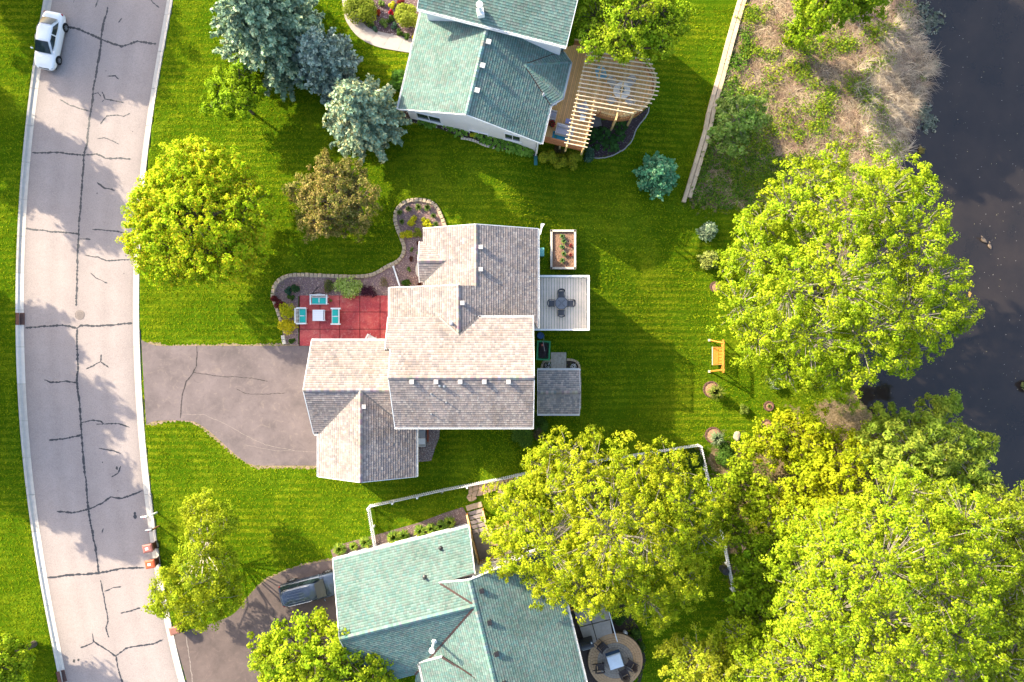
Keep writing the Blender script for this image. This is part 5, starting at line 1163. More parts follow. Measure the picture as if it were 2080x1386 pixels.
    q = W_(1140, 280, zf); t_ = NT('rug_pattern'); v = t_.voro(3.2, False, 'Distance'); rm = t_.fin(t_.ramp(v, [(.0, (.30, .28, .05)), (.18, (.03, .18, .10)), (.34, (.03, .20, .26)), (.6, (.04, .24, .34))]), .95, .1)
    MB().obox((q.x, q.y, zf + .008), u * .8, n * 1.5, (0, 0, .012)).build('rug', rm); tag(bpy.data.objects['rug'], 'blue rug with green and yellow pattern on the amber deck', 'rug')

# ------------------------------------------------------------------ foliage
def quads(name, C, N, S, K, m, parent, aspect=1.0, fold=.18, T=None, kind=None):
    """C centres, N normals, S sizes, K colours: folded leaf quads in one mesh"""
    n = len(C); C = np.asarray(C, float); N = np.asarray(N, float); N /= np.linalg.norm(N, axis=1, keepdims=True) + 1e-9
    if T is None: T = RNG.normal(size=(n, 3))
    T = T - (T * N).sum(1, keepdims=True) * N; T /= np.linalg.norm(T, axis=1, keepdims=True) + 1e-9
    Bn = np.cross(N, T); S = np.asarray(S)[:, None]
    a = C - T * S * .55 * aspect; b = C + Bn * S * .42 + N * S * fold; c = C + T * S * .55 * aspect; d = C - Bn * S * .42 + N * S * fold
    off = ORG.get(parent.name, Vector()) if parent else Vector()
    V = np.stack([a, b, c, d], 1).reshape(-1, 3) - np.array(off[:])
    me = bpy.data.meshes.new(name); me.vertices.add(4 * n); me.vertices.foreach_set('co', V.ravel().astype(np.float32)); me.loops.add(4 * n); me.loops.foreach_set('vertex_index', np.arange(4 * n, dtype=np.int32)); me.polygons.add(n); me.polygons.foreach_set('loop_start', np.arange(0, 4 * n, 4, dtype=np.int32)); me.update(calc_edges=True)
    at = me.color_attributes.new('Col', 'FLOAT_COLOR', 'POINT'); K4 = np.concatenate([np.asarray(K, float), np.ones((n, 1))], 1); at.data.foreach_set('color', np.repeat(K4, 4, 0).ravel().astype(np.float32))
    me.materials.append(m); o = link(bpy.data.objects.new(name, me)); ORG[o.name] = Vector(off)
    if parent is not None: o.parent = parent
    if kind: o['kind'] = kind
    return o
def pick(pal, n, jit=.15):
    p = np.array(pal)[RNG.integers(0, len(pal), n)]; return p * RNG.uniform(1 - jit, 1 + jit, (n, 1))
def unit(v): return v / (np.linalg.norm(v, axis=1, keepdims=True) + 1e-9)
def leaf_patch(parent, c, r, rz, n, pal, size, name='foliage', m=None, up=.6, aspect=1.0):
    d = unit(RNG.normal(size=(n, 3))); d[:, 2] = np.abs(d[:, 2]) * 1.0 - .15; q = RNG.uniform(.45, 1, (n, 1)) ** .5
    C = np.array(c[:]) + d * q * np.array([r, r, rz]); N = d + np.array([0, 0, up]) + RNG.normal(size=(n, 3)) * .5
    return quads(name, C, N, RNG.uniform(.7, 1.3, n) * size, pick(pal, n), m or LEAF, parent, aspect)
def lobe_clumps(lobes, rc, dens, shell=(.62, 1.0), low=-.35, wk=1.0):
    """clump centres spread over the outer part of each ellipsoidal lobe"""
    out, dirs = [], []
    for (c, r, rz) in lobes:
        n = max(4, int(dens * 2 * (r / rc) ** 2)); d = unit(RNG.normal(size=(n * 2, 3))); d = d[d[:, 2] > low][:n]
        ph = RNG.uniform(0, 6.28, 3); wob = 1 + wk * .20 * np.sin(3 * np.arctan2(d[:, 1], d[:, 0]) + ph[0]) + wk * .15 * np.sin(5 * np.arctan2(d[:, 1], d[:, 0]) + 4 * d[:, 2] + ph[1])
        q = (shell[0] + (shell[1] - shell[0]) * RNG.uniform(0, 1, len(d)) ** .6) * wob
        p = np.array(c[:]) + d * q[:, None] * np.array([r, r, rz])
        # leave out what lies deep inside another lobe
        keep = np.ones(len(p), bool)
        for (c2, r2, rz2) in lobes:
            if c2 is c: continue
            e = ((p - np.array(c2[:])) / np.array([r2, r2, rz2])); keep &= (e ** 2).sum(1) > .36
        out.append(p[keep]); dirs.append(d[keep])
    return np.concatenate(out), np.concatenate(dirs)
def tree(name, label, base, lobes, pal, leaf=.17, rc=.5, dens=1.0, per=48, bark=BARK, trunk_r=.22, m=LEAF, group='garden trees', cat='tree', flat=.75, aspect=1.15, up=.5, twig=.022, fill=.30, low=-.35, tw_n=60, wk=1.0):
    base = Vector(base); t = thing(name, label, cat, tuple(base), 0, group)
    P_, D = lobe_clumps(lobes, rc, dens, low=low, wk=wk); n = len(P_)
    L = RNG.normal(size=(n, per, 3)); L = L / np.linalg.norm(L, axis=2, keepdims=True) * RNG.uniform(0, 1, (n, per, 1)) ** .45; R = rc * RNG.uniform(.65, 1.35, (n, 1, 1))
    C = P_[:, None, :] + L * R * np.array([1, 1, flat]); N = L * .7 + D[:, None, :] * .5 + np.array([0, 0, up]) + RNG.normal(size=(n, per, 3)) * .45
    hue = .5 + .5 * np.sin(P_[:, 0] * 1.3 + 2 * np.sin(P_[:, 1] * .9)) * np.sin(P_[:, 1] * 1.1 + P_[:, 2]); tint = RNG.uniform(.72, 1.2, (n, 1, 1)) * (np.array([.86, .98, .9]) + hue[:, None, None] * np.array([.24, .06, .1])); K = pick(pal, n * per, .14).reshape(n, per, 3) * tint
    C, N, K = C.reshape(-1, 3), N.reshape(-1, 3), K.reshape(-1, 3); S = leaf * RNG.uniform(.65, 1.3, len(C))
    # inner leaves so that the crown is not hollow
    IC = []
    for (c, r, rz) in lobes:
        k = int(fill * 260 * (r ** 2)); d = unit(RNG.normal(size=(k, 3))) * RNG.uniform(.2, .72, (k, 1)); IC.append(np.array(c[:]) + d * np.array([r, r, rz]))
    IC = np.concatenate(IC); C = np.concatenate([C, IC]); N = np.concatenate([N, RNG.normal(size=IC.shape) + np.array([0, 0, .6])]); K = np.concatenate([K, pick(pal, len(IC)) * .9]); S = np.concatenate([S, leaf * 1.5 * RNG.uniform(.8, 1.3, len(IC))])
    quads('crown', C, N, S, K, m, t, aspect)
    # trunk, limbs to the lobes, twigs to the clumps
    b = MB(); top = sum((Vector(c) for c, _, _ in lobes), Vector()) / len(lobes); fork = base.lerp(Vector((base.x * .7 + top.x * .3, base.y * .7 + top.y * .3, top.z)), .45)
    b.path([base - Vector((0, 0, .3)), base + Vector((0, 0, .25)), fork], [trunk_r * 1.5, trunk_r * 1.08, trunk_r * .75], 9)
    for (c, r, rz) in lobes:
        c = Vector(c); mid = fork.lerp(c, .5) + Vector((random.uniform(-.3, .3), random.uniform(-.3, .3), .25)); tipz = c + Vector((0, 0, rz * .35)); b.path([fork - Vector((0, 0, .1)), mid, c, tipz], [trunk_r * .55, trunk_r * .42, trunk_r * .26, trunk_r * .1], 6)
        near = [i for i in range(0, n, 2) if (P_[i] - np.array(c[:])) @ (P_[i] - np.array(c[:])) < (r * 1.15) ** 2][:tw_n]
        for i in near:
            q = Vector(P_[i]); s = c.lerp(q, random.uniform(.0, .25)); k = s.lerp(q, .55) + Vector((random.uniform(-.15, .15), random.uniform(-.15, .15), random.uniform(-.05, .2))); b.path([s, k, q.lerp(k, -.12)], [twig * 1.6, twig, twig * .4], 4)
    b.build('trunk', bark, t); return t
def LB(px, py, z, rpx, rz=.8):
    """lobe from its picture position, height above the street and picture radius"""
    k = (CAM_H - z) / (CAM_H * PPM); r = rpx * k; return (P(px, py, z), r, r * rz)
def base_of(px, py, z): p = P(px, py, z); return Vector((p.x, p.y, gzs(p.x, p.y)))
def auto_lobes(px, py, z, rpx, n, frac=.55, rz=.8, seed=1, ring=.55, zj=.8):
    r = random.Random(seed); out = [LB(px, py, z + .5, rpx * frac * 1.1, rz)]
    for i in range(n):
        a = 2 * math.pi * i / n + r.uniform(-.25, .25); d = rpx * ring * r.uniform(.85, 1.12); out.append(LB(px + d * math.cos(a), py + d * math.sin(a), z + r.uniform(-zj, zj) - .4, rpx * frac * r.uniform(.8, 1.1), rz))
    return out
def spruce(name, label, base, h, R, pal, dens=1.0, needle=.26, group='spruce trees', tip=None):
    base = Vector(base); t = thing(name, label, 'spruce', tuple(base), 0, group); Cs, Ts, Ns, Ks = [], [], [], []; b = MB(); nl = int(h / .42)
    b.path([base - Vector((0, 0, .2)), base + Vector((0, 0, h * .5)), base + Vector((0, 0, h * .98))], [.02 * h + .04, .012 * h + .02, .02], 8)
    for i in range(nl):
        f = (i + .5) / nl; z = h * (.06 + .92 * f); len0 = R * (1 - f) ** .72 * (1.0 if f > .12 else .9) + .18; nb = max(5, int((7 + 9 * (1 - f)) * dens)); ph = random.uniform(0, 6.28)
        for j in range(nb):
            az = ph + 2 * math.pi * j / nb + random.uniform(-.35, .35); Lb = len0 * random.uniform(.62, 1.12); rise = .25 + .5 * f - .30 * (1 - f) + random.uniform(-.12, .12); d = np.array([math.cos(az), math.sin(az), 0.0]); sd = np.array([-d[1], d[0], 0.0]); o = np.array([base.x, base.y, base.z + z])
            if j % 2 == 0: e = o + d * Lb * .8; b.tube(tuple(o), (e[0], e[1], e[2] + rise * Lb * .4), .025, .008, 4)
            ns = max(4, int(Lb / .17)); tint = random.uniform(.8, 1.18)
            for k in range(ns):
                q = (k + random.random()) / ns
                if q < .22 and Lb > 1.0: continue
                pos = o + d * (Lb * q) + np.array([0, 0, rise * Lb * q * (1.1 - .5 * q)]); wl = (.16 + .42 * (1 - q)) * min(1.0, Lb / 2 + .35)
                for s in (-1, 0, 1):
                    dr = d * (.8 if s else 1.0) + sd * s * .75 + np.array([0, 0, .12]); dr = dr / np.linalg.norm(dr); m = 5 if s else 3
                    for g in range(m):
                        w = wl * (g + .6) / m; Cs.append(pos + dr * w + RNG.normal(size=3) * .06); Ts.append(dr + RNG.normal(size=3) * .35); Ns.append(np.array([0, 0, .8]) + RNG.normal(size=3) * .75 + d * .3); Ks.append(np.array(pal[RNG.integers(0, len(pal))]) * tint * (1.0 + .5 * max(0, q - .7) * 2))
    K = np.array(Ks); quads('crown', Cs, Ns, needle * RNG.uniform(.7, 1.25, len(Cs)), K * RNG.uniform(.85, 1.15, (len(Cs), 1)), NEEDLE, t, 1.1, .12, np.array(Ts)); b.build('trunk', BARK, t); return t
def shrub(label, px, py, rpx, h, pal, leaf=.10, n=None, cat='shrub', group=None, name='shrub', aspect=1.0, flat=True, on=None, m=None, stems=True):
    """rounded bush: shell of leaves on a lumpy dome"""
    g = G(px, py) if on is None else Vector(on); z = g.z + h * .5; q = P(px, py, z) if on is None else g; g = Vector((q.x, q.y, gzs(q.x, q.y))) if on is None else g
    r = 1.2 * rpx / PPM * (CAM_H - g.z) / CAM_H; t = thing(name, label, cat, tuple(g), 0, group); n = min(6000, (3 * n) if n else int(1300 * r * r / (leaf / .1) ** 2 + 150)); k = max(5, int(9 * r))
    cs = []; 
    for i in range(k): a = RNG.uniform(0, 6.28); d = r * .62 * math.sqrt(RNG.uniform(0, 1)); cs.append((g.x + d * math.cos(a), g.y + d * math.sin(a), g.z + h * (.42 + .25 * RNG.uniform(0, 1) - .2 * d / r)))
    cs = np.array(cs); w = RNG.integers(0, k, n); d = unit(RNG.normal(size=(n, 3))); d[:, 2] = np.where(d[:, 2] < -.5, -d[:, 2], d[:, 2]); rr = r * .45 * RNG.uniform(.55, 1.05, (n, 1)); C = cs[w] + d * rr * np.array([1, 1, min(1.2, h / r * .9)]); C[:, 2] = np.maximum(C[:, 2], g.z + .03)
    N = d + np.array([0, 0, .55]) + RNG.normal(size=(n, 3)) * .4; quads('foliage', C, N, leaf * RNG.uniform(.7, 1.3, n), pick(pal, n, .2), m or LEAF, t, aspect)
    if stems:
        b = MB()
        for i in range(min(k, 7)): b.tube(g - Vector((0, 0, .05)), Vector(cs[i]), .025 * min(1, h), .008, 4)
        b.build('stems', BARK, t)
    return t
def spiky(label, px, py, rpx, h, pal, n=90, cat='ornamental grass', group=None, name='grass_clump', w=.035, on=None):
    """fountain of narrow blades"""
    g = G(px, py) if on is None else Vector(on); t = thing(name, label, cat, tuple(g), 0, group); r = rpx / PPM * (CAM_H - g.z) / CAM_H; b = MB()
    for i in range(n):
        a = random.uniform(0, 6.28); R = r * random.uniform(.45, 1.05); hh = h * random.uniform(.6, 1.1); c = random.choice(pal); j = random.uniform(.8, 1.2); c = tuple(x * j for x in c); d = Vector((math.cos(a), math.sin(a), 0)); s = Vector((-d.y, d.x, 0)) * w * random.uniform(.6, 1.2); o = g + d * random.uniform(0, .12) * r
        p1 = o + d * R * .45 + Vector((0, 0, hh * .85)); p2 = o + d * R + Vector((0, 0, hh * random.uniform(.55, .9))); b.add([o - s, o + s, p1 + s, p1 - s, p2], [(0, 1, 2, 3), (3, 2, 4)], c)
    b.build('blades', LEAF, t); return t
north_deck()
# ------------------------------------------------------------------ paths, beds, fences
def pebbles(root, poly_px, n, pal, size=(.025, .06), name='stones', dz=.02, mask=None):
    pts = [G(*q) for q in poly_px]; poly = [(q.x, q.y) for q in pts]; xs = [q[0] for q in poly]; ys = [q[1] for q in poly]
    X = RNG.uniform(min(xs), max(xs), n * 3); Y = RNG.uniform(min(ys), max(ys), n * 3); d = poly_sd(X, Y, poly); ok = d > .03; X, Y = X[ok][:n], Y[ok][:n]; Z = gz(X, Y) + dz
    oct_v = np.array([(1, 0, 0), (-.5, .87, 0), (-.5, -.87, 0), (.1, .05, .7)]); V, F, K = [], [], []
    R = RNG.uniform(*size, len(X)); A = RNG.uniform(0, 6.28, len(X)); col = pick(pal, len(X), .25); ca, sa = np.cos(A), np.sin(A)
    for i in range(4):
        v = oct_v[i]; V.append(np.stack([X + R * (v[0] * ca - v[1] * sa), Y + R * (v[0] * sa + v[1] * ca), Z + R * v[2]], 1))
    V = np.stack(V, 1).reshape(-1, 3); idx = np.arange(len(X))[:, None] * 4; F = np.concatenate([idx + np.array(f) for f in ((0, 1, 3), (1, 2, 3), (2, 0, 3))], 0)
    off = ORG.get(root.name, Vector()) if root else Vector(); me = bpy.data.meshes.new(name); V = V - np.array(off[:])
    me.vertices.add(len(V)); me.vertices.foreach_set('co', V.ravel().astype(np.float32)); me.loops.add(F.size); me.loops.foreach_set('vertex_index', F.ravel().astype(np.int32)); me.polygons.add(len(F)); me.polygons.foreach_set('loop_start', np.arange(0, F.size, 3, dtype=np.int32)); me.update(calc_edges=True)
    at = me.color_attributes.new('Col', 'FLOAT_COLOR', 'POINT'); at.data.foreach_set('color', np.repeat(np.concatenate([col, np.ones((len(col), 1))], 1), 4, 0).ravel().astype(np.float32))
    me.materials.append(mat('loose_stone', (1, 1, 1), (.85, .85, .85), 8, .9, attr=True)); o = link(bpy.data.objects.new(name, me)); o.parent = root; o['kind'] = 'stuff'; return o
ROCK = mat('rock_mulch', (.30, .20, .18), (.17, .11, .10), 16, .95, bump=.9, bscale=26, world=True)
ROCKP = [(.36, .22, .20), (.42, .27, .21), (.25, .15, .15), (.50, .38, .32), (.30, .20, .21), (.46, .33, .24), (.2, .13, .13)]
BLOCK = mat('wall_block', (.48, .38, .26), (.36, .28, .19), 3, .9, bump=.5, bscale=14)
def front_bed():
    outline = [(579, 700), (575, 680), (572, 655), (562, 630), (556, 605), (556, 590), (564, 574), (580, 563), (600, 559), (640, 560), (690, 562), (740, 562), (765, 555), (785, 543), (805, 534), (818, 520), (822, 505), (818, 490), (808, 465), (803, 445), (806, 428), (820, 413), (840, 407), (862, 408), (880, 414), (892, 430), (900, 448), (905, 462)]
    cv = curve(outline, 3); poly = cv + [(900, 500), (860, 530), (860, 590), (815, 590), (798, 602), (720, 603), (606, 602), (606, 702)]
    t = thing('garden_bed', 'winding front bed of pinkish rock mulch edged with tan blocks', 'garden bed', tuple(G(700, 585))); conform(poly, .03, 'rock_mulch', ROCK, t, step=1.5); pebbles(t, poly, 9000, ROCKP, (.03, .07), dz=.03)
    stone_row(t, outline[4:], BLOCK, .34, .32, .22, .06); stone_row(t, [(579, 700), (577, 690), (575, 678)], mat('pale_stone', (.6, .54, .44), (.5, .44, .36), 4, .9), .4, .3, .2)
    stone_row(t, [(574, 660), (566, 636), (557, 610)], BLOCK, .34, .28, .2)
front_bed()
def side_gravel():
    poly = [(848, 870), (894, 870), (892, 890), (884, 910), (876, 936), (848, 939)]; t = thing('gravel_strip', 'narrow strip of mixed gravel on the south side of the house', 'garden bed', tuple(G(865, 925))); conform(poly, .03, 'gravel', ROCK, t); pebbles(t, poly, 1600, [(.36, .30, .27), (.25, .2, .18), (.5, .45, .4), (.15, .12, .12), (.32, .24, .2)], (.03, .06), dz=.03)
side_gravel()
def walkway():
    r = link(bpy.data.objects.new('walkway', None)); tag(r, kind='structure'); m = mat('concrete_walk', (.40, .35, .325), (.34, .30, .28), 2.5, .9, bump=.3, bscale=40, world=True)
    out = curve([(686, -60), (692, -20), (696, 10), (701, 38), (712, 58), (726, 74), (745, 87), (770, 97), (800, 103), (838, 109)], 5); inn = curve([(716, -60), (716, -20), (715, 5), (722, 18), (732, 35), (744, 53), (762, 62), (790, 69), (815, 75), (845, 81)], 5)
    cuts = [0, 4, 9, 14, 19, 25, 31, 36, 41, 45]
    for i in range(len(cuts) - 1):
        a, b = cuts[i], cuts[i + 1]; g = .012; pts = [G(*q) for q in out[a:b + 1]] + [G(*q) for q in inn[a:b + 1]][::-1]; c = sum(pts, Vector()) / len(pts); MB().prism([tuple((q + (c - q).normalized() * g)[:2]) for q in pts], -.05, .165).build('paving_slab', m, r)
walkway()
def north_bed():
    t = thing('garden_bed', 'flower bed inside the curve of the walkway at the top', 'garden bed', tuple(G(780, 30))); poly = [(718, -40), (716, 5), (722, 18), (732, 35), (744, 53), (762, 62), (790, 69), (815, 75), (845, 81), (858, 20), (860, -40)]
    conform(poly, .03, 'mulch', mat('mulch_stony', (.16, .10, .10), (.07, .05, .05), 16, .95, bump=.9, bscale=26, world=True), t); pebbles(t, poly, 2200, [(.3, .2, .22), (.2, .12, .13), (.45, .38, .38), (.12, .08, .08)], (.03, .07), dz=.03)
north_bed()
def wall_bed():
    poly = [(812, 222), (816, 238), (828, 247), (850, 252), (880, 258), (910, 268), (930, 278), (960, 284), (985, 296), (1020, 304), (1060, 312), (1086, 318), (1092, 300), (1000, 270), (900, 240), (830, 222)]
    t = thing('garden_bed', 'narrow planting bed along the white wall of the top house', 'garden bed', tuple(G(950, 275))); conform(poly, .03, 'mulch', MULCH, t); pebbles(t, [(828, 226), (875, 236), (890, 262), (850, 250)], 300, [(.4, .33, .3), (.3, .25, .23), (.5, .44, .4)], (.05, .1), dz=.04); pebbles(t, poly, 500, [(.42, .35, .3), (.5, .44, .36)], (.03, .07), dz=.03)
    stone_row(t, [(936, 281), (962, 286), (985, 296), (1005, 301)], mat('pale_stone', (.6, .54, .44), (.5, .44, .36), 4, .9), .22, .18, .14)
    b = MB()
    for x, y, r in ((885, 240, .22), (893, 247, .26), (900, 250, .24), (888, 250, .2), (897, 243, .22), (880, 246, .17), (903, 244, .2)):
        q = G(x, y); MB().blob((q.x, q.y, q.z + .05), r, 2, .12, (1, 1, .7)).build('boulder', mat('boulder_grey', (.32, .28, .25), (.2, .18, .17), 4, .9, bump=.4), t)
wall_bed()
def deck_bed():
    poly = [(1186, 330), (1192, 312), (1205, 240), (1225, 245), (1290, 240), (1318, 218), (1314, 232), (1303, 246), (1292, 262), (1284, 282), (1268, 302), (1245, 315), (1222, 320), (1206, 320)]
    t = thing('mulch_bed', 'dark mulch bed curving below the rounded timber deck', 'garden bed', tuple(G(1250, 285))); conform(poly, .03, 'mulch', mat('mulch_violet', (.055, .038, .042), (.03, .02, .025), 14, .95, bump=.9, bscale=30, world=True), t); pebbles(t, poly, 500, [(.16, .13, .14), (.3, .26, .27)], (.02, .045), dz=.03)
    vs, fs = ribbon([G(*q) for q in curve([(1206, 321), (1222, 321), (1245, 316), (1268, 303), (1285, 283), (1293, 262), (1304, 246), (1315, 232), (1319, 218)], 4)], .09, .07, .1, flat); MB().add(vs, fs).build('edging_strip', mat('edging_grey', (.34, .33, .31), (.26, .25, .24), 4, .8), t)
    q = G(1209, 247); MB().box(q.x, q.y, q.z + .1, .9, 1.0, .3, .2).build('stone_slab', mat('slab_grey', (.17, .16, .165), (.13, .12, .125), 4, .8), t)
deck_bed()
def timber_edge():
    """two courses of weathered timbers holding the bank"""
    t = thing('timber_walk', 'long weathered plank edging between the lawn and the wild bank', 'timber edging', tuple(G(1450, 250))); m = mat('timber_silver', (.62, .48, .33), (.48, .36, .25), 2.5, .8, attr=True, bump=.3, bscale=20)
    line = curve([(1527, -60), (1509, 0), (1494, 50), (1479, 105), (1462, 170), (1447, 220), (1438, 265), (1425, 310), (1410, 360), (1394, 412)], 4); seg = [line[i] for i in range(0, len(line), 4)]
    for off, sh in ((-6.5, 0), (2.5, 1)):
        ls = [line[i] for i in range(sh * 2, len(line), 3)]
        for a, b in zip(ls[:-1], ls[1:]):
            p, q = G(a[0] + off, a[1]), G(b[0] + off, b[1]); z = max(p.z, q.z) + .16; j = random.uniform(.85, 1.12); MB().beam(Vector((p.x, p.y, p.z + .14)), Vector((q.x, q.y, q.z + .14)), .33, .28, col=(j, j, j), ext=-.012).build('plank', m, t)
timber_edge()

# ---- white picket fence
FW = mat('fence_vinyl', (.78, .78, .78), (.72, .72, .72), 2, .45)
PM = None
def fence():
    global PM
    t = thing('picket_fence', 'white vinyl picket fence around the yard of the bottom house', 'fence', tuple(G(745, 1019)))
    PM = bpy.data.meshes.new('picket'); w, d, h = .075, .022, 1.12; v = [(-w / 2, -d / 2, 0), (w / 2, -d / 2, 0), (w / 2, d / 2, 0), (-w / 2, d / 2, 0), (-w / 2, -d / 2, h - .06), (w / 2, -d / 2, h - .06), (w / 2, d / 2, h - .06), (-w / 2, d / 2, h - .06), (0, -d / 2, h), (0, d / 2, h)]
    PM.from_pydata(v, [], [(0, 3, 2, 1), (0, 1, 5, 8, 4), (2, 3, 7, 9, 6), (1, 2, 6, 5), (3, 0, 4, 7), (4, 8, 9, 7), (5, 6, 9, 8)]); PM.materials.append(FW); off = ORG[t.name]; cnt = 0
    for run in ([(766, 1110), (752, 1026)], [(752, 1026), (900, 993), (1050, 963), (1240, 930), (1418, 903)], [(1418, 903), (1440, 1000), (1464, 1090), (1485, 1195)]):
        for a, b in zip(run[:-1], run[1:]):
            p, q = G(*a), G(*b); d = q - p; L = math.hypot(d.x, d.y); n = max(1, round(L / 2.2)); u = Vector((d.x, d.y, 0)).normalized(); s = Vector((-u.y, u.x, 0)); at = lambda f: Vector((p.x + d.x * f, p.y + d.y * f, gzs(p.x + d.x * f, p.y + d.y * f)))
            for i in range(n):
                a0, b0 = at(i / n), at((i + 1) / n)
                for z in (.28, .92): MB().beam(a0 + Vector((0, 0, z)), b0 + Vector((0, 0, z)), .045, .09).build('rail', FW, t)
            for i in range(n + 1):
                c = at(i / n); MB().box(c.x - s.x * .07, c.y - s.y * .07, c.z + .55, .12, .12, 1.3, math.atan2(u.y, u.x)).build('post', FW, t)
            m = int(L / .165)
            for i in range(m):
                c = at((i + .5) / m) + s * .035; o = link(bpy.data.objects.new('picket', PM)); o.parent = t; o.location = c + Vector((0, 0, .06)) - off; o.rotation_euler = (0, 0, math.atan2(u.y, u.x)); cnt += 1
    return cnt
fence()
def bin_fence():
    g = G(1468, 1155); t = thing('compost_bin', 'black bin standing against the white fence by the woods', 'bin', tuple(g), .3); MB().lathe([(.34, 0), (.30, .8), (.28, .85)], 10).build('body', DARKM, t, local=True); MB().lathe([(.32, .85), (.30, .92), (.1, .97)], 10).build('lid', DARKM, t, local=True)
bin_fence()
def flagstones():
    r = link(bpy.data.objects.new('flagstone_path', None)); tag(r, kind='structure'); m = mat('flagstone', (.56, .38, .24), (.42, .28, .18), 4, .85, bump=.4, bscale=14)
    # jittered grid of cells, each shrunk from its joints
    nx, ny = 13, 4; gx = np.linspace(950, 1085, nx + 1); rnd = random.Random(5); node = {}
    for i in range(nx + 1):
        for j in range(ny + 1):
            x = gx[i] + rnd.uniform(-3.2, 3.2); y = 984 + j * 8.6 - (x - 950) * .19 + rnd.uniform(-2.6, 2.6); node[i, j] = G(x, y)
    for i in range(nx):
        for j in range(ny):
            if j == 3 and rnd.random() < .5 + .03 * i: continue
            if j == 2 and i > 5 and rnd.random() < .4: continue
            q = [node[i, j], node[i + 1, j], node[i + 1, j + 1], node[i, j + 1]]; c = sum(q, Vector()) / 4; poly = []
            for k in range(4):
                a, b = q[k], q[(k + 1) % 4]; poly += [tuple((a + (c - a) * .12)[:2]), tuple(((a + b) / 2 + ((a + b) / 2 - c) * rnd.uniform(-.16, -.04))[:2])]
            z = c.z; MB().prism(poly, z - .1, z + .05 + rnd.uniform(0, .015)).build('flagstone', m, r)
flagstones()
def stair_landing():
    pt, d, n, Ew, NN, O = SOUTH; V = Vector; g = G(968, 1035); t = thing('wooden_stairs', 'wooden landing and steps with amber railing beside the bottom house', 'stairs', tuple(g)); zf = .75
    gm = mat('tread_grey', (.30, .255, .24), (.23, .195, .185), 4, .8, bump=.2, bscale=20)
    a, b = P(950, 1041, .4), P(979, 1033, .4); u = (b - a); u.z = 0; w = u.length; u.normalize(); v = V((u.y, -u.x, 0))   # v points down the picture
    st = G(964, 1027); st = V((a.x, a.y, 0))
    for k in range(5):
        z = .10 + .13 * (k + 1); q = st + u * w / 2 + v * (.20 + k * .34) + V((0, 0, z - .02)); MB().obox(q, u * w, v * .30, (0, 0, .04)).build('tread', gm, t)
    L0 = .2 + 5 * .34 - .15; c = st + u * w / 2; zf = .80
    # landing of diagonal boards
    B = MB(); hw = w / 2; dl = 2.1
    for k in range(-8, 22):
        # clip a 45 degree line to the landing rectangle
        s0 = k * .13; pts = []
        for x in (-hw, hw):
            y = s0 + (x + hw)
            if 0 <= y <= dl: pts.append((x, y))
        for y in (0, dl):
            x = y - s0 - hw
            if -hw < x < hw: pts.append((x, y))
        if len(pts) >= 2:
            p, q = [c + u * x + v * (L0 + y) + V((0, 0, zf)) for x, y in pts[:2]]
            if (p - q).length > .1: MB().beam(p, q, .115, .04).build('deck_board', gm, t)
    # wider platform to the right
    pc = c + u * (hw + .9) + v * (L0 + .55)
    for k in range(9): MB().obox(pc + u * (-.8 + k * .2) + V((0, 0, zf + .02)), u * .19, v * 1.5, (0, 0, .04)).build('deck_board', mat('deck_tan', (.50, .33, .21), (.42, .27, .17), 4, .8), t)
    rails = [((-hw - .06, .1), (-hw - .06, L0 + .3)), ((-hw - .06, L0 + .3), (-hw - .06, L0 + dl)), ((-hw - .06, L0 + dl), (hw, L0 + dl - .05)), ((hw, L0 + dl - .05), (hw + 1.8, L0 + dl - .45)), ((hw + .06, .1), (hw + .06, L0)), ((hw + .06, L0), (hw + 1.8, L0 - .35))]
    for i, ((x0, y0), (x1, y1)) in enumerate(rails):
        z0 = .95 if y0 < 1 and i in (0, 4) else zf + .95; z1 = zf + .95
        p, q = c + u * x0 + v * y0 + V((0, 0, z0)), c + u * x1 + v * y1 + V((0, 0, z1)); MB().beam(p, q, .13, .045, ext=.03).build('top_rail', CEDARP, t); MB().beam(p - V((0, 0, .7)), q - V((0, 0, .7)), .05, .08).build('bottom_rail', WOODT, t)
        for e in (p, q): MB().box(e.x, e.y, e.z - .52, .10, .10, 1.05).build('post', WOODT, t)
        m = int((q - p).length / .16)
        for k in range(1, m): e = p.lerp(q, k / m); MB().box(e.x, e.y, e.z - .36, .03, .03, .68).build('baluster', WOODT, t)
    s = c - v * .28; MB().obox((s.x, s.y, .12), u * (w + .1), v * .42, (0, 0, .12)).build('bottom_step', mat('step_stone', (.44, .33, .22), (.34, .25, .17), 4, .85), t)
stair_landing()
def south_side_bed():
    poly = [(672, 1118), (684, 1108), (720, 1098), (752, 1090), (800, 1076), (850, 1062), (900, 1043), (940, 1030), (952, 1050), (960, 1100), (985, 1110), (985, 1150), (940, 1100), (680, 1145)]
    t = thing('gravel_bed', 'brown gravel bed along the north wall of the bottom house', 'garden bed', tuple(G(850, 1070))); conform(poly, .03, 'gravel', mat('gravel_brown', (.22, .15, .13), (.12, .085, .075), 16, .95, bump=.9, bscale=26, world=True), t); pebbles(t, poly, 3000, [(.3, .21, .19), (.2, .13, .12), (.42, .33, .29), (.13, .09, .09)], (.03, .06), dz=.03)
south_side_bed()

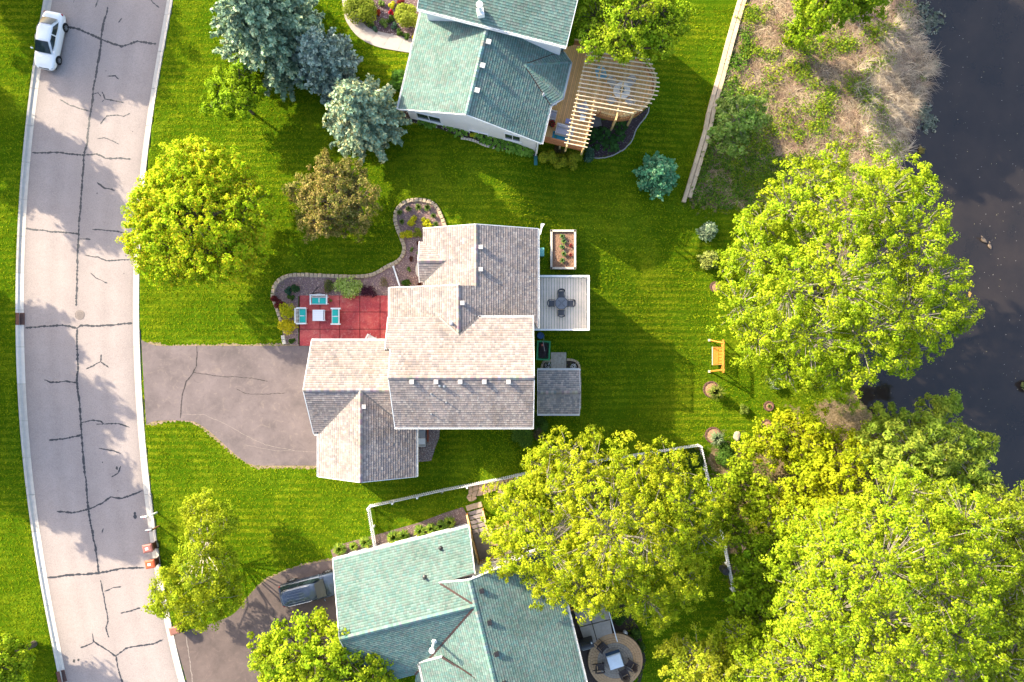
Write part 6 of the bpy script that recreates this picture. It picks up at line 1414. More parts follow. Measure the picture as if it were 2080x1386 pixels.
# ---- swing
def swing():
    L, R_ = G(1441, 697), G(1443, 749); g = (L + R_) / 2; t = thing('garden_swing', 'orange stained wooden swing seat in an A-frame on the back lawn', 'swing', tuple(g)); V = Vector; hz = 2.05; yl, yr = (L.y - g.y), (R_.y - g.y); xt = .55
    m = mat('wood_orange', (.62, .27, .045), (.50, .20, .03), 4, .55, bump=.2, bscale=20); pale = mat('wood_end', (.7, .6, .45), (.6, .5, .38), 5, .8)
    MB().beam((xt, yl + .05, hz), (xt, yr - .05, hz), .12, .14, ext=.22).build('top_beam', m, t, local=True)
    for y, s in ((yl, 1), (yr, -1)):
        for x0, nm in ((0, 'leg'), (1.15, 'leg')):
            MB().beam((x0, y + s * .25, 0), (xt + (x0 - xt) * .08, y, hz + .05), .10, .11).build(nm, m, t, local=True)
        MB().box(-.06, y + s * .25, .05, .2, .2, .1).build('foot_pad', pale, t, local=True); MB().beam((.18, y + s * .15, 1.0), (.92, y + s * .15, 1.0), .05, .1).build('cross_brace', m, t, local=True); MB().beam((xt, y - s * .02, hz - .55), (xt, y - s * .6, hz - .05), .07, .08).build('knee_brace', m, t, local=True)
    b0, b1 = yr + .38, yl - .38; w = b1 - b0
    for k in range(5): MB().box(.12 + k * .105, (b0 + b1) / 2, .48, .09, w, .025).build('seat_slat', m, t, local=True)
    for k in range(12): MB().obox((.70, b0 + .05 + k * (w - .1) / 11, .78), (.02, 0, 0), (0, .075, 0), (.14, 0, .55)).build('back_slat', m, t, local=True)
    MB().box(.79, (b0 + b1) / 2, 1.06, .05, w, .08).build('back_rail', m, t, local=True)
    MB().box(.07, (b0 + b1) / 2, .50, .05, w + .1, .06).build('front_rail', pale, t, local=True)
    for y in (b0, b1):
        MB().box(.4, y, .72, .6, .08, .03).build('armrest', m, t, local=True); MB().box(.13, y, .6, .06, .06, .25).build('arm_post', m, t, local=True)
        for x in (.16, .7): MB().tube((x, y, .72), (xt, y, hz - .06), .012, .012, 5).build('chain', DARKM, t, local=True)
swing()
# ---- tree rings
RINGM = mat('ring_brick', (.17, .085, .07), (.10, .05, .045), 5, .9, bump=.4); CHIP = mat('wood_chip', (.42, .24, .15), (.25, .14, .09), 10, .95, bump=.9, bscale=20)
def tree_ring(label, px, py, r):
    g = G(px, py); t = thing('tree_ring', label, 'tree ring', tuple(g), 0, 'round edging rings on the back lawn'); n = 14
    for k in range(n):
        a0, a1 = 2 * math.pi * k / n + .03, 2 * math.pi * (k + 1) / n - .03; q = lambda rr, a: (rr * math.cos(a), rr * math.sin(a)); MB().prism([q(r, a0), q(r + .11, a0), q(r + .11, a1), q(r, a1)], -.1, .13).build('ring_block', RINGM, t, local=True)
    MB().lathe([(r, -.1), (r, .05), (r * .5, .08), (.01, .09)], 20).build('wood_chips', CHIP, t, local=True); return g
tree_ring('brick ring of wood chips at the left edge of the great tree crown', 1452, 583, .36)
tree_ring('brick ring around the tall yellow-green grass clump below the swing', 1444, 791, .62)
tree_ring('brick ring around the pale spiky clump by the fence corner', 1448, 884, .62)
tree_ring('brick ring with a small sprig, upper of the two near the shore', 1561, 825, .34)
tree_ring('brick ring of bare wood chips, lower of the two near the shore', 1556, 862, .34)
spiky('tall yellow-green ornamental grass clump in a ring below the swing', 1447, 795, 19, 1.6, [(.20, .24, .04), (.28, .30, .06), (.14, .20, .03)], 150, group='ornamental grasses')
spiky('pale blue-green spiky clump in a ring by the fence corner', 1450, 888, 18, 1.3, [(.26, .34, .18), (.34, .40, .24), (.18, .27, .13)], 140, group='ornamental grasses')
spiky('little sprig growing in the upper shore ring', 1561, 825, 6, .3, [(.14, .2, .04)], 30)
shrub('small leafy bush on the lawn between the two grass rings', 1513, 832, 10, .7, [(.16, .22, .03), (.11, .17, .02), (.22, .27, .05)], .10, 220)
def cage():
    g = G(1570, 778); t = thing('wire_cage', 'round wire cage around the young shrub under the great tree', 'cage', tuple(g)); b = MB(); n = 10
    for k in range(n):
        a0, a1 = 2 * math.pi * k / n, 2 * math.pi * (k + 1) / n; c = lambda a, z: (.48 * math.cos(a), .48 * math.sin(a), z)
        b.tube(c(a0, 0), c(a0, 1.2), .014, .014, 4)
        for z in (.3, .75, 1.2): b.tube(c(a0, z), c(a1, z), .012, .012, 4)
    b.build('mesh', METALG, t, local=True); shrub('young pale green shrub inside the wire cage', 1574, 776, 13, 1.2, [(.24, .34, .08), (.30, .38, .12), (.17, .25, .05)], .12, 260)
cage()
g = G(1497, 886); tag(MB().blob((g.x, g.y, g.z + .02), .42, 2, .14, (.8, 1.1, .35)).build('boulder', mat('boulder_tan', (.45, .37, .27), (.32, .26, .19), 4, .9, bump=.4)), 'flat pale boulder at the lawn edge near the fence corner', 'boulder')

# ---- patio of the bottom house
def south_patio():
    pt, d, n, Ew, NN, O = SOUTH; V = Vector; zc = max(gzs(*P(a_, b_, -2.6)[:2]) for a_, b_ in ((1165, 1240), (1190, 1312), (1190, 1345), (1200, 1380))) + .07
    r = link(bpy.data.objects.new('patio', None)); tag(r, kind='structure'); ca = P(1250, 1342, zc); m1 = mat('paver_grey', (.30, .26, .21), (.22, .19, .155), 4, .9, bump=.3); m2 = mat('paver_amber', (.48, .31, .17), (.38, .24, .125), 4, .9, bump=.3)
    MB().lathe([(2.35, -.3), (2.35, -.015), (.01, -.015)], 40, ca).build('bedding', mat('bedding_sand', (.10, .07, .05), (.07, .05, .035), 6, .95), r)
    r0 = .12; k = 0
    while r0 < 2.3:
        w = .20; cnt = max(5, int(2 * math.pi * (r0 + w / 2) / .25))
        for i in range(cnt):
            a0, a1 = 2 * math.pi * i / cnt + .2 * k, 2 * math.pi * (i + 1) / cnt + .2 * k; g_ = .016 / (r0 + w / 2); q = lambda rr, a: (ca.x + rr * math.cos(a), ca.y + rr * math.sin(a)); MB().prism([q(r0 + .008, a0 + g_ / 2), q(r0 + w - .008, a0 + g_ / 2), q(r0 + w - .008, a1 - g_ / 2), q(r0 + .008, a1 - g_ / 2)], zc - .1, zc + .03 + random.uniform(-.004, .006)).build('paver', m1 if r0 < 1.45 else m2, r)
        r0 += w; k += 1
    # concrete pad in four slabs
    pm = mat('concrete_dull', (.40, .35, .30), (.30, .265, .225), 3, .9, bump=.3, bscale=30, world=True); c4 = [P(1163, 1236, zc), P(1233, 1222, zc), P(1246, 1295, zc), P(1190, 1312, zc)]; bl = lambda s, t_: (c4[0].lerp(c4[1], s)).lerp(c4[3].lerp(c4[2], s), t_)
    for i in range(2):
        for j in range(2):
            e = .012; s0, s1, t0, t1 = i * .42 if i else 0, .42 if i == 0 else 1, j / 2, (j + 1) / 2; q = [bl(s0 + e, t0 + e), bl(s1 - e, t0 + e), bl(s1 - e, t1 - e), bl(s0 + e, t1 - e)]; MB().prism([tuple(x[:2]) for x in q], zc - .2, zc + .02).build('paving_slab', pm, r)
    DB = mat('wood_espresso', (.045, .032, .03), (.03, .022, .02), 5, .6)
    for lab, px, py, rz in (('dark slatted chair at the covered fire table, upper left', 1224, 1316, -45), ('dark slatted bench-like chair left of the covered fire table', 1220, 1358, 5), ('dark slatted chair at the covered fire table, lower right', 1281, 1352, 150), ('dark slatted chair at the covered fire table, bottom', 1268, 1370, 115)):
        q = P(px, py, zc + .5); adirondack(lab, (q.x, q.y, zc + .03), math.radians(rz), DB, group='dark chairs around the fire table')
    q = P(1250, 1345, zc + .7); f = thing('fire_table', 'square table under a fitted pale blue cover on the round paver patio', 'table', (q.x, q.y, zc + .03), math.radians(18)); cv = mat('cover_pale', (.62, .68, .74), (.56, .62, .68), 3, .6); bs = mat('cover_blue', (.05, .11, .24), (.04, .09, .19), 3, .7); b = MB(); w0, w1 = .62, .55; vs = []
    for z, w in ((0.0, w0), (.55, w0 * .97), (.66, w1), (.72, .0)):
        vs += [(-w, -w, z), (w, -w, z), (w, w, z), (-w, w, z)] if w else [(0, 0, z)]
    MB().add(vs[:8] , [(0, 1, 5, 4), (1, 2, 6, 5), (2, 3, 7, 6), (3, 0, 4, 7)]).build('cover_skirt', bs, f, local=True); MB().add(vs[4:], [(0, 1, 5, 4), (1, 2, 6, 5), (2, 3, 7, 6), (3, 0, 4, 7), (4, 5, 8), (5, 6, 8), (6, 7, 8), (7, 4, 8)]).build('cover_top', cv, f, local=True)
    q = P(1190, 1310, zc + .8); g_ = thing('gas_grill', 'black covered grill beside the bottom house wall', 'grill', (q.x, q.y, zc + .02), math.radians(15)); MB().box(0, 0, .5, 1.3, .6, .9).build('cabinet', DARKM, g_, local=True, bevel=.03); MB().tube((-.4, 0, .98), (.4, 0, .98), .28, .28, 14).build('hood', DARKM, g_, local=True); MB().tube((-.35, -.3, 1.0), (.35, -.3, 1.0), .02, .02, 6).build('handle', METALG, g_, local=True); MB().box(.5, .1, .97, .12, .12, .04).build('knob', WHITE, g_, local=True)
    a, b_ = P(1231, 1222, zc + 1.0), P(1254, 1303, zc + 1.0); f = thing('white_railing', 'thin white railing along the edge of the concrete pad', 'railing', tuple(V((a.x, a.y, zc)))); MB().beam(a, b_, .07, .06).build('top_rail', WHITE, f); MB().beam(a - V((0, 0, .85)), b_ - V((0, 0, .85)), .04, .05).build('bottom_rail', WHITE, f); [MB().box(e.x, e.y, zc + .5, .07, .07, 1.05).build('post', WHITE, f) for e in (a, a.lerp(b_, .6), b_)]
    # porch beam and steps between house and pad
    a, b_ = P(1160, 1240, .3), P(1222, 1224, .3); f = thing('porch_beam', 'amber timber handrail crossing between house and pad', 'handrail', tuple(V((a.x, a.y, zc)))); MB().beam(a, b_, .12, .1).build('rail', WOODT, f); [MB().box(e.x, e.y, (zc + .3) / 2, .1, .1, .3 - zc).build('post', WOODT, f) for e in (a, b_)]
    q = G(1268, 1282); f = thing('garden_globe', 'pale grey garden ornament ball beside the paver patio', 'ornament', tuple(q)); MB().lathe([(.14, 0), (.1, .15), (.06, .3)], 10).build('stand', CONC, f, local=True); MB().blob((0, 0, .48), .22, 3, 0).build('ball', mat('globe_grey', (.42, .44, .48), (.35, .37, .4), 3, .3), f, local=True, smooth=True)
    conform([(1225, 1205), (1262, 1215), (1300, 1280), (1312, 1340), (1300, 1390), (1262, 1400), (1180, 1400), (1150, 1230)], .02, 'mulch_bed', MULCH)['label'] = 'dark planting soil around the round paver patio'; bpy.data.objects[-1] if False else None
    [tag(o, cat='garden bed') for o in bpy.data.objects if o.get('label', '').startswith('dark planting soil around')]
south_patio()
# ---- ducks on the pond
def duck(label, px, py, rz, s=1.0):
    p = P(px, py, WATER_Z); t = thing('duck', label, 'duck', (p.x, p.y, WATER_Z), rz, 'ducks on the pond'); m = mat('duck_brown', (.20, .15, .11), (.10, .075, .055), 12, .8)
    rings = [(-.34, .02, .10), (-.27, .07, .11), (-.14, .13, .10), (0, .15, .09), (.12, .13, .10), (.20, .08, .14), (.24, .055, .20), (.26, .055, .27), (.30, .055, .31), (.36, .03, .30), (.43, .018, .29)]; vs, fs = [], []; n = 10
    for x, r, z in rings: vs += [(x * s, r * math.cos(2 * math.pi * k / n) * s, (z + r * .75 * math.sin(2 * math.pi * k / n)) * s - .02) for k in range(n)]
    for i in range(len(rings) - 1): fs += [(i * n + k, i * n + (k + 1) % n, (i + 1) * n + (k + 1) % n, (i + 1) * n + k) for k in range(n)]
    fs += [tuple(range(n)), tuple(range((len(rings) - 1) * n, len(rings) * n))]; MB().add(vs, fs).build('body', m, t, local=True, smooth=True)
duck('brown duck swimming on the pond, upper of the pair', 1996, 488, 2.4, 1.15); duck('brown duck swimming on the pond, lower of the pair', 2009, 500, 2.0, .95)
# ------------------------------------------------------------------ plants in the beds
Y1 = [(.46, .47, .015), (.56, .54, .02), (.34, .39, .012), (.62, .56, .03)]; GR = [(.06, .12, .02), (.09, .16, .025), (.04, .085, .015)]; LG = [(.16, .25, .05), (.22, .32, .08), (.11, .19, .03)]; RD = [(.16, .025, .025), (.11, .02, .03), (.22, .04, .03)]; BG = [(.08, .17, .10), (.12, .22, .13), (.05, .12, .07)]
for i, (lab, x, y, r, h, pal, lf) in enumerate([
    ('bright yellow shrub beside the left patio bench', 581, 634, 18, .9, Y1, .11), ('golden yellow shrub at the lower left corner of the patio', 584, 662, 19, .9, [(.68, .55, .015), (.58, .50, .02), (.48, .46, .02)], .11), ('large variegated pale green shrub above the patio', 705, 583, 26, 1.1, [(.42, .54, .14), (.52, .62, .22), (.30, .43, .08), (.22, .34, .05)], .12),
    ('dark purple barberry shrub right of the variegated shrub', 747, 594, 15, .7, [(.085, .025, .045), (.12, .04, .06), (.05, .02, .03)], .09), ('dark red barberry at the bed edge', 557, 606, 9, .6, RD, .09), ('second dark red barberry beside the yellow shrub', 567, 617, 10, .6, RD, .09),
    ('dark green bush in the front bed corner', 602, 584, 10, .7, [(.03, .08, .03), (.05, .11, .04)], .09), ('dark blue-green bush next to the corner bush', 587, 592, 9, .6, [(.03, .08, .05), (.05, .12, .08)], .09), ('small dark bush below the blue-green bush', 591, 603, 7, .5, GR, .09), ('sparse brownish perennial left of the variegated shrub', 664, 583, 13, .5, [(.14, .17, .04), (.22, .18, .09), (.09, .14, .03)], .08),
    ('tuft of green grass by the driveway end of the bed', 591, 691, 7, .4, GR, .09), ('green bush at the corner under the downspout', 823, 573, 11, .7, GR, .1),
    ('bright yellow shrub, largest in the top of the winding bed', 824, 474, 13, .7, Y1, .1), ('yellow-green shrub right of the largest yellow one', 848, 473, 10, .6, [(.22, .28, .03), (.30, .33, .04)], .1), ('yellow spirea in the middle left of the bed head', 836, 448, 11, .6, Y1, .09), ('yellow spirea in the middle right of the bed head', 865, 450, 10, .6, Y1, .09), ('yellow shrub tucked against the north eave', 872, 462, 9, .6, Y1, .09)]):
    shrub(lab, x, y, r, h, pal, lf, group='shrubs in the front bed')
for i, (x, y, r, w) in enumerate([(813, 433, 7, 'leftmost, by the block edge'), (831, 425, 8, 'second from the left along the rim'), (851, 422, 9, 'third along the rim'), (869, 423, 10, 'rightmost along the top rim'), (817, 452, 7, 'below the leftmost one'), (881, 440, 7, 'by the right side blocks'), (886, 457, 7, 'nearest the house eave')]):
    spiky(f'small daylily tuft in the bed head, {w}', x, y, r, .45, [(.08, .16, .03), (.12, .21, .04), (.18, .24, .05)], 60, 'daylily', 'daylilies in the bed head', 'daylily', .03)
for i, (x, y, r, pal, w) in enumerate([(835, 506, 5, LG, 'tiny green plant in the narrow part of the bed'), (850, 515, 5, LG, 'tiny green plant by the bay wall'), (831, 547, 5, LG, 'tiny green plant right of the downspout end'), (851, 556, 4, LG, 'tiny green plant below the curved bench'), (836, 526, 5, [(.10, .04, .03), (.14, .06, .04)], 'tiny reddish plant left of the curved bench'), (852, 494, 5, [(.14, .05, .04), (.2, .1, .06)], 'tiny reddish plant under the bay eave'), (854, 578, 5, [(.12, .04, .03)], 'tiny reddish plant by the front door corner'), (672, 611, 3, LG, 'sprig at the patio edge'), (780, 575, 11, [(.30, .24, .15), (.24, .2, .12), (.2, .22, .07)], 'dry straw-coloured clump near the house corner')]):
    shrub(w, x, y, r, .3, pal, .07, 70, 'plant', 'little plants in the front bed', 'small_plant', stems=False)
# bare climbing vine behind the top bench
g = G(640, 600); t = thing('bare_vine', 'bare dark twisted branch leaning over the top bench', 'branch', tuple(g)); V = Vector; q = lambda x, y, z: P(x, y, z)
MB().path([q(629, 607, .3), q(634, 598, .7), q(640, 590, .9), q(648, 583, 1.0)], [.05, .045, .04, .02], 6).path([q(634, 598, .7), q(641, 595, .8), q(652, 595, .7)], [.04, .03, .015], 6).path([q(640, 590, .9), q(644, 584, 1.2), q(651, 582, 1.3)], [.03, .025, .01], 6).build('branch', mat('bark_dark', (.05, .04, .04), (.03, .025, .025), 6, .8), t)
g = G(650, 601); t = thing('wire_trellis', 'grey wire trellis piece behind the top bench', 'trellis', tuple(g), .3)
for k in range(6): MB().tube((-.25 + k * .1, 0, 0), (-.25 + k * .1, .1, .9), .012, .012, 4).build('wire', METALG, t, local=True)
for z in (.3, .6, .85): MB().tube((-.28, .06, z), (.28, .06, z), .012, .012, 4).build('cross_wire', METALG, t, local=True)
# house corner shrubs
shrub('broad clipped green shrub below the south-east corner of the house', 1062, 882, 24, 1.0, [(.10, .19, .025), (.14, .24, .03), (.07, .14, .02)], .11, group='shrubs by the house corner', n=1500); shrub('rounded green shrub beside the shed corner', 1102, 868, 17, .9, [(.08, .17, .025), (.11, .2, .03)], .11, group='shrubs by the house corner'); shrub('small green shrub between house and shed', 1092, 855, 13, .8, GR, .11, group='shrubs by the house corner'); shrub('bare brownish bush between the two corner shrubs', 1090, 880, 13, .7, [(.2, .15, .1), (.14, .11, .07), (.12, .13, .04)], .08, group='shrubs by the house corner')
# raised planter crops
x0, y0, x1, y1, zt = PLANTER
for k, f in enumerate((.2, .38, .56, .72, .85)):
    on = ((x0 + x1) / 2 + (.05 if k % 2 else -.08), y0 + (y1 - y0) * f, zt); spiky('green leafy vegetable plant in the row along the raised bed', 0, 0, 7, .35, [(.12, .22, .06), (.2, .28, .05), (.1, .2, .12)], 40, 'vegetable', 'vegetables in the raised bed', 'vegetable_plant', .05, on=on)
for k in range(2):
    on = (x1 - .35, y0 + (y1 - y0) * (.35 + .25 * k), zt); spiky(f'red-stemmed vegetable plant in the raised bed, {"lower" if k == 0 else "upper"} one', 0, 0, 5, .3, [(.3, .03, .05), (.36, .05, .06), (.15, .06, .04)], 40, 'vegetable', 'vegetables in the raised bed', 'vegetable_plant', .04, on=on)
# top house
shrub('large rounded yellow-green shrub inside the walkway curve', 733, 14, 31, 1.5, [(.24, .30, .03), (.31, .36, .045), (.17, .24, .02)], .12, 2400, group='round shrubs by the walkway'); shrub('rounded yellow-green shrub against the top house wall', 828, 36, 24, 1.5, [(.25, .30, .03), (.32, .36, .05), (.18, .24, .02)], .12, 1900, group='round shrubs by the walkway')
shrub('bright green shrub at the left corner of the top house', 810, 166, 20, 1.2, [(.08, .20, .025), (.12, .26, .03), (.06, .14, .02)], .14, 700)
shrub('small yellow shrub at the walkway end by the house', 840, 72, 6, .6, Y1, .08, 120)
for i, (x, y, r, h, pal, w) in enumerate([(768, 25, 5, .4, [(.3, .03, .02), (.4, .08, .03)], 'orange-red flowers in the walkway bed'), (795, 26, 5, .4, [(.45, .02, .03), (.35, .02, .04)], 'crimson flowers in the walkway bed'), (792, 38, 8, .4, GR, 'dark green clump below the crimson flowers'), (797, 10, 7, .4, Y1, 'yellow flowering clump in the walkway bed'), (775, 8, 6, .4, LG, 'pale green clump by the big round shrub'), (780, 48, 9, .4, LG, 'light green clump near the walkway'), (800, 52, 7, .35, BG, 'grey-green clump near the walkway'), (812, 66, 8, .4, GR, 'green clump at the walkway edge'), (826, 73, 7, .4, GR, 'green clump beside the wall shrub'), (752, 46, 8, .4, LG, 'olive clump below the big round shrub'), (814, 5, 7, .4, RD, 'dark red clump at the top of the walkway bed'), (763, 60, 6, .3, BG, 'low grey-green clump at the curve')]):
    shrub(w, x, y, r, h, pal, .09, 130, 'plant', 'flowers in the walkway bed', 'flower_clump', stems=False)
HS = [(0.135, 0.285, 0.036), (0.195, 0.375, 0.054), (0.09, 0.21, 0.024), (0.255, 0.42, 0.072)]
def hosta(label, x, y, r, pal=HS, group='hostas along the white wall', h=.4):
    g = G(x, y); t = thing('hosta', label, 'hosta', tuple(g), 0, group); n = 46; a = RNG.uniform(0, 6.28, n); q = RNG.uniform(.15, 1, n) ** .6; R = r / PPM; C = np.stack([g.x + R * q * np.cos(a), g.y + R * q * np.sin(a), g.z + h * (1.1 - .7 * q)], 1); D = np.stack([np.cos(a), np.sin(a), -.15 * np.ones(n)], 1); N = np.stack([np.cos(a) * .4 * q, np.sin(a) * .4 * q, np.ones(n)], 1) + RNG.normal(size=(n, 3)) * .15
    quads('leaves', C, N, np.full(n, .27) * RNG.uniform(.7, 1.2, n), pick(pal, n, .2), LEAF, t, 1.15, .12, D)
for k, (x, y, r) in enumerate([(862, 244, 13), (874, 251, 12), (908, 251, 12), (922, 258, 13), (935, 268, 14), (970, 272, 12), (984, 281, 13), (1000, 287, 14), (1016, 293, 14), (1032, 297, 14), (1047, 301, 13), (1061, 306, 13), (1074, 309, 10)]):
    hosta('green hosta in the bed along the white wall', x, y, r)
shrub('yellow-green hosta-like clump by the stones of the wall bed', 962, 273, 7, .4, Y1, .12, 60, 'plant', stems=False)
for k, (x, y, r, w) in enumerate([(1213, 292, 15, 'lower left'), (1238, 296, 16, 'bottom middle'), (1255, 279, 15, 'lower right'), (1260, 258, 14, 'right, by the deck post'), (1225, 272, 14, 'in the middle'), (1206, 273, 10, 'left, beside the deck'), (1246, 300, 10, 'at the bottom edge')]): hosta(f'dark green hosta under the round deck, {w}', x, y, r, [(.045, .12, .03), (.06, .15, .035), (.035, .09, .02)], 'hostas under the deck', .5)
AV = [(0.216, 0.27, 0.02), (0.324, 0.351, 0.025), (0.135, 0.203, 0.015), (0.405, 0.405, 0.03)]
for k, (x, y, r, h, w) in enumerate([(1112, 320, 17, 2.0, 'leftmost of the row'), (1140, 326, 15, 1.7, 'in the middle of the row'), (1163, 324, 16, 2.2, 'right of the middle'), (1178, 316, 12, 1.9, 'rightmost of the row')]): shrub(f'golden arborvitae below the amber deck, {w}', x, y, r, h, AV, .11, 900, 'arborvitae', 'arborvitae below the amber deck', 'arborvitae')
shrub('pale green shrub at the end of the arborvitae row', 1194, 316, 14, 1.0, BG, .12, 420); shrub('brownish bush behind the arborvitae', 1138, 304, 12, .8, [(.14, .10, .05), (.2, .15, .08), (.08, .1, .03)], .08, 300)
# bottom house north wall
for k, (x, y, r, h, w) in enumerate([(693, 1112, 15, .8, 'leftmost, at the driveway corner'), (720, 1107, 10, .6, 'smallest, second from the left'), (745, 1098, 14, .8, 'just left of the fence'), (802, 1089, 17, .8, 'first right of the fence'), (822, 1084, 14, .8, 'second right of the fence'), (855, 1076, 15, .8, 'third right of the fence'), (878, 1070, 13, .9, 'fourth right of the fence'), (897, 1065, 13, .9, 'fifth right of the fence'), (914, 1058, 14, .9, 'rightmost, nearest the wooden steps')]): spiky(f'leafy green clump along the bottom house wall, {w}', x, y, r, h, [(.14, .24, .025), (.20, .30, .04), (.09, .17, .02), (.28, .34, .04)], 170, 'shrub', 'clumps along the bottom house wall', 'leafy_clump', .06)
for x, y, r, w in ((1290, 1290, 14, 'upper'), (1298, 1315, 12, 'middle'), (1262, 1255, 16, 'left')): shrub(f'dark green bush beside the round paver patio, {w} one', x, y, r, .7, GR, .12, 350, group='bushes by the paver patio')
# fence corner undergrowth
shrub('low dark green bush inside the fence corner', 1415, 935, 22, .8, GR, .13, 700); shrub('low green bush outside the fence corner', 1470, 925, 24, .8, [(.07, .15, .02), (.11, .2, .03)], .13, 800)

# ------------------------------------------------------------------ trees
YG = [(0.282, 0.378, 0.013), (0.351, 0.444, 0.018), (0.207, 0.306, 0.011), (0.413, 0.483, 0.027)]
MG = [(0.215, 0.324, 0.013), (0.284, 0.391, 0.018), (0.154, 0.25, 0.01), (0.354, 0.441, 0.027)]
MAPLE = [(0.363, 0.481, 0.012), (0.467, 0.573, 0.017), (0.268, 0.389, 0.009), (0.514, 0.441, 0.022)]
BIRCH = [(0.319, 0.371, 0.015), (0.375, 0.42, 0.025), (0.25, 0.315, 0.013)]
CRAB = [(0.268, 0.221, 0.06), (0.339, 0.268, 0.087), (0.177, 0.184, 0.038), (0.418, 0.322, 0.12), (0.152, 0.175, 0.028)]
SPR = [(0.224, 0.319, 0.206), (0.293, 0.389, 0.25), (0.166, 0.259, 0.163), (0.371, 0.414, 0.244), (0.127, 0.207, 0.125)]
SPRG = [(0.098, 0.285, 0.144), (0.133, 0.352, 0.18), (0.07, 0.217, 0.108), (0.238, 0.39, 0.192)]
tree('maple_tree', 'round bright yellow-green maple overhanging the street', base_of(415, 455, 5), auto_lobes(407, 450, 5.2, 142, 10, .54, .8, 3, .56, .4), MAPLE, .14, .30, 1.3, 38, fill=.3, wk=.35)
tree('crabapple_tree', 'bronze-leaved crabapple on the front lawn', base_of(690, 420, 3), auto_lobes(677, 404, 3.6, 86, 7, .5, .8, 5, .56) + [LB(655, 330, 3.4, 22), LB(640, 470, 3.2, 24)], CRAB, .12, .30, 1.1, 44, fill=.25)
tree('young_tree', 'young bright green tree standing alone above the utility box', base_of(485, 205, 3), auto_lobes(474, 196, 3.6, 56, 6, .5, .9, 8, .5) + [LB(485, 148, 3.8, 20), LB(425, 215, 3.3, 17), LB(520, 185, 3.3, 20)], [(.25, .38, .012), (.31, .44, .016), (.18, .29, .008)], .15, .30, 1.1, 40, trunk_r=.11)
tree('ash_tree', 'leafy yellow-green tree overhanging the pergola', base_of(1275, 50, 4), auto_lobes(1278, 22, 6.2, 100, 8, .5, .55, 12, .6, .6) + [LB(1205, 85, 5.4, 36, .6), LB(1340, 98, 5.2, 26, .6), LB(1265, 98, 5.2, 24, .6), LB(1372, 40, 5.4, 34, .6)], [(.26, .37, .014), (.33, .44, .02), (.19, .29, .011), (.40, .48, .03)], .14, .34, 1.1, 40, trunk_r=.2)
tree('cottonwood_tree', 'great spreading yellow-green tree on the pond shore', base_of(1705, 590, 2), [LB(1700, 570, 6.6, 120), LB(1640, 375, 4.6, 62), LB(1690, 330, 4.0, 34), LB(1600, 430, 5.0, 70), LB(1700, 440, 6.2, 85), LB(1790, 410, 5.6, 80), LB(1850, 480, 5.2, 85), LB(1880, 570, 4.6, 75), LB(1925, 640, 3.6, 52), LB(1840, 640, 5.6, 85), LB(1840, 710, 4.4, 55), LB(1740, 680, 6.0, 95), LB(1640, 680, 5.6, 85), LB(1600, 590, 6.0, 90), LB(1530, 520, 4.4, 62), LB(1500, 620, 3.8, 62), LB(1540, 690, 3.8, 62), LB(1600, 755, 3.2, 45), LB(1700, 755, 3.6, 48), LB(1480, 540, 2.6, 34), LB(1550, 450, 3.6, 45), LB(1515, 445, 2.4, 22), LB(1570, 745, 2.6, 34), LB(1640, 780, 2.6, 30), LB(1700, 740, 2.6, 40), LB(1860, 380, 4.0, 48), LB(1780, 350, 4.0, 40)],
     YG, .135, .34, .95, 38, BARKP, .42, group='trees by the pond', twig=.02, fill=.18)
tree('silver_maple', 'huge yellow-green tree spreading over the bottom house and fence', base_of(1245, 1080, 2), [LB(1240, 1080, 8.0, 120), LB(1150, 930, 5.2, 62), LB(1200, 965, 6.2, 70), LB(1110, 1000, 6.2, 80), LB(1050, 1060, 5.2, 62), LB(1030, 1130, 4.8, 50), LB(1110, 1110, 6.8, 85), LB(1290, 960, 6.2, 70), LB(1365, 960, 5.2, 62), LB(1390, 1030, 5.6, 72), LB(1420, 1085, 4.6, 50), LB(1320, 1050, 7.4, 90), LB(1350, 1140, 6.2, 85), LB(1240, 1170, 6.6, 80), LB(1310, 1215, 5.0, 60), LB(1180, 1180, 5.6, 65), LB(1110, 1190, 4.8, 45), LB(1340, 1250, 4.0, 34), LB(1205, 1215, 4.8, 42), LB(1395, 1180, 4.6, 46), LB(1205, 880, 4.0, 24), LB(1100, 945, 4.6, 40), LB(1015, 1010, 4.2, 30), LB(1000, 1080, 4.0, 26)],
     [(.33, .385, .013), (.40, .44, .018), (.24, .32, .01), (.45, .47, .026)], .12, .28, .95, 34, BARKP, .4, group='trees by the bottom house', twig=.018, fill=.2)
tree('birch_tree', 'thin drooping pale birch at the kerb with white branches', base_of(420, 1110, 1), [LB(420, 1065, 4.4, 48), LB(395, 1040, 3.6, 30), LB(455, 1055, 3.4, 30), LB(410, 1130, 4.8, 50), LB(450, 1140, 3.6, 36), LB(395, 1190, 5.0, 58), LB(350, 1205, 4.0, 46), LB(440, 1215, 4.0, 48), LB(400, 1245, 3.6, 42), LB(320, 1230, 3.2, 28), LB(470, 1190, 3.2, 30), LB(415, 1015, 3.4, 20)], BIRCH, .13, .34, 1.0, 46, mat('bark_birch', (.52, .47, .38), (.36, .32, .26), 5, .85), .11, twig=.013, fill=.22, tw_n=16)
tree('linden_tree', 'bright tree over the lower driveway at the bottom edge', base_of(640, 1345, 2), [LB(640, 1330, 5.0, 75), LB(570, 1350, 4.4, 55), LB(535, 1320, 3.8, 34), LB(640, 1265, 4.2, 38), LB(700, 1340, 4.6, 55), LB(760, 1350, 3.8, 42), LB(600, 1395, 4.6, 70), LB(700, 1400, 4.6, 70), LB(575, 1285, 3.6, 28), LB(790, 1375, 3.4, 24)], YG, .17, .40, 1.05, 44, BARK, .2)
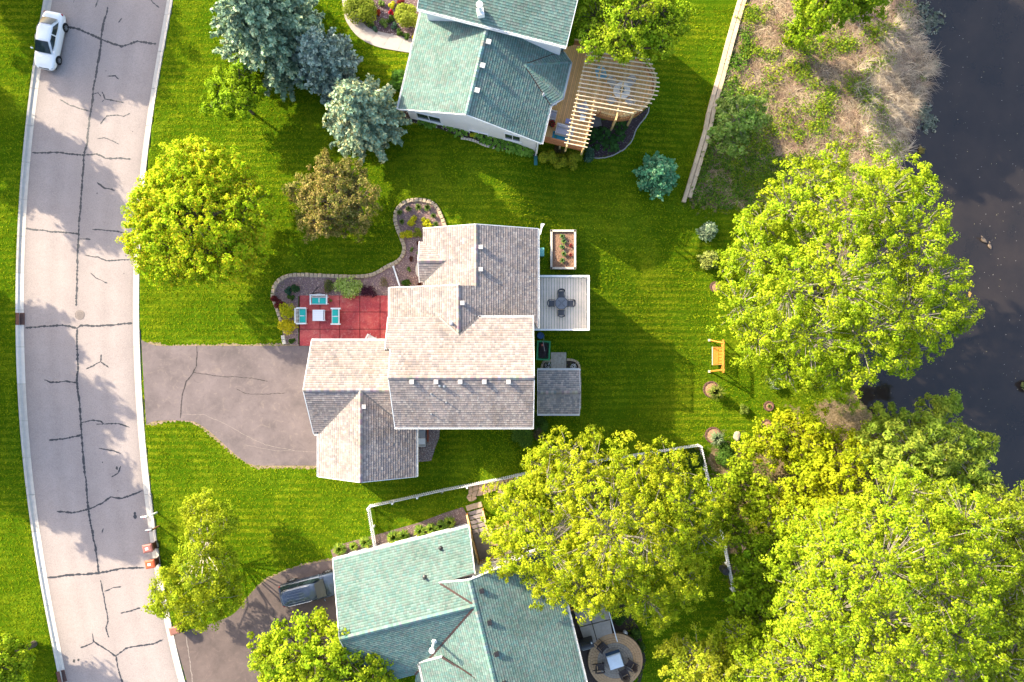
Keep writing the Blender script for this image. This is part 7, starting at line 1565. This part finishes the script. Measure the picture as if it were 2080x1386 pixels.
tree('roadside_tree', 'tree crown in the bottom left corner by the kerb', base_of(-5, 1355, 4), auto_lobes(-5, 1355, 4, 62, 6, .5, .8, 21, .5) + [LB(32, 1338, 1.4, 30), LB(45, 1322, 0.9, 18), LB(20, 1310, 1.6, 24)], MG, .17, .4, 1.1, 44, group='street trees')
tree('bank_tree', 'green tree at the top edge above the wild bank', base_of(1700, -20, 4), [LB(1690, -20, 4.0, 80), LB(1640, 5, 2.6, 34), LB(1700, 25, 2.2, 32), LB(1760, 5, 2.6, 46), LB(1660, 50, .5, 20), LB(1730, -60, 4.5, 80), LB(1622, 62, -2.4, 28), LB(1645, 35, -1, 34), LB(1600, 80, -3.2, 16)], MG, .18, .42, 1.0, 44, group='trees by the pond')
# the wood at the lower right
WD = 'trees of the lower right wood'
tree('maple_sapling', 'yellow-green maple thicket at the lawn edge near the shore rings', base_of(1600, 900, -2), [LB(1570, 890, -1.0, 45), LB(1630, 885, -.6, 52), LB(1530, 910, -1.6, 32), LB(1660, 920, -.6, 42), LB(1600, 925, -1.6, 34)], [(.37, .41, .012), (.44, .46, .018), (.28, .34, .01)], .19, .42, 1.05, 44, group=WD)
tree('maple_sapling', 'yellow-green maple sapling in the middle of the wood clearing', base_of(1640, 1000, -2), [LB(1630, 1000, .4, 48), LB(1660, 960, .2, 36), LB(1600, 1035, -.4, 36), LB(1650, 1045, 0, 36)], [(.37, .41, .012), (.44, .46, .018), (.28, .34, .01)], .19, .42, 1.05, 44, group=WD)
tree('maple_sapling', 'maple sapling beside the fence above the clearing', base_of(1500, 990, -2), [LB(1500, 975, .2, 42), LB(1545, 1000, .2, 38), LB(1480, 1030, -.6, 32), LB(1535, 1050, -.6, 30)], [(.29, .37, .014), (.36, .42, .02), (.21, .29, .01)], .19, .42, 1.0, 42, group=WD)
tree('hazel_bush', 'dark green hazel along the fence beside the black bin', base_of(1530, 1130, -2), [LB(1535, 1125, 0, 52), LB(1570, 1180, 0, 44), LB(1515, 1185, -1, 32)], [(.22, .34, .014), (.28, .40, .018), (.15, .25, .01)], .2, .45, 1.05, 42, group=WD)
tree('hazel_bush', 'dark green hazel at the lower end of the fence', base_of(1530, 1260, -2), [LB(1540, 1240, 0, 52), LB(1520, 1300, -.4, 46), LB(1580, 1290, 0, 44), LB(1500, 1225, -1.2, 26)], [(.21, .33, .014), (.27, .39, .018), (.14, .24, .01)], .2, .45, 1.05, 42, group=WD)
tree('willow_tree', 'feathery pale willow leaning over the dark pond inlet', base_of(1850, 950, -2), [LB(1850, 920, 1.2, 85, .7), LB(1800, 870, .2, 48, .7), LB(1900, 855, .6, 48, .7), LB(1930, 925, .4, 62, .7), LB(1970, 965, -.2, 52, .7), LB(1990, 915, -.6, 34, .7), LB(1780, 930, .2, 46, .7), LB(1930, 820, 0, 22, .7), LB(1890, 985, .8, 62, .7)], [(.27, .36, .04), (.33, .41, .055), (.20, .29, .03), (.37, .43, .05)], .16, .42, 1.05, 50, BARKP, .24, group=WD, aspect=1.7, fill=.22)
tree('cottonwood_tree', 'tallest yellow-green tree in the lower right wood', base_of(1790, 1160, 2), [LB(1790, 1150, 9.5, 120), LB(1680, 1110, 7.0, 90), LB(1640, 1190, 6.6, 80), LB(1700, 1240, 8.6, 100), LB(1800, 1260, 9.4, 110), LB(1900, 1200, 8.6, 100), LB(1890, 1100, 8.2, 90), LB(1790, 1050, 7.4, 80), LB(1960, 1060, 6.4, 75), LB(1980, 1150, 7.0, 80), LB(1940, 1290, 7.6, 90), LB(1830, 1340, 8.4, 100), LB(1720, 1330, 7.8, 90), LB(1850, 1000, 5.4, 50)], YG, .135, .35, .95, 38, BARKP, .45, group=WD, twig=.02, fill=.2)
tree('cottonwood_tree', 'broad tree filling the bottom edge of the wood', base_of(1640, 1370, 1), [LB(1640, 1340, 5.4, 80), LB(1580, 1380, 5.0, 70), LB(1700, 1400, 6.0, 80), LB(1620, 1270, 4.0, 52), LB(1520, 1370, 3.6, 50)], YG, .135, .36, .95, 38, BARKP, .3, group=WD, twig=.03)
tree('box_elder', 'pale yellow tree at the bottom edge between lawn and wood', base_of(1420, 1350, 0), [LB(1425, 1330, 2.6, 52), LB(1380, 1320, 2.0, 32), LB(1460, 1375, 2.8, 60), LB(1400, 1380, 2.4, 48), LB(1350, 1325, 1.4, 20)], [(.37, .40, .025), (.44, .45, .035), (.28, .33, .018)], .15, .40, 1.0, 44, BARKP, .16, group=WD)
tree('box_elder', 'tree at the right edge below the pond inlet', base_of(2040, 1100, 0), [LB(2055, 1080, 3.0, 62), LB(2030, 1030, 1.0, 36), LB(2075, 1010, .5, 34), LB(2060, 1160, 4.0, 62), LB(2030, 1235, 4.6, 60), LB(2070, 1300, 4.6, 70), LB(2010, 1340, 5.0, 70), LB(2060, 1390, 5.0, 70)], [(.25, .32, .02), (.31, .37, .025), (.19, .26, .015)], .17, .46, 1.0, 42, BARKP, .25, group=WD)
tree('hazel_bush', 'sunlit green bush between the fence and the tallest wood tree', base_of(1590, 1110, -2), [LB(1590, 1095, 1.0, 52), LB(1620, 1140, 1.6, 44), LB(1560, 1150, .4, 40)], [(.22, .32, .012), (.28, .38, .016), (.15, .24, .009)], .16, .38, 1.0, 40, group=WD)
tree('maple_sapling', 'yellow-green thicket on the shore between clearing and willow', base_of(1725, 960, -2), [LB(1720, 955, .6, 48), LB(1745, 900, -.6, 36), LB(1715, 1010, 1.4, 52), LB(1690, 890, -1.4, 26)], [(.37, .41, .012), (.44, .46, .018), (.28, .34, .01)], .16, .38, .95, 40, group=WD)
tree('box_elder', 'yellow-green tree in the gap below the black bin', base_of(1510, 1300, -1), [LB(1500, 1290, 1.6, 44), LB(1470, 1330, 1.2, 40), LB(1545, 1330, 2.0, 48), LB(1600, 1310, 2.6, 44)], YG, .15, .36, 1.0, 40, BARKP, .15, group=WD)
tree('box_elder', 'bright yellow-green crown closing the gap above the wood clearing', base_of(1650, 1090, 1), [LB(1655, 1075, 3.0, 54), LB(1610, 1070, 2.0, 40), LB(1700, 1060, 3.4, 50), LB(1560, 1060, .8, 34)], [(.33, .385, .013), (.40, .44, .018), (.24, .32, .01)], .14, .34, 1.0, 38, BARKP, .16, group=WD)
tree('hazel_bush', 'bright green bush leaning over the middle of the right fence run', base_of(1470, 1060, -2), [LB(1462, 1040, -.4, 30), LB(1490, 1080, -.8, 32), LB(1455, 985, -.8, 26)], [(.25, .35, .013), (.31, .40, .018), (.18, .28, .01)], .15, .34, 1.0, 38, group=WD)
# spruces
spruce('blue_spruce', 'tallest blue spruce at the top edge beside the street lawn', base_of(553, 62, 3), 10.0, 4.75, SPR, 1.35, .25)
spruce('blue_spruce', 'slate blue spruce, middle of the three by the front lawn', base_of(660, 130, 2), 6.2, 2.9, [(.20, .28, .235), (.26, .33, .28), (.14, .21, .18), (.31, .36, .29)], 1.25, .22)
spruce('blue_spruce', 'silvery blue-green spruce nearest the top house', base_of(738, 238, 2.6), 7.6, 3.35, [(.25, .35, .23), (.33, .42, .27), (.18, .275, .185), (.46, .44, .23)], 1.35, .23)
spruce('blue_spruce', 'small blue-green spruce beside the plank edging', base_of(1352, 338, 0), 3.6, 1.85, SPRG, 1.2, .22)
spruce('dwarf_spruce', 'little pale spruce on the lawn left of the great tree', base_of(1450, 462, -2.5), 1.6, .75, [(.24, .31, .18), (.30, .36, .22), (.17, .25, .14)], 1.1, .14, 'dwarf spruces'); spruce('dwarf_spruce', 'little yellow-green spruce at the edge of the great crown', base_of(1450, 522, -2.5), 1.9, .8, [(.26, .30, .06), (.32, .34, .08), (.19, .24, .05)], 1.1, .14, 'dwarf spruces')
tree('wild_willow', 'dark green radiating willow bush on the wild bank', base_of(1495, 260, -2), [LB(1500, 240, -.4, 42, .8), LB(1470, 270, -1.2, 28, .8), LB(1535, 255, -1.2, 28, .8), LB(1495, 290, -1.4, 28, .8), LB(1475, 215, -1.2, 24, .8), LB(1530, 215, -1.2, 24, .8)], [(.25, .38, .07), (.33, .46, .11), (.18, .29, .05), (.46, .52, .15)], .15, .34, .9, 40, BARKP, .12, group='trees by the pond', aspect=1.6, twig=.02, fill=.15)
# street trees just beyond the left edge: their shade falls over the road
ST = 'street trees'
def shade_tree(name, label, sx, sy, h, r, seed, gzv=0.0, group=ST):
    """a tree placed so that its crown, centred h metres up, shades the picture point (sx, sy) on ground level gzv"""
    q = P(sx, sy, gzv); d = (h - gzv) / math.tan(SUN_EL); c = Vector((q.x - d * math.cos(SUN_AZ), q.y + d * math.sin(SUN_AZ), h)); rr = random.Random(seed); lobes = [(c, r * .62, r * .52)]
    for i in range(6): a = i * 1.047 + rr.uniform(-.3, .3); lobes.append((c + Vector((math.cos(a) * r * .55, math.sin(a) * r * .55, rr.uniform(-1, .6))), r * .5 * rr.uniform(.8, 1.1), r * .45))
    tree(name, label, (c.x, c.y, max(gzs(c.x, c.y), WATER_Z)), lobes, MG, .30, .6, 1.1, 34, BARK, .25, group=group, fill=.6)
for k, (x, y, h, r, w) in enumerate([(215, 30, 8, 4.6, 'furthest up the street'), (75, -20, 8.5, 4.2, 'set back at the upper left'), (255, 140, 7, 3.3, 'nearest the parked car'), (150, 130, 7.5, 3.0, 'beside the car'), (110, 355, 7.5, 3.6, 'below the parked car'), (185, 420, 7, 3.0, 'by the upper kerb'), (15, 290, 8, 3.2, 'set back above the drain'), (70, 705, 8, 3.4, 'level with the storm drain'), (130, 855, 8.5, 4.2, 'opposite the driveway'), (205, 1000, 8.2, 3.9, 'opposite the lower lawn'), (20, 900, 8, 3.6, 'set back below the drain'), (80, 985, 8, 3.0, 'behind the lower kerb'), (255, 1100, 8.2, 2.4, 'small one near the trash carts'), (175, 1420, 6, 2.8, 'by the lower storm drain')]):
    shade_tree('street_tree', f'broad-leaved street tree beyond the left picture edge, {w}', x, y, h, r, 40 + k)
for k, (x, y, h, r, w) in enumerate([(1965, 60, 9, 4.6, 'leftmost'), (1960, 200, 9, 4.2, 'lowest'), (2060, 170, 10, 4.6, 'middle'), (2090, 270, 9.5, 3.6, 'rightmost')]): shade_tree('shore_tree', f'tall shore tree beyond the top picture edge, {w}', x, y, h, r, 70 + k, WATER_Z, 'trees by the pond')

# ------------------------------------------------------------------ wild bank: straw, reeds, weeds, floating weed
def inside(poly_px, n):
    poly = [tuple(G(*q)[:2]) for q in poly_px]; xs = [q[0] for q in poly]; ys = [q[1] for q in poly]; X = RNG.uniform(min(xs), max(xs), n * 4); Y = RNG.uniform(min(ys), max(ys), n * 4); ok = poly_sd(X, Y, poly) > 0; return X[ok][:n], Y[ok][:n]
def straw(name, label, X, Y, length, pal, width, spread, per, flow=None, lift=(.1, .5), cat='dry grass'):
    """tufts of long bent blades"""
    n = len(X); Z = np.maximum(gz(X, Y), WATER_Z); A0 = RNG.uniform(0, 6.28, n) if flow is None else flow(X, Y) + RNG.normal(size=n) * .5
    A = np.repeat(A0, per) + RNG.normal(size=n * per) * spread; L = RNG.uniform(*length, n * per); H = RNG.uniform(*lift, n * per) * L; x = np.repeat(X, per) + RNG.normal(size=n * per) * .1; y = np.repeat(Y, per) + RNG.normal(size=n * per) * .1; z = np.repeat(Z, per)
    d = np.stack([np.cos(A), np.sin(A), 0 * A], 1); s = np.stack([-d[:, 1], d[:, 0], 0 * A], 1) * (width * RNG.uniform(.6, 1.3, n * per))[:, None]; o = np.stack([x, y, z], 1); up = np.array([0, 0, 1.0])
    p1 = o + d * (L * .4)[:, None] + up * (H * .9)[:, None] ; p2 = o + d * L[:, None] + up * (H * .45 + .05)[:, None] + s * RNG.normal(size=(n * per, 1)) * 3
    V = np.stack([o - s, o + s, p1 - s * .8, p1 + s * .8, p2 - s * .25, p2 + s * .25], 1).reshape(-1, 3); i = np.arange(n * per)[:, None] * 6; F = np.concatenate([i + np.array([0, 1, 3, 2]), i + np.array([2, 3, 5, 4])], 0)
    me = bpy.data.meshes.new(name); me.vertices.add(len(V)); me.vertices.foreach_set('co', V.ravel().astype(np.float32)); me.loops.add(F.size); me.loops.foreach_set('vertex_index', F.ravel().astype(np.int32)); me.polygons.add(len(F)); me.polygons.foreach_set('loop_start', np.arange(0, F.size, 4, dtype=np.int32)); me.update(calc_edges=True)
    K = np.repeat(pick(pal, n, .2), per, 0) * RNG.uniform(.75, 1.25, (n * per, 1)); at = me.color_attributes.new('Col', 'FLOAT_COLOR', 'POINT'); at.data.foreach_set('color', np.repeat(np.concatenate([K, np.ones((len(K), 1))], 1), 6, 0).ravel().astype(np.float32)); me.materials.append(DRYG); o = link(bpy.data.objects.new(name, me)); tag(o, label, cat, kind='stuff'); ORG[o.name] = Vector(); return o
BK = [(1512, 20), (1480, 135), (1455, 270), (1412, 400), (1540, 415), (1600, 380), (1640, 420), (1720, 430), (1810, 335), (1850, 260), (1870, 190), (1885, 125), (1858, 60), (1856, 0), (1520, 0)]
X, Y = inside(BK, 2100); straw('dry_grass', 'flattened straw-coloured grass over the wild bank', X, Y, (.3, 1.0), [(.22, .14, .11), (.32, .21, .16), (.5, .33, .25), (.55, .43, .27), (.64, .52, .35), (.45, .34, .22), (.38, .28, .20), (.58, .47, .35)], .011, 1.0, 15, lift=(.08, .35))
FR = [(1780, 60), (1850, 20), (1866, 70), (1892, 120), (1884, 180), (1860, 215), (1850, 255), (1826, 285), (1852, 315), (1812, 350), (1760, 300), (1740, 210), (1720, 150), (1770, 110)]
X, Y = inside(FR, 330); straw('reeds', 'long grey-brown reeds combed towards the water edge', X, Y, (.45, 1.5), [(.16, .12, .09), (.25, .2, .15), (.46, .38, .29), (.56, .47, .36), (.37, .30, .24), (.62, .52, .40), (.66, .54, .4)], .012, .8, 20, lambda x, y: np.where(y > 18, -.5, np.where(y > 12, -.2, -.9)) + .9 * np.sin(x * 2.1 + 1.3 * y) , (.15, .5), 'reeds')
WD1 = [(1510, 60), (1478, 140), (1448, 270), (1402, 405), (1425, 422), (1560, 418), (1600, 330), (1540, 300), (1500, 180), (1530, 60)]
def weeds(name, label, X, Y, pal, size, h, per=14, cat='weeds', r=.25):
    n = len(X); Z = np.maximum(gz(X, Y), WATER_Z); C = np.repeat(np.stack([X, Y, Z], 1), per, 0); k = len(C); C = C + RNG.normal(size=(k, 3)) * np.array([r, r, 0]); C[:, 2] += RNG.uniform(.04, h, k); N = RNG.normal(size=(k, 3)) * .5 + np.array([0, 0, 1]); o = quads(name, C, N, size * RNG.uniform(.6, 1.3, k), np.repeat(pick(pal, n, .3), per, 0) * RNG.uniform(.8, 1.2, (k, 1)), LEAF, None, 1.3); return tag(o, label, cat, kind='stuff')
X, Y = inside(WD1, 620); weeds('weeds', 'green weeds along the plank edging and lower bank', X, Y, [(.11, .22, .025), (.16, .28, .03), (.08, .17, .02), (.25, .32, .04)], .14, .4)
cx = RNG.uniform(1500, 1830, 85); cy = RNG.uniform(10, 390, 85); XX, YY = [], []
for a, b in zip(cx, cy):
    q = G(a, b); m = RNG.integers(6, 26); XX.append(q.x + RNG.normal(size=m) * .55); YY.append(q.y + RNG.normal(size=m) * .45)
X, Y = np.concatenate(XX), np.concatenate(YY); ok = poly_sd(X, Y, POND) < -.2; weeds('weeds', 'patches of fresh green growth in the straw of the bank', X[ok], Y[ok], [(.19, .30, .02), (.26, .35, .025), (.12, .22, .02), (.33, .38, .03)], .13, .4)
fy = [(1868, 18, 1.0), (1880, 40, .9), (1878, 60, .7), (1900, 45, .6), (1870, 240, .9), (1878, 225, .6), (1890, 250, .5), (1895, 130, .4)]; X = np.concatenate([P(x, y, WATER_Z).x + RNG.normal(size=26) * s * .5 for x, y, s in fy]); Y = np.concatenate([P(x, y, WATER_Z).y + RNG.normal(size=26) * s * .6 for x, y, s in fy]); weeds('floating_weed', 'grey-green weed floating at the pond edge', X, Y, [(.16, .2, .17), (.24, .27, .24), (.11, .15, .12)], .16, .06, 8, 'water weed', .12)
X, Y = inside([(1480, 930), (1560, 900), (1690, 880), (1800, 900), (1800, 960), (1650, 1100), (1500, 1120)], 420); weeds('undergrowth', 'low mixed green undergrowth on the floor of the wood', X, Y, [(.16, .24, .02), (.22, .28, .03), (.3, .24, .10), (.11, .19, .02)], .14, .3, 12)
X, Y = inside([(1600, 1100), (1480, 1150), (1500, 1400), (2100, 1400), (2100, 1050), (1900, 1000)], 500); weeds('undergrowth', 'dark ferny undergrowth beneath the tall wood trees', X, Y, [(.06, .10, .015), (.09, .13, .02), (.05, .08, .015)], .22, .6, 12)
# islet at the right edge, reed stem, lily patch
g = P(2082, 786, WATER_Z); shrub('small leafy islet in the pond at the right edge', 2082, 786, 14, .7, [(.16, .2, .08), (.22, .25, .12), (.1, .14, .05)], .14, 320, 'islet', name='pond_islet', on=(g.x, g.y, WATER_Z))
g = P(1970, 598, WATER_Z); b = MB()
for k in range(7): a = k * .9; c = (g.x + .16 * math.cos(a) * (k % 3) / 2, g.y + .16 * math.sin(a) * (k % 3) / 2); b.add([(c[0] + .1 * math.cos(q), c[1] + .1 * math.sin(q), WATER_Z + .008 + .002 * k) for q in np.linspace(0, 5.6, 9)], [tuple(range(9))])
tag(b.build('lily_pads', mat('lily_ochre', (.42, .26, .05), (.3, .2, .04), 5, .6)), 'ochre patch of lily pads floating on the open pond', 'lily pads', kind='stuff')
g = P(1872, 305, WATER_Z); shrub('tuft of ochre water plants just off the reed bank', 1872, 306, 8, .25, [(.3, .25, .06), (.25, .2, .08), (.16, .16, .05)], .1, 90, 'water plant', name='water_plant', on=(g.x, g.y, WATER_Z), stems=False)

# ------------------------------------------------------------------ lawn grass
def lawn_grass(n=300000):
    X = RNG.uniform(-46, 36, n); Y = RNG.uniform(-29.5, 29.5, n); py = 693 - Y * PPM
    xl = (interp_y(ROAD_LO, py) - 1040) / PPM; xr = (interp_y(ROAD_RO, py) - 1040) / PPM; ok = (X < xl - .04) | (X > xr + .04)
    polys = [[G(*q)[:2] for q in D1], [G(*q)[:2] for q in D2], [G(*q)[:2] for q in BANK], [G(*q)[:2] for q in WOODS]] + [[G(*q)[:2] for q in pl] for pl in GRASSLESS]
    polys += [[(-15, -10.1), (-7.6, -10.1), (-7.6, -6), (1.6, -6), (1.6, 8.3), (-6.5, 8.3), (-6.5, 3.8), (-9, 3.8), (-9, -.2), (-15, -.2)]]
    for p in polys: ok &= poly_sd(X, Y, [tuple(q) for q in p]) < -.03
    ok &= poly_sd(X, Y, POND) < -.8
    X, Y = X[ok], Y[ok]; n = len(X); Z = gz(X, Y); A = RNG.uniform(0, 6.28, n); L = RNG.uniform(.07, .19, n); H = L * RNG.uniform(.25, .8, n); w = .03 * RNG.uniform(.7, 1.4, n)
    o = np.stack([X, Y, Z + .005], 1); d = np.stack([np.cos(A) * L, np.sin(A) * L, H], 1); s = np.stack([-np.sin(A) * w, np.cos(A) * w, 0 * A], 1); V = np.stack([o - s, o + s, o + d], 1).reshape(-1, 3)
    big = .5 + .5 * np.sin(X * .35 + 1.7 * np.sin(Y * .23)) * np.sin(Y * .31 + 1.1); stripe = 1 + .16 * np.sin(2 * np.pi * Y / .95 + .5 * np.sin(X * .4)) * sm(0, 6, X); K = stripe[:, None] * pick([(.145, .215, .006), (.20, .26, .008), (.095, .17, .004), (.24, .28, .009)], n, .2) * (.85 + .3 * big[:, None])
    me = bpy.data.meshes.new('lawn_grass'); me.vertices.add(3 * n); me.vertices.foreach_set('co', V.ravel().astype(np.float32)); me.loops.add(3 * n); me.loops.foreach_set('vertex_index', np.arange(3 * n, dtype=np.int32)); me.polygons.add(n); me.polygons.foreach_set('loop_start', np.arange(0, 3 * n, 3, dtype=np.int32)); me.update(calc_edges=True)
    at = me.color_attributes.new('Col', 'FLOAT_COLOR', 'POINT'); at.data.foreach_set('color', np.repeat(np.concatenate([K, np.ones((n, 1))], 1), 3, 0).ravel().astype(np.float32)); me.materials.append(GRASS); tag(link(bpy.data.objects.new('lawn_grass', me)), 'short mown grass covering the lawns', 'grass', kind='stuff')
GRASSLESS = [[(606, 600), (806, 600), (806, 703), (606, 703)], [(575, 680), (556, 600), (600, 559), (740, 562), (818, 520), (803, 445), (840, 407), (880, 414), (905, 462), (860, 590), (798, 602), (606, 602), (606, 702)], [(1119, 716), (1150, 716), (1150, 756), (1119, 756)], [(848, 870), (894, 870), (876, 936), (848, 939)],
 [(692, -60), (698, 20), (712, 58), (770, 97), (838, 109), (858, 20), (860, -60)], [(812, 222), (828, 247), (910, 268), (1086, 318), (1160, 100), (860, 0)], [(1163, 1230), (1233, 1220), (1310, 1340), (1260, 1400), (1180, 1400)], [(950, 985), (1085, 960), (1085, 995), (950, 1020)], [(672, 1118), (800, 1076), (940, 1030), (985, 1110), (940, 1100), (680, 1145)], [(1186, 330), (1205, 240), (1318, 218), (1268, 302), (1206, 320)]]
lawn_grass()
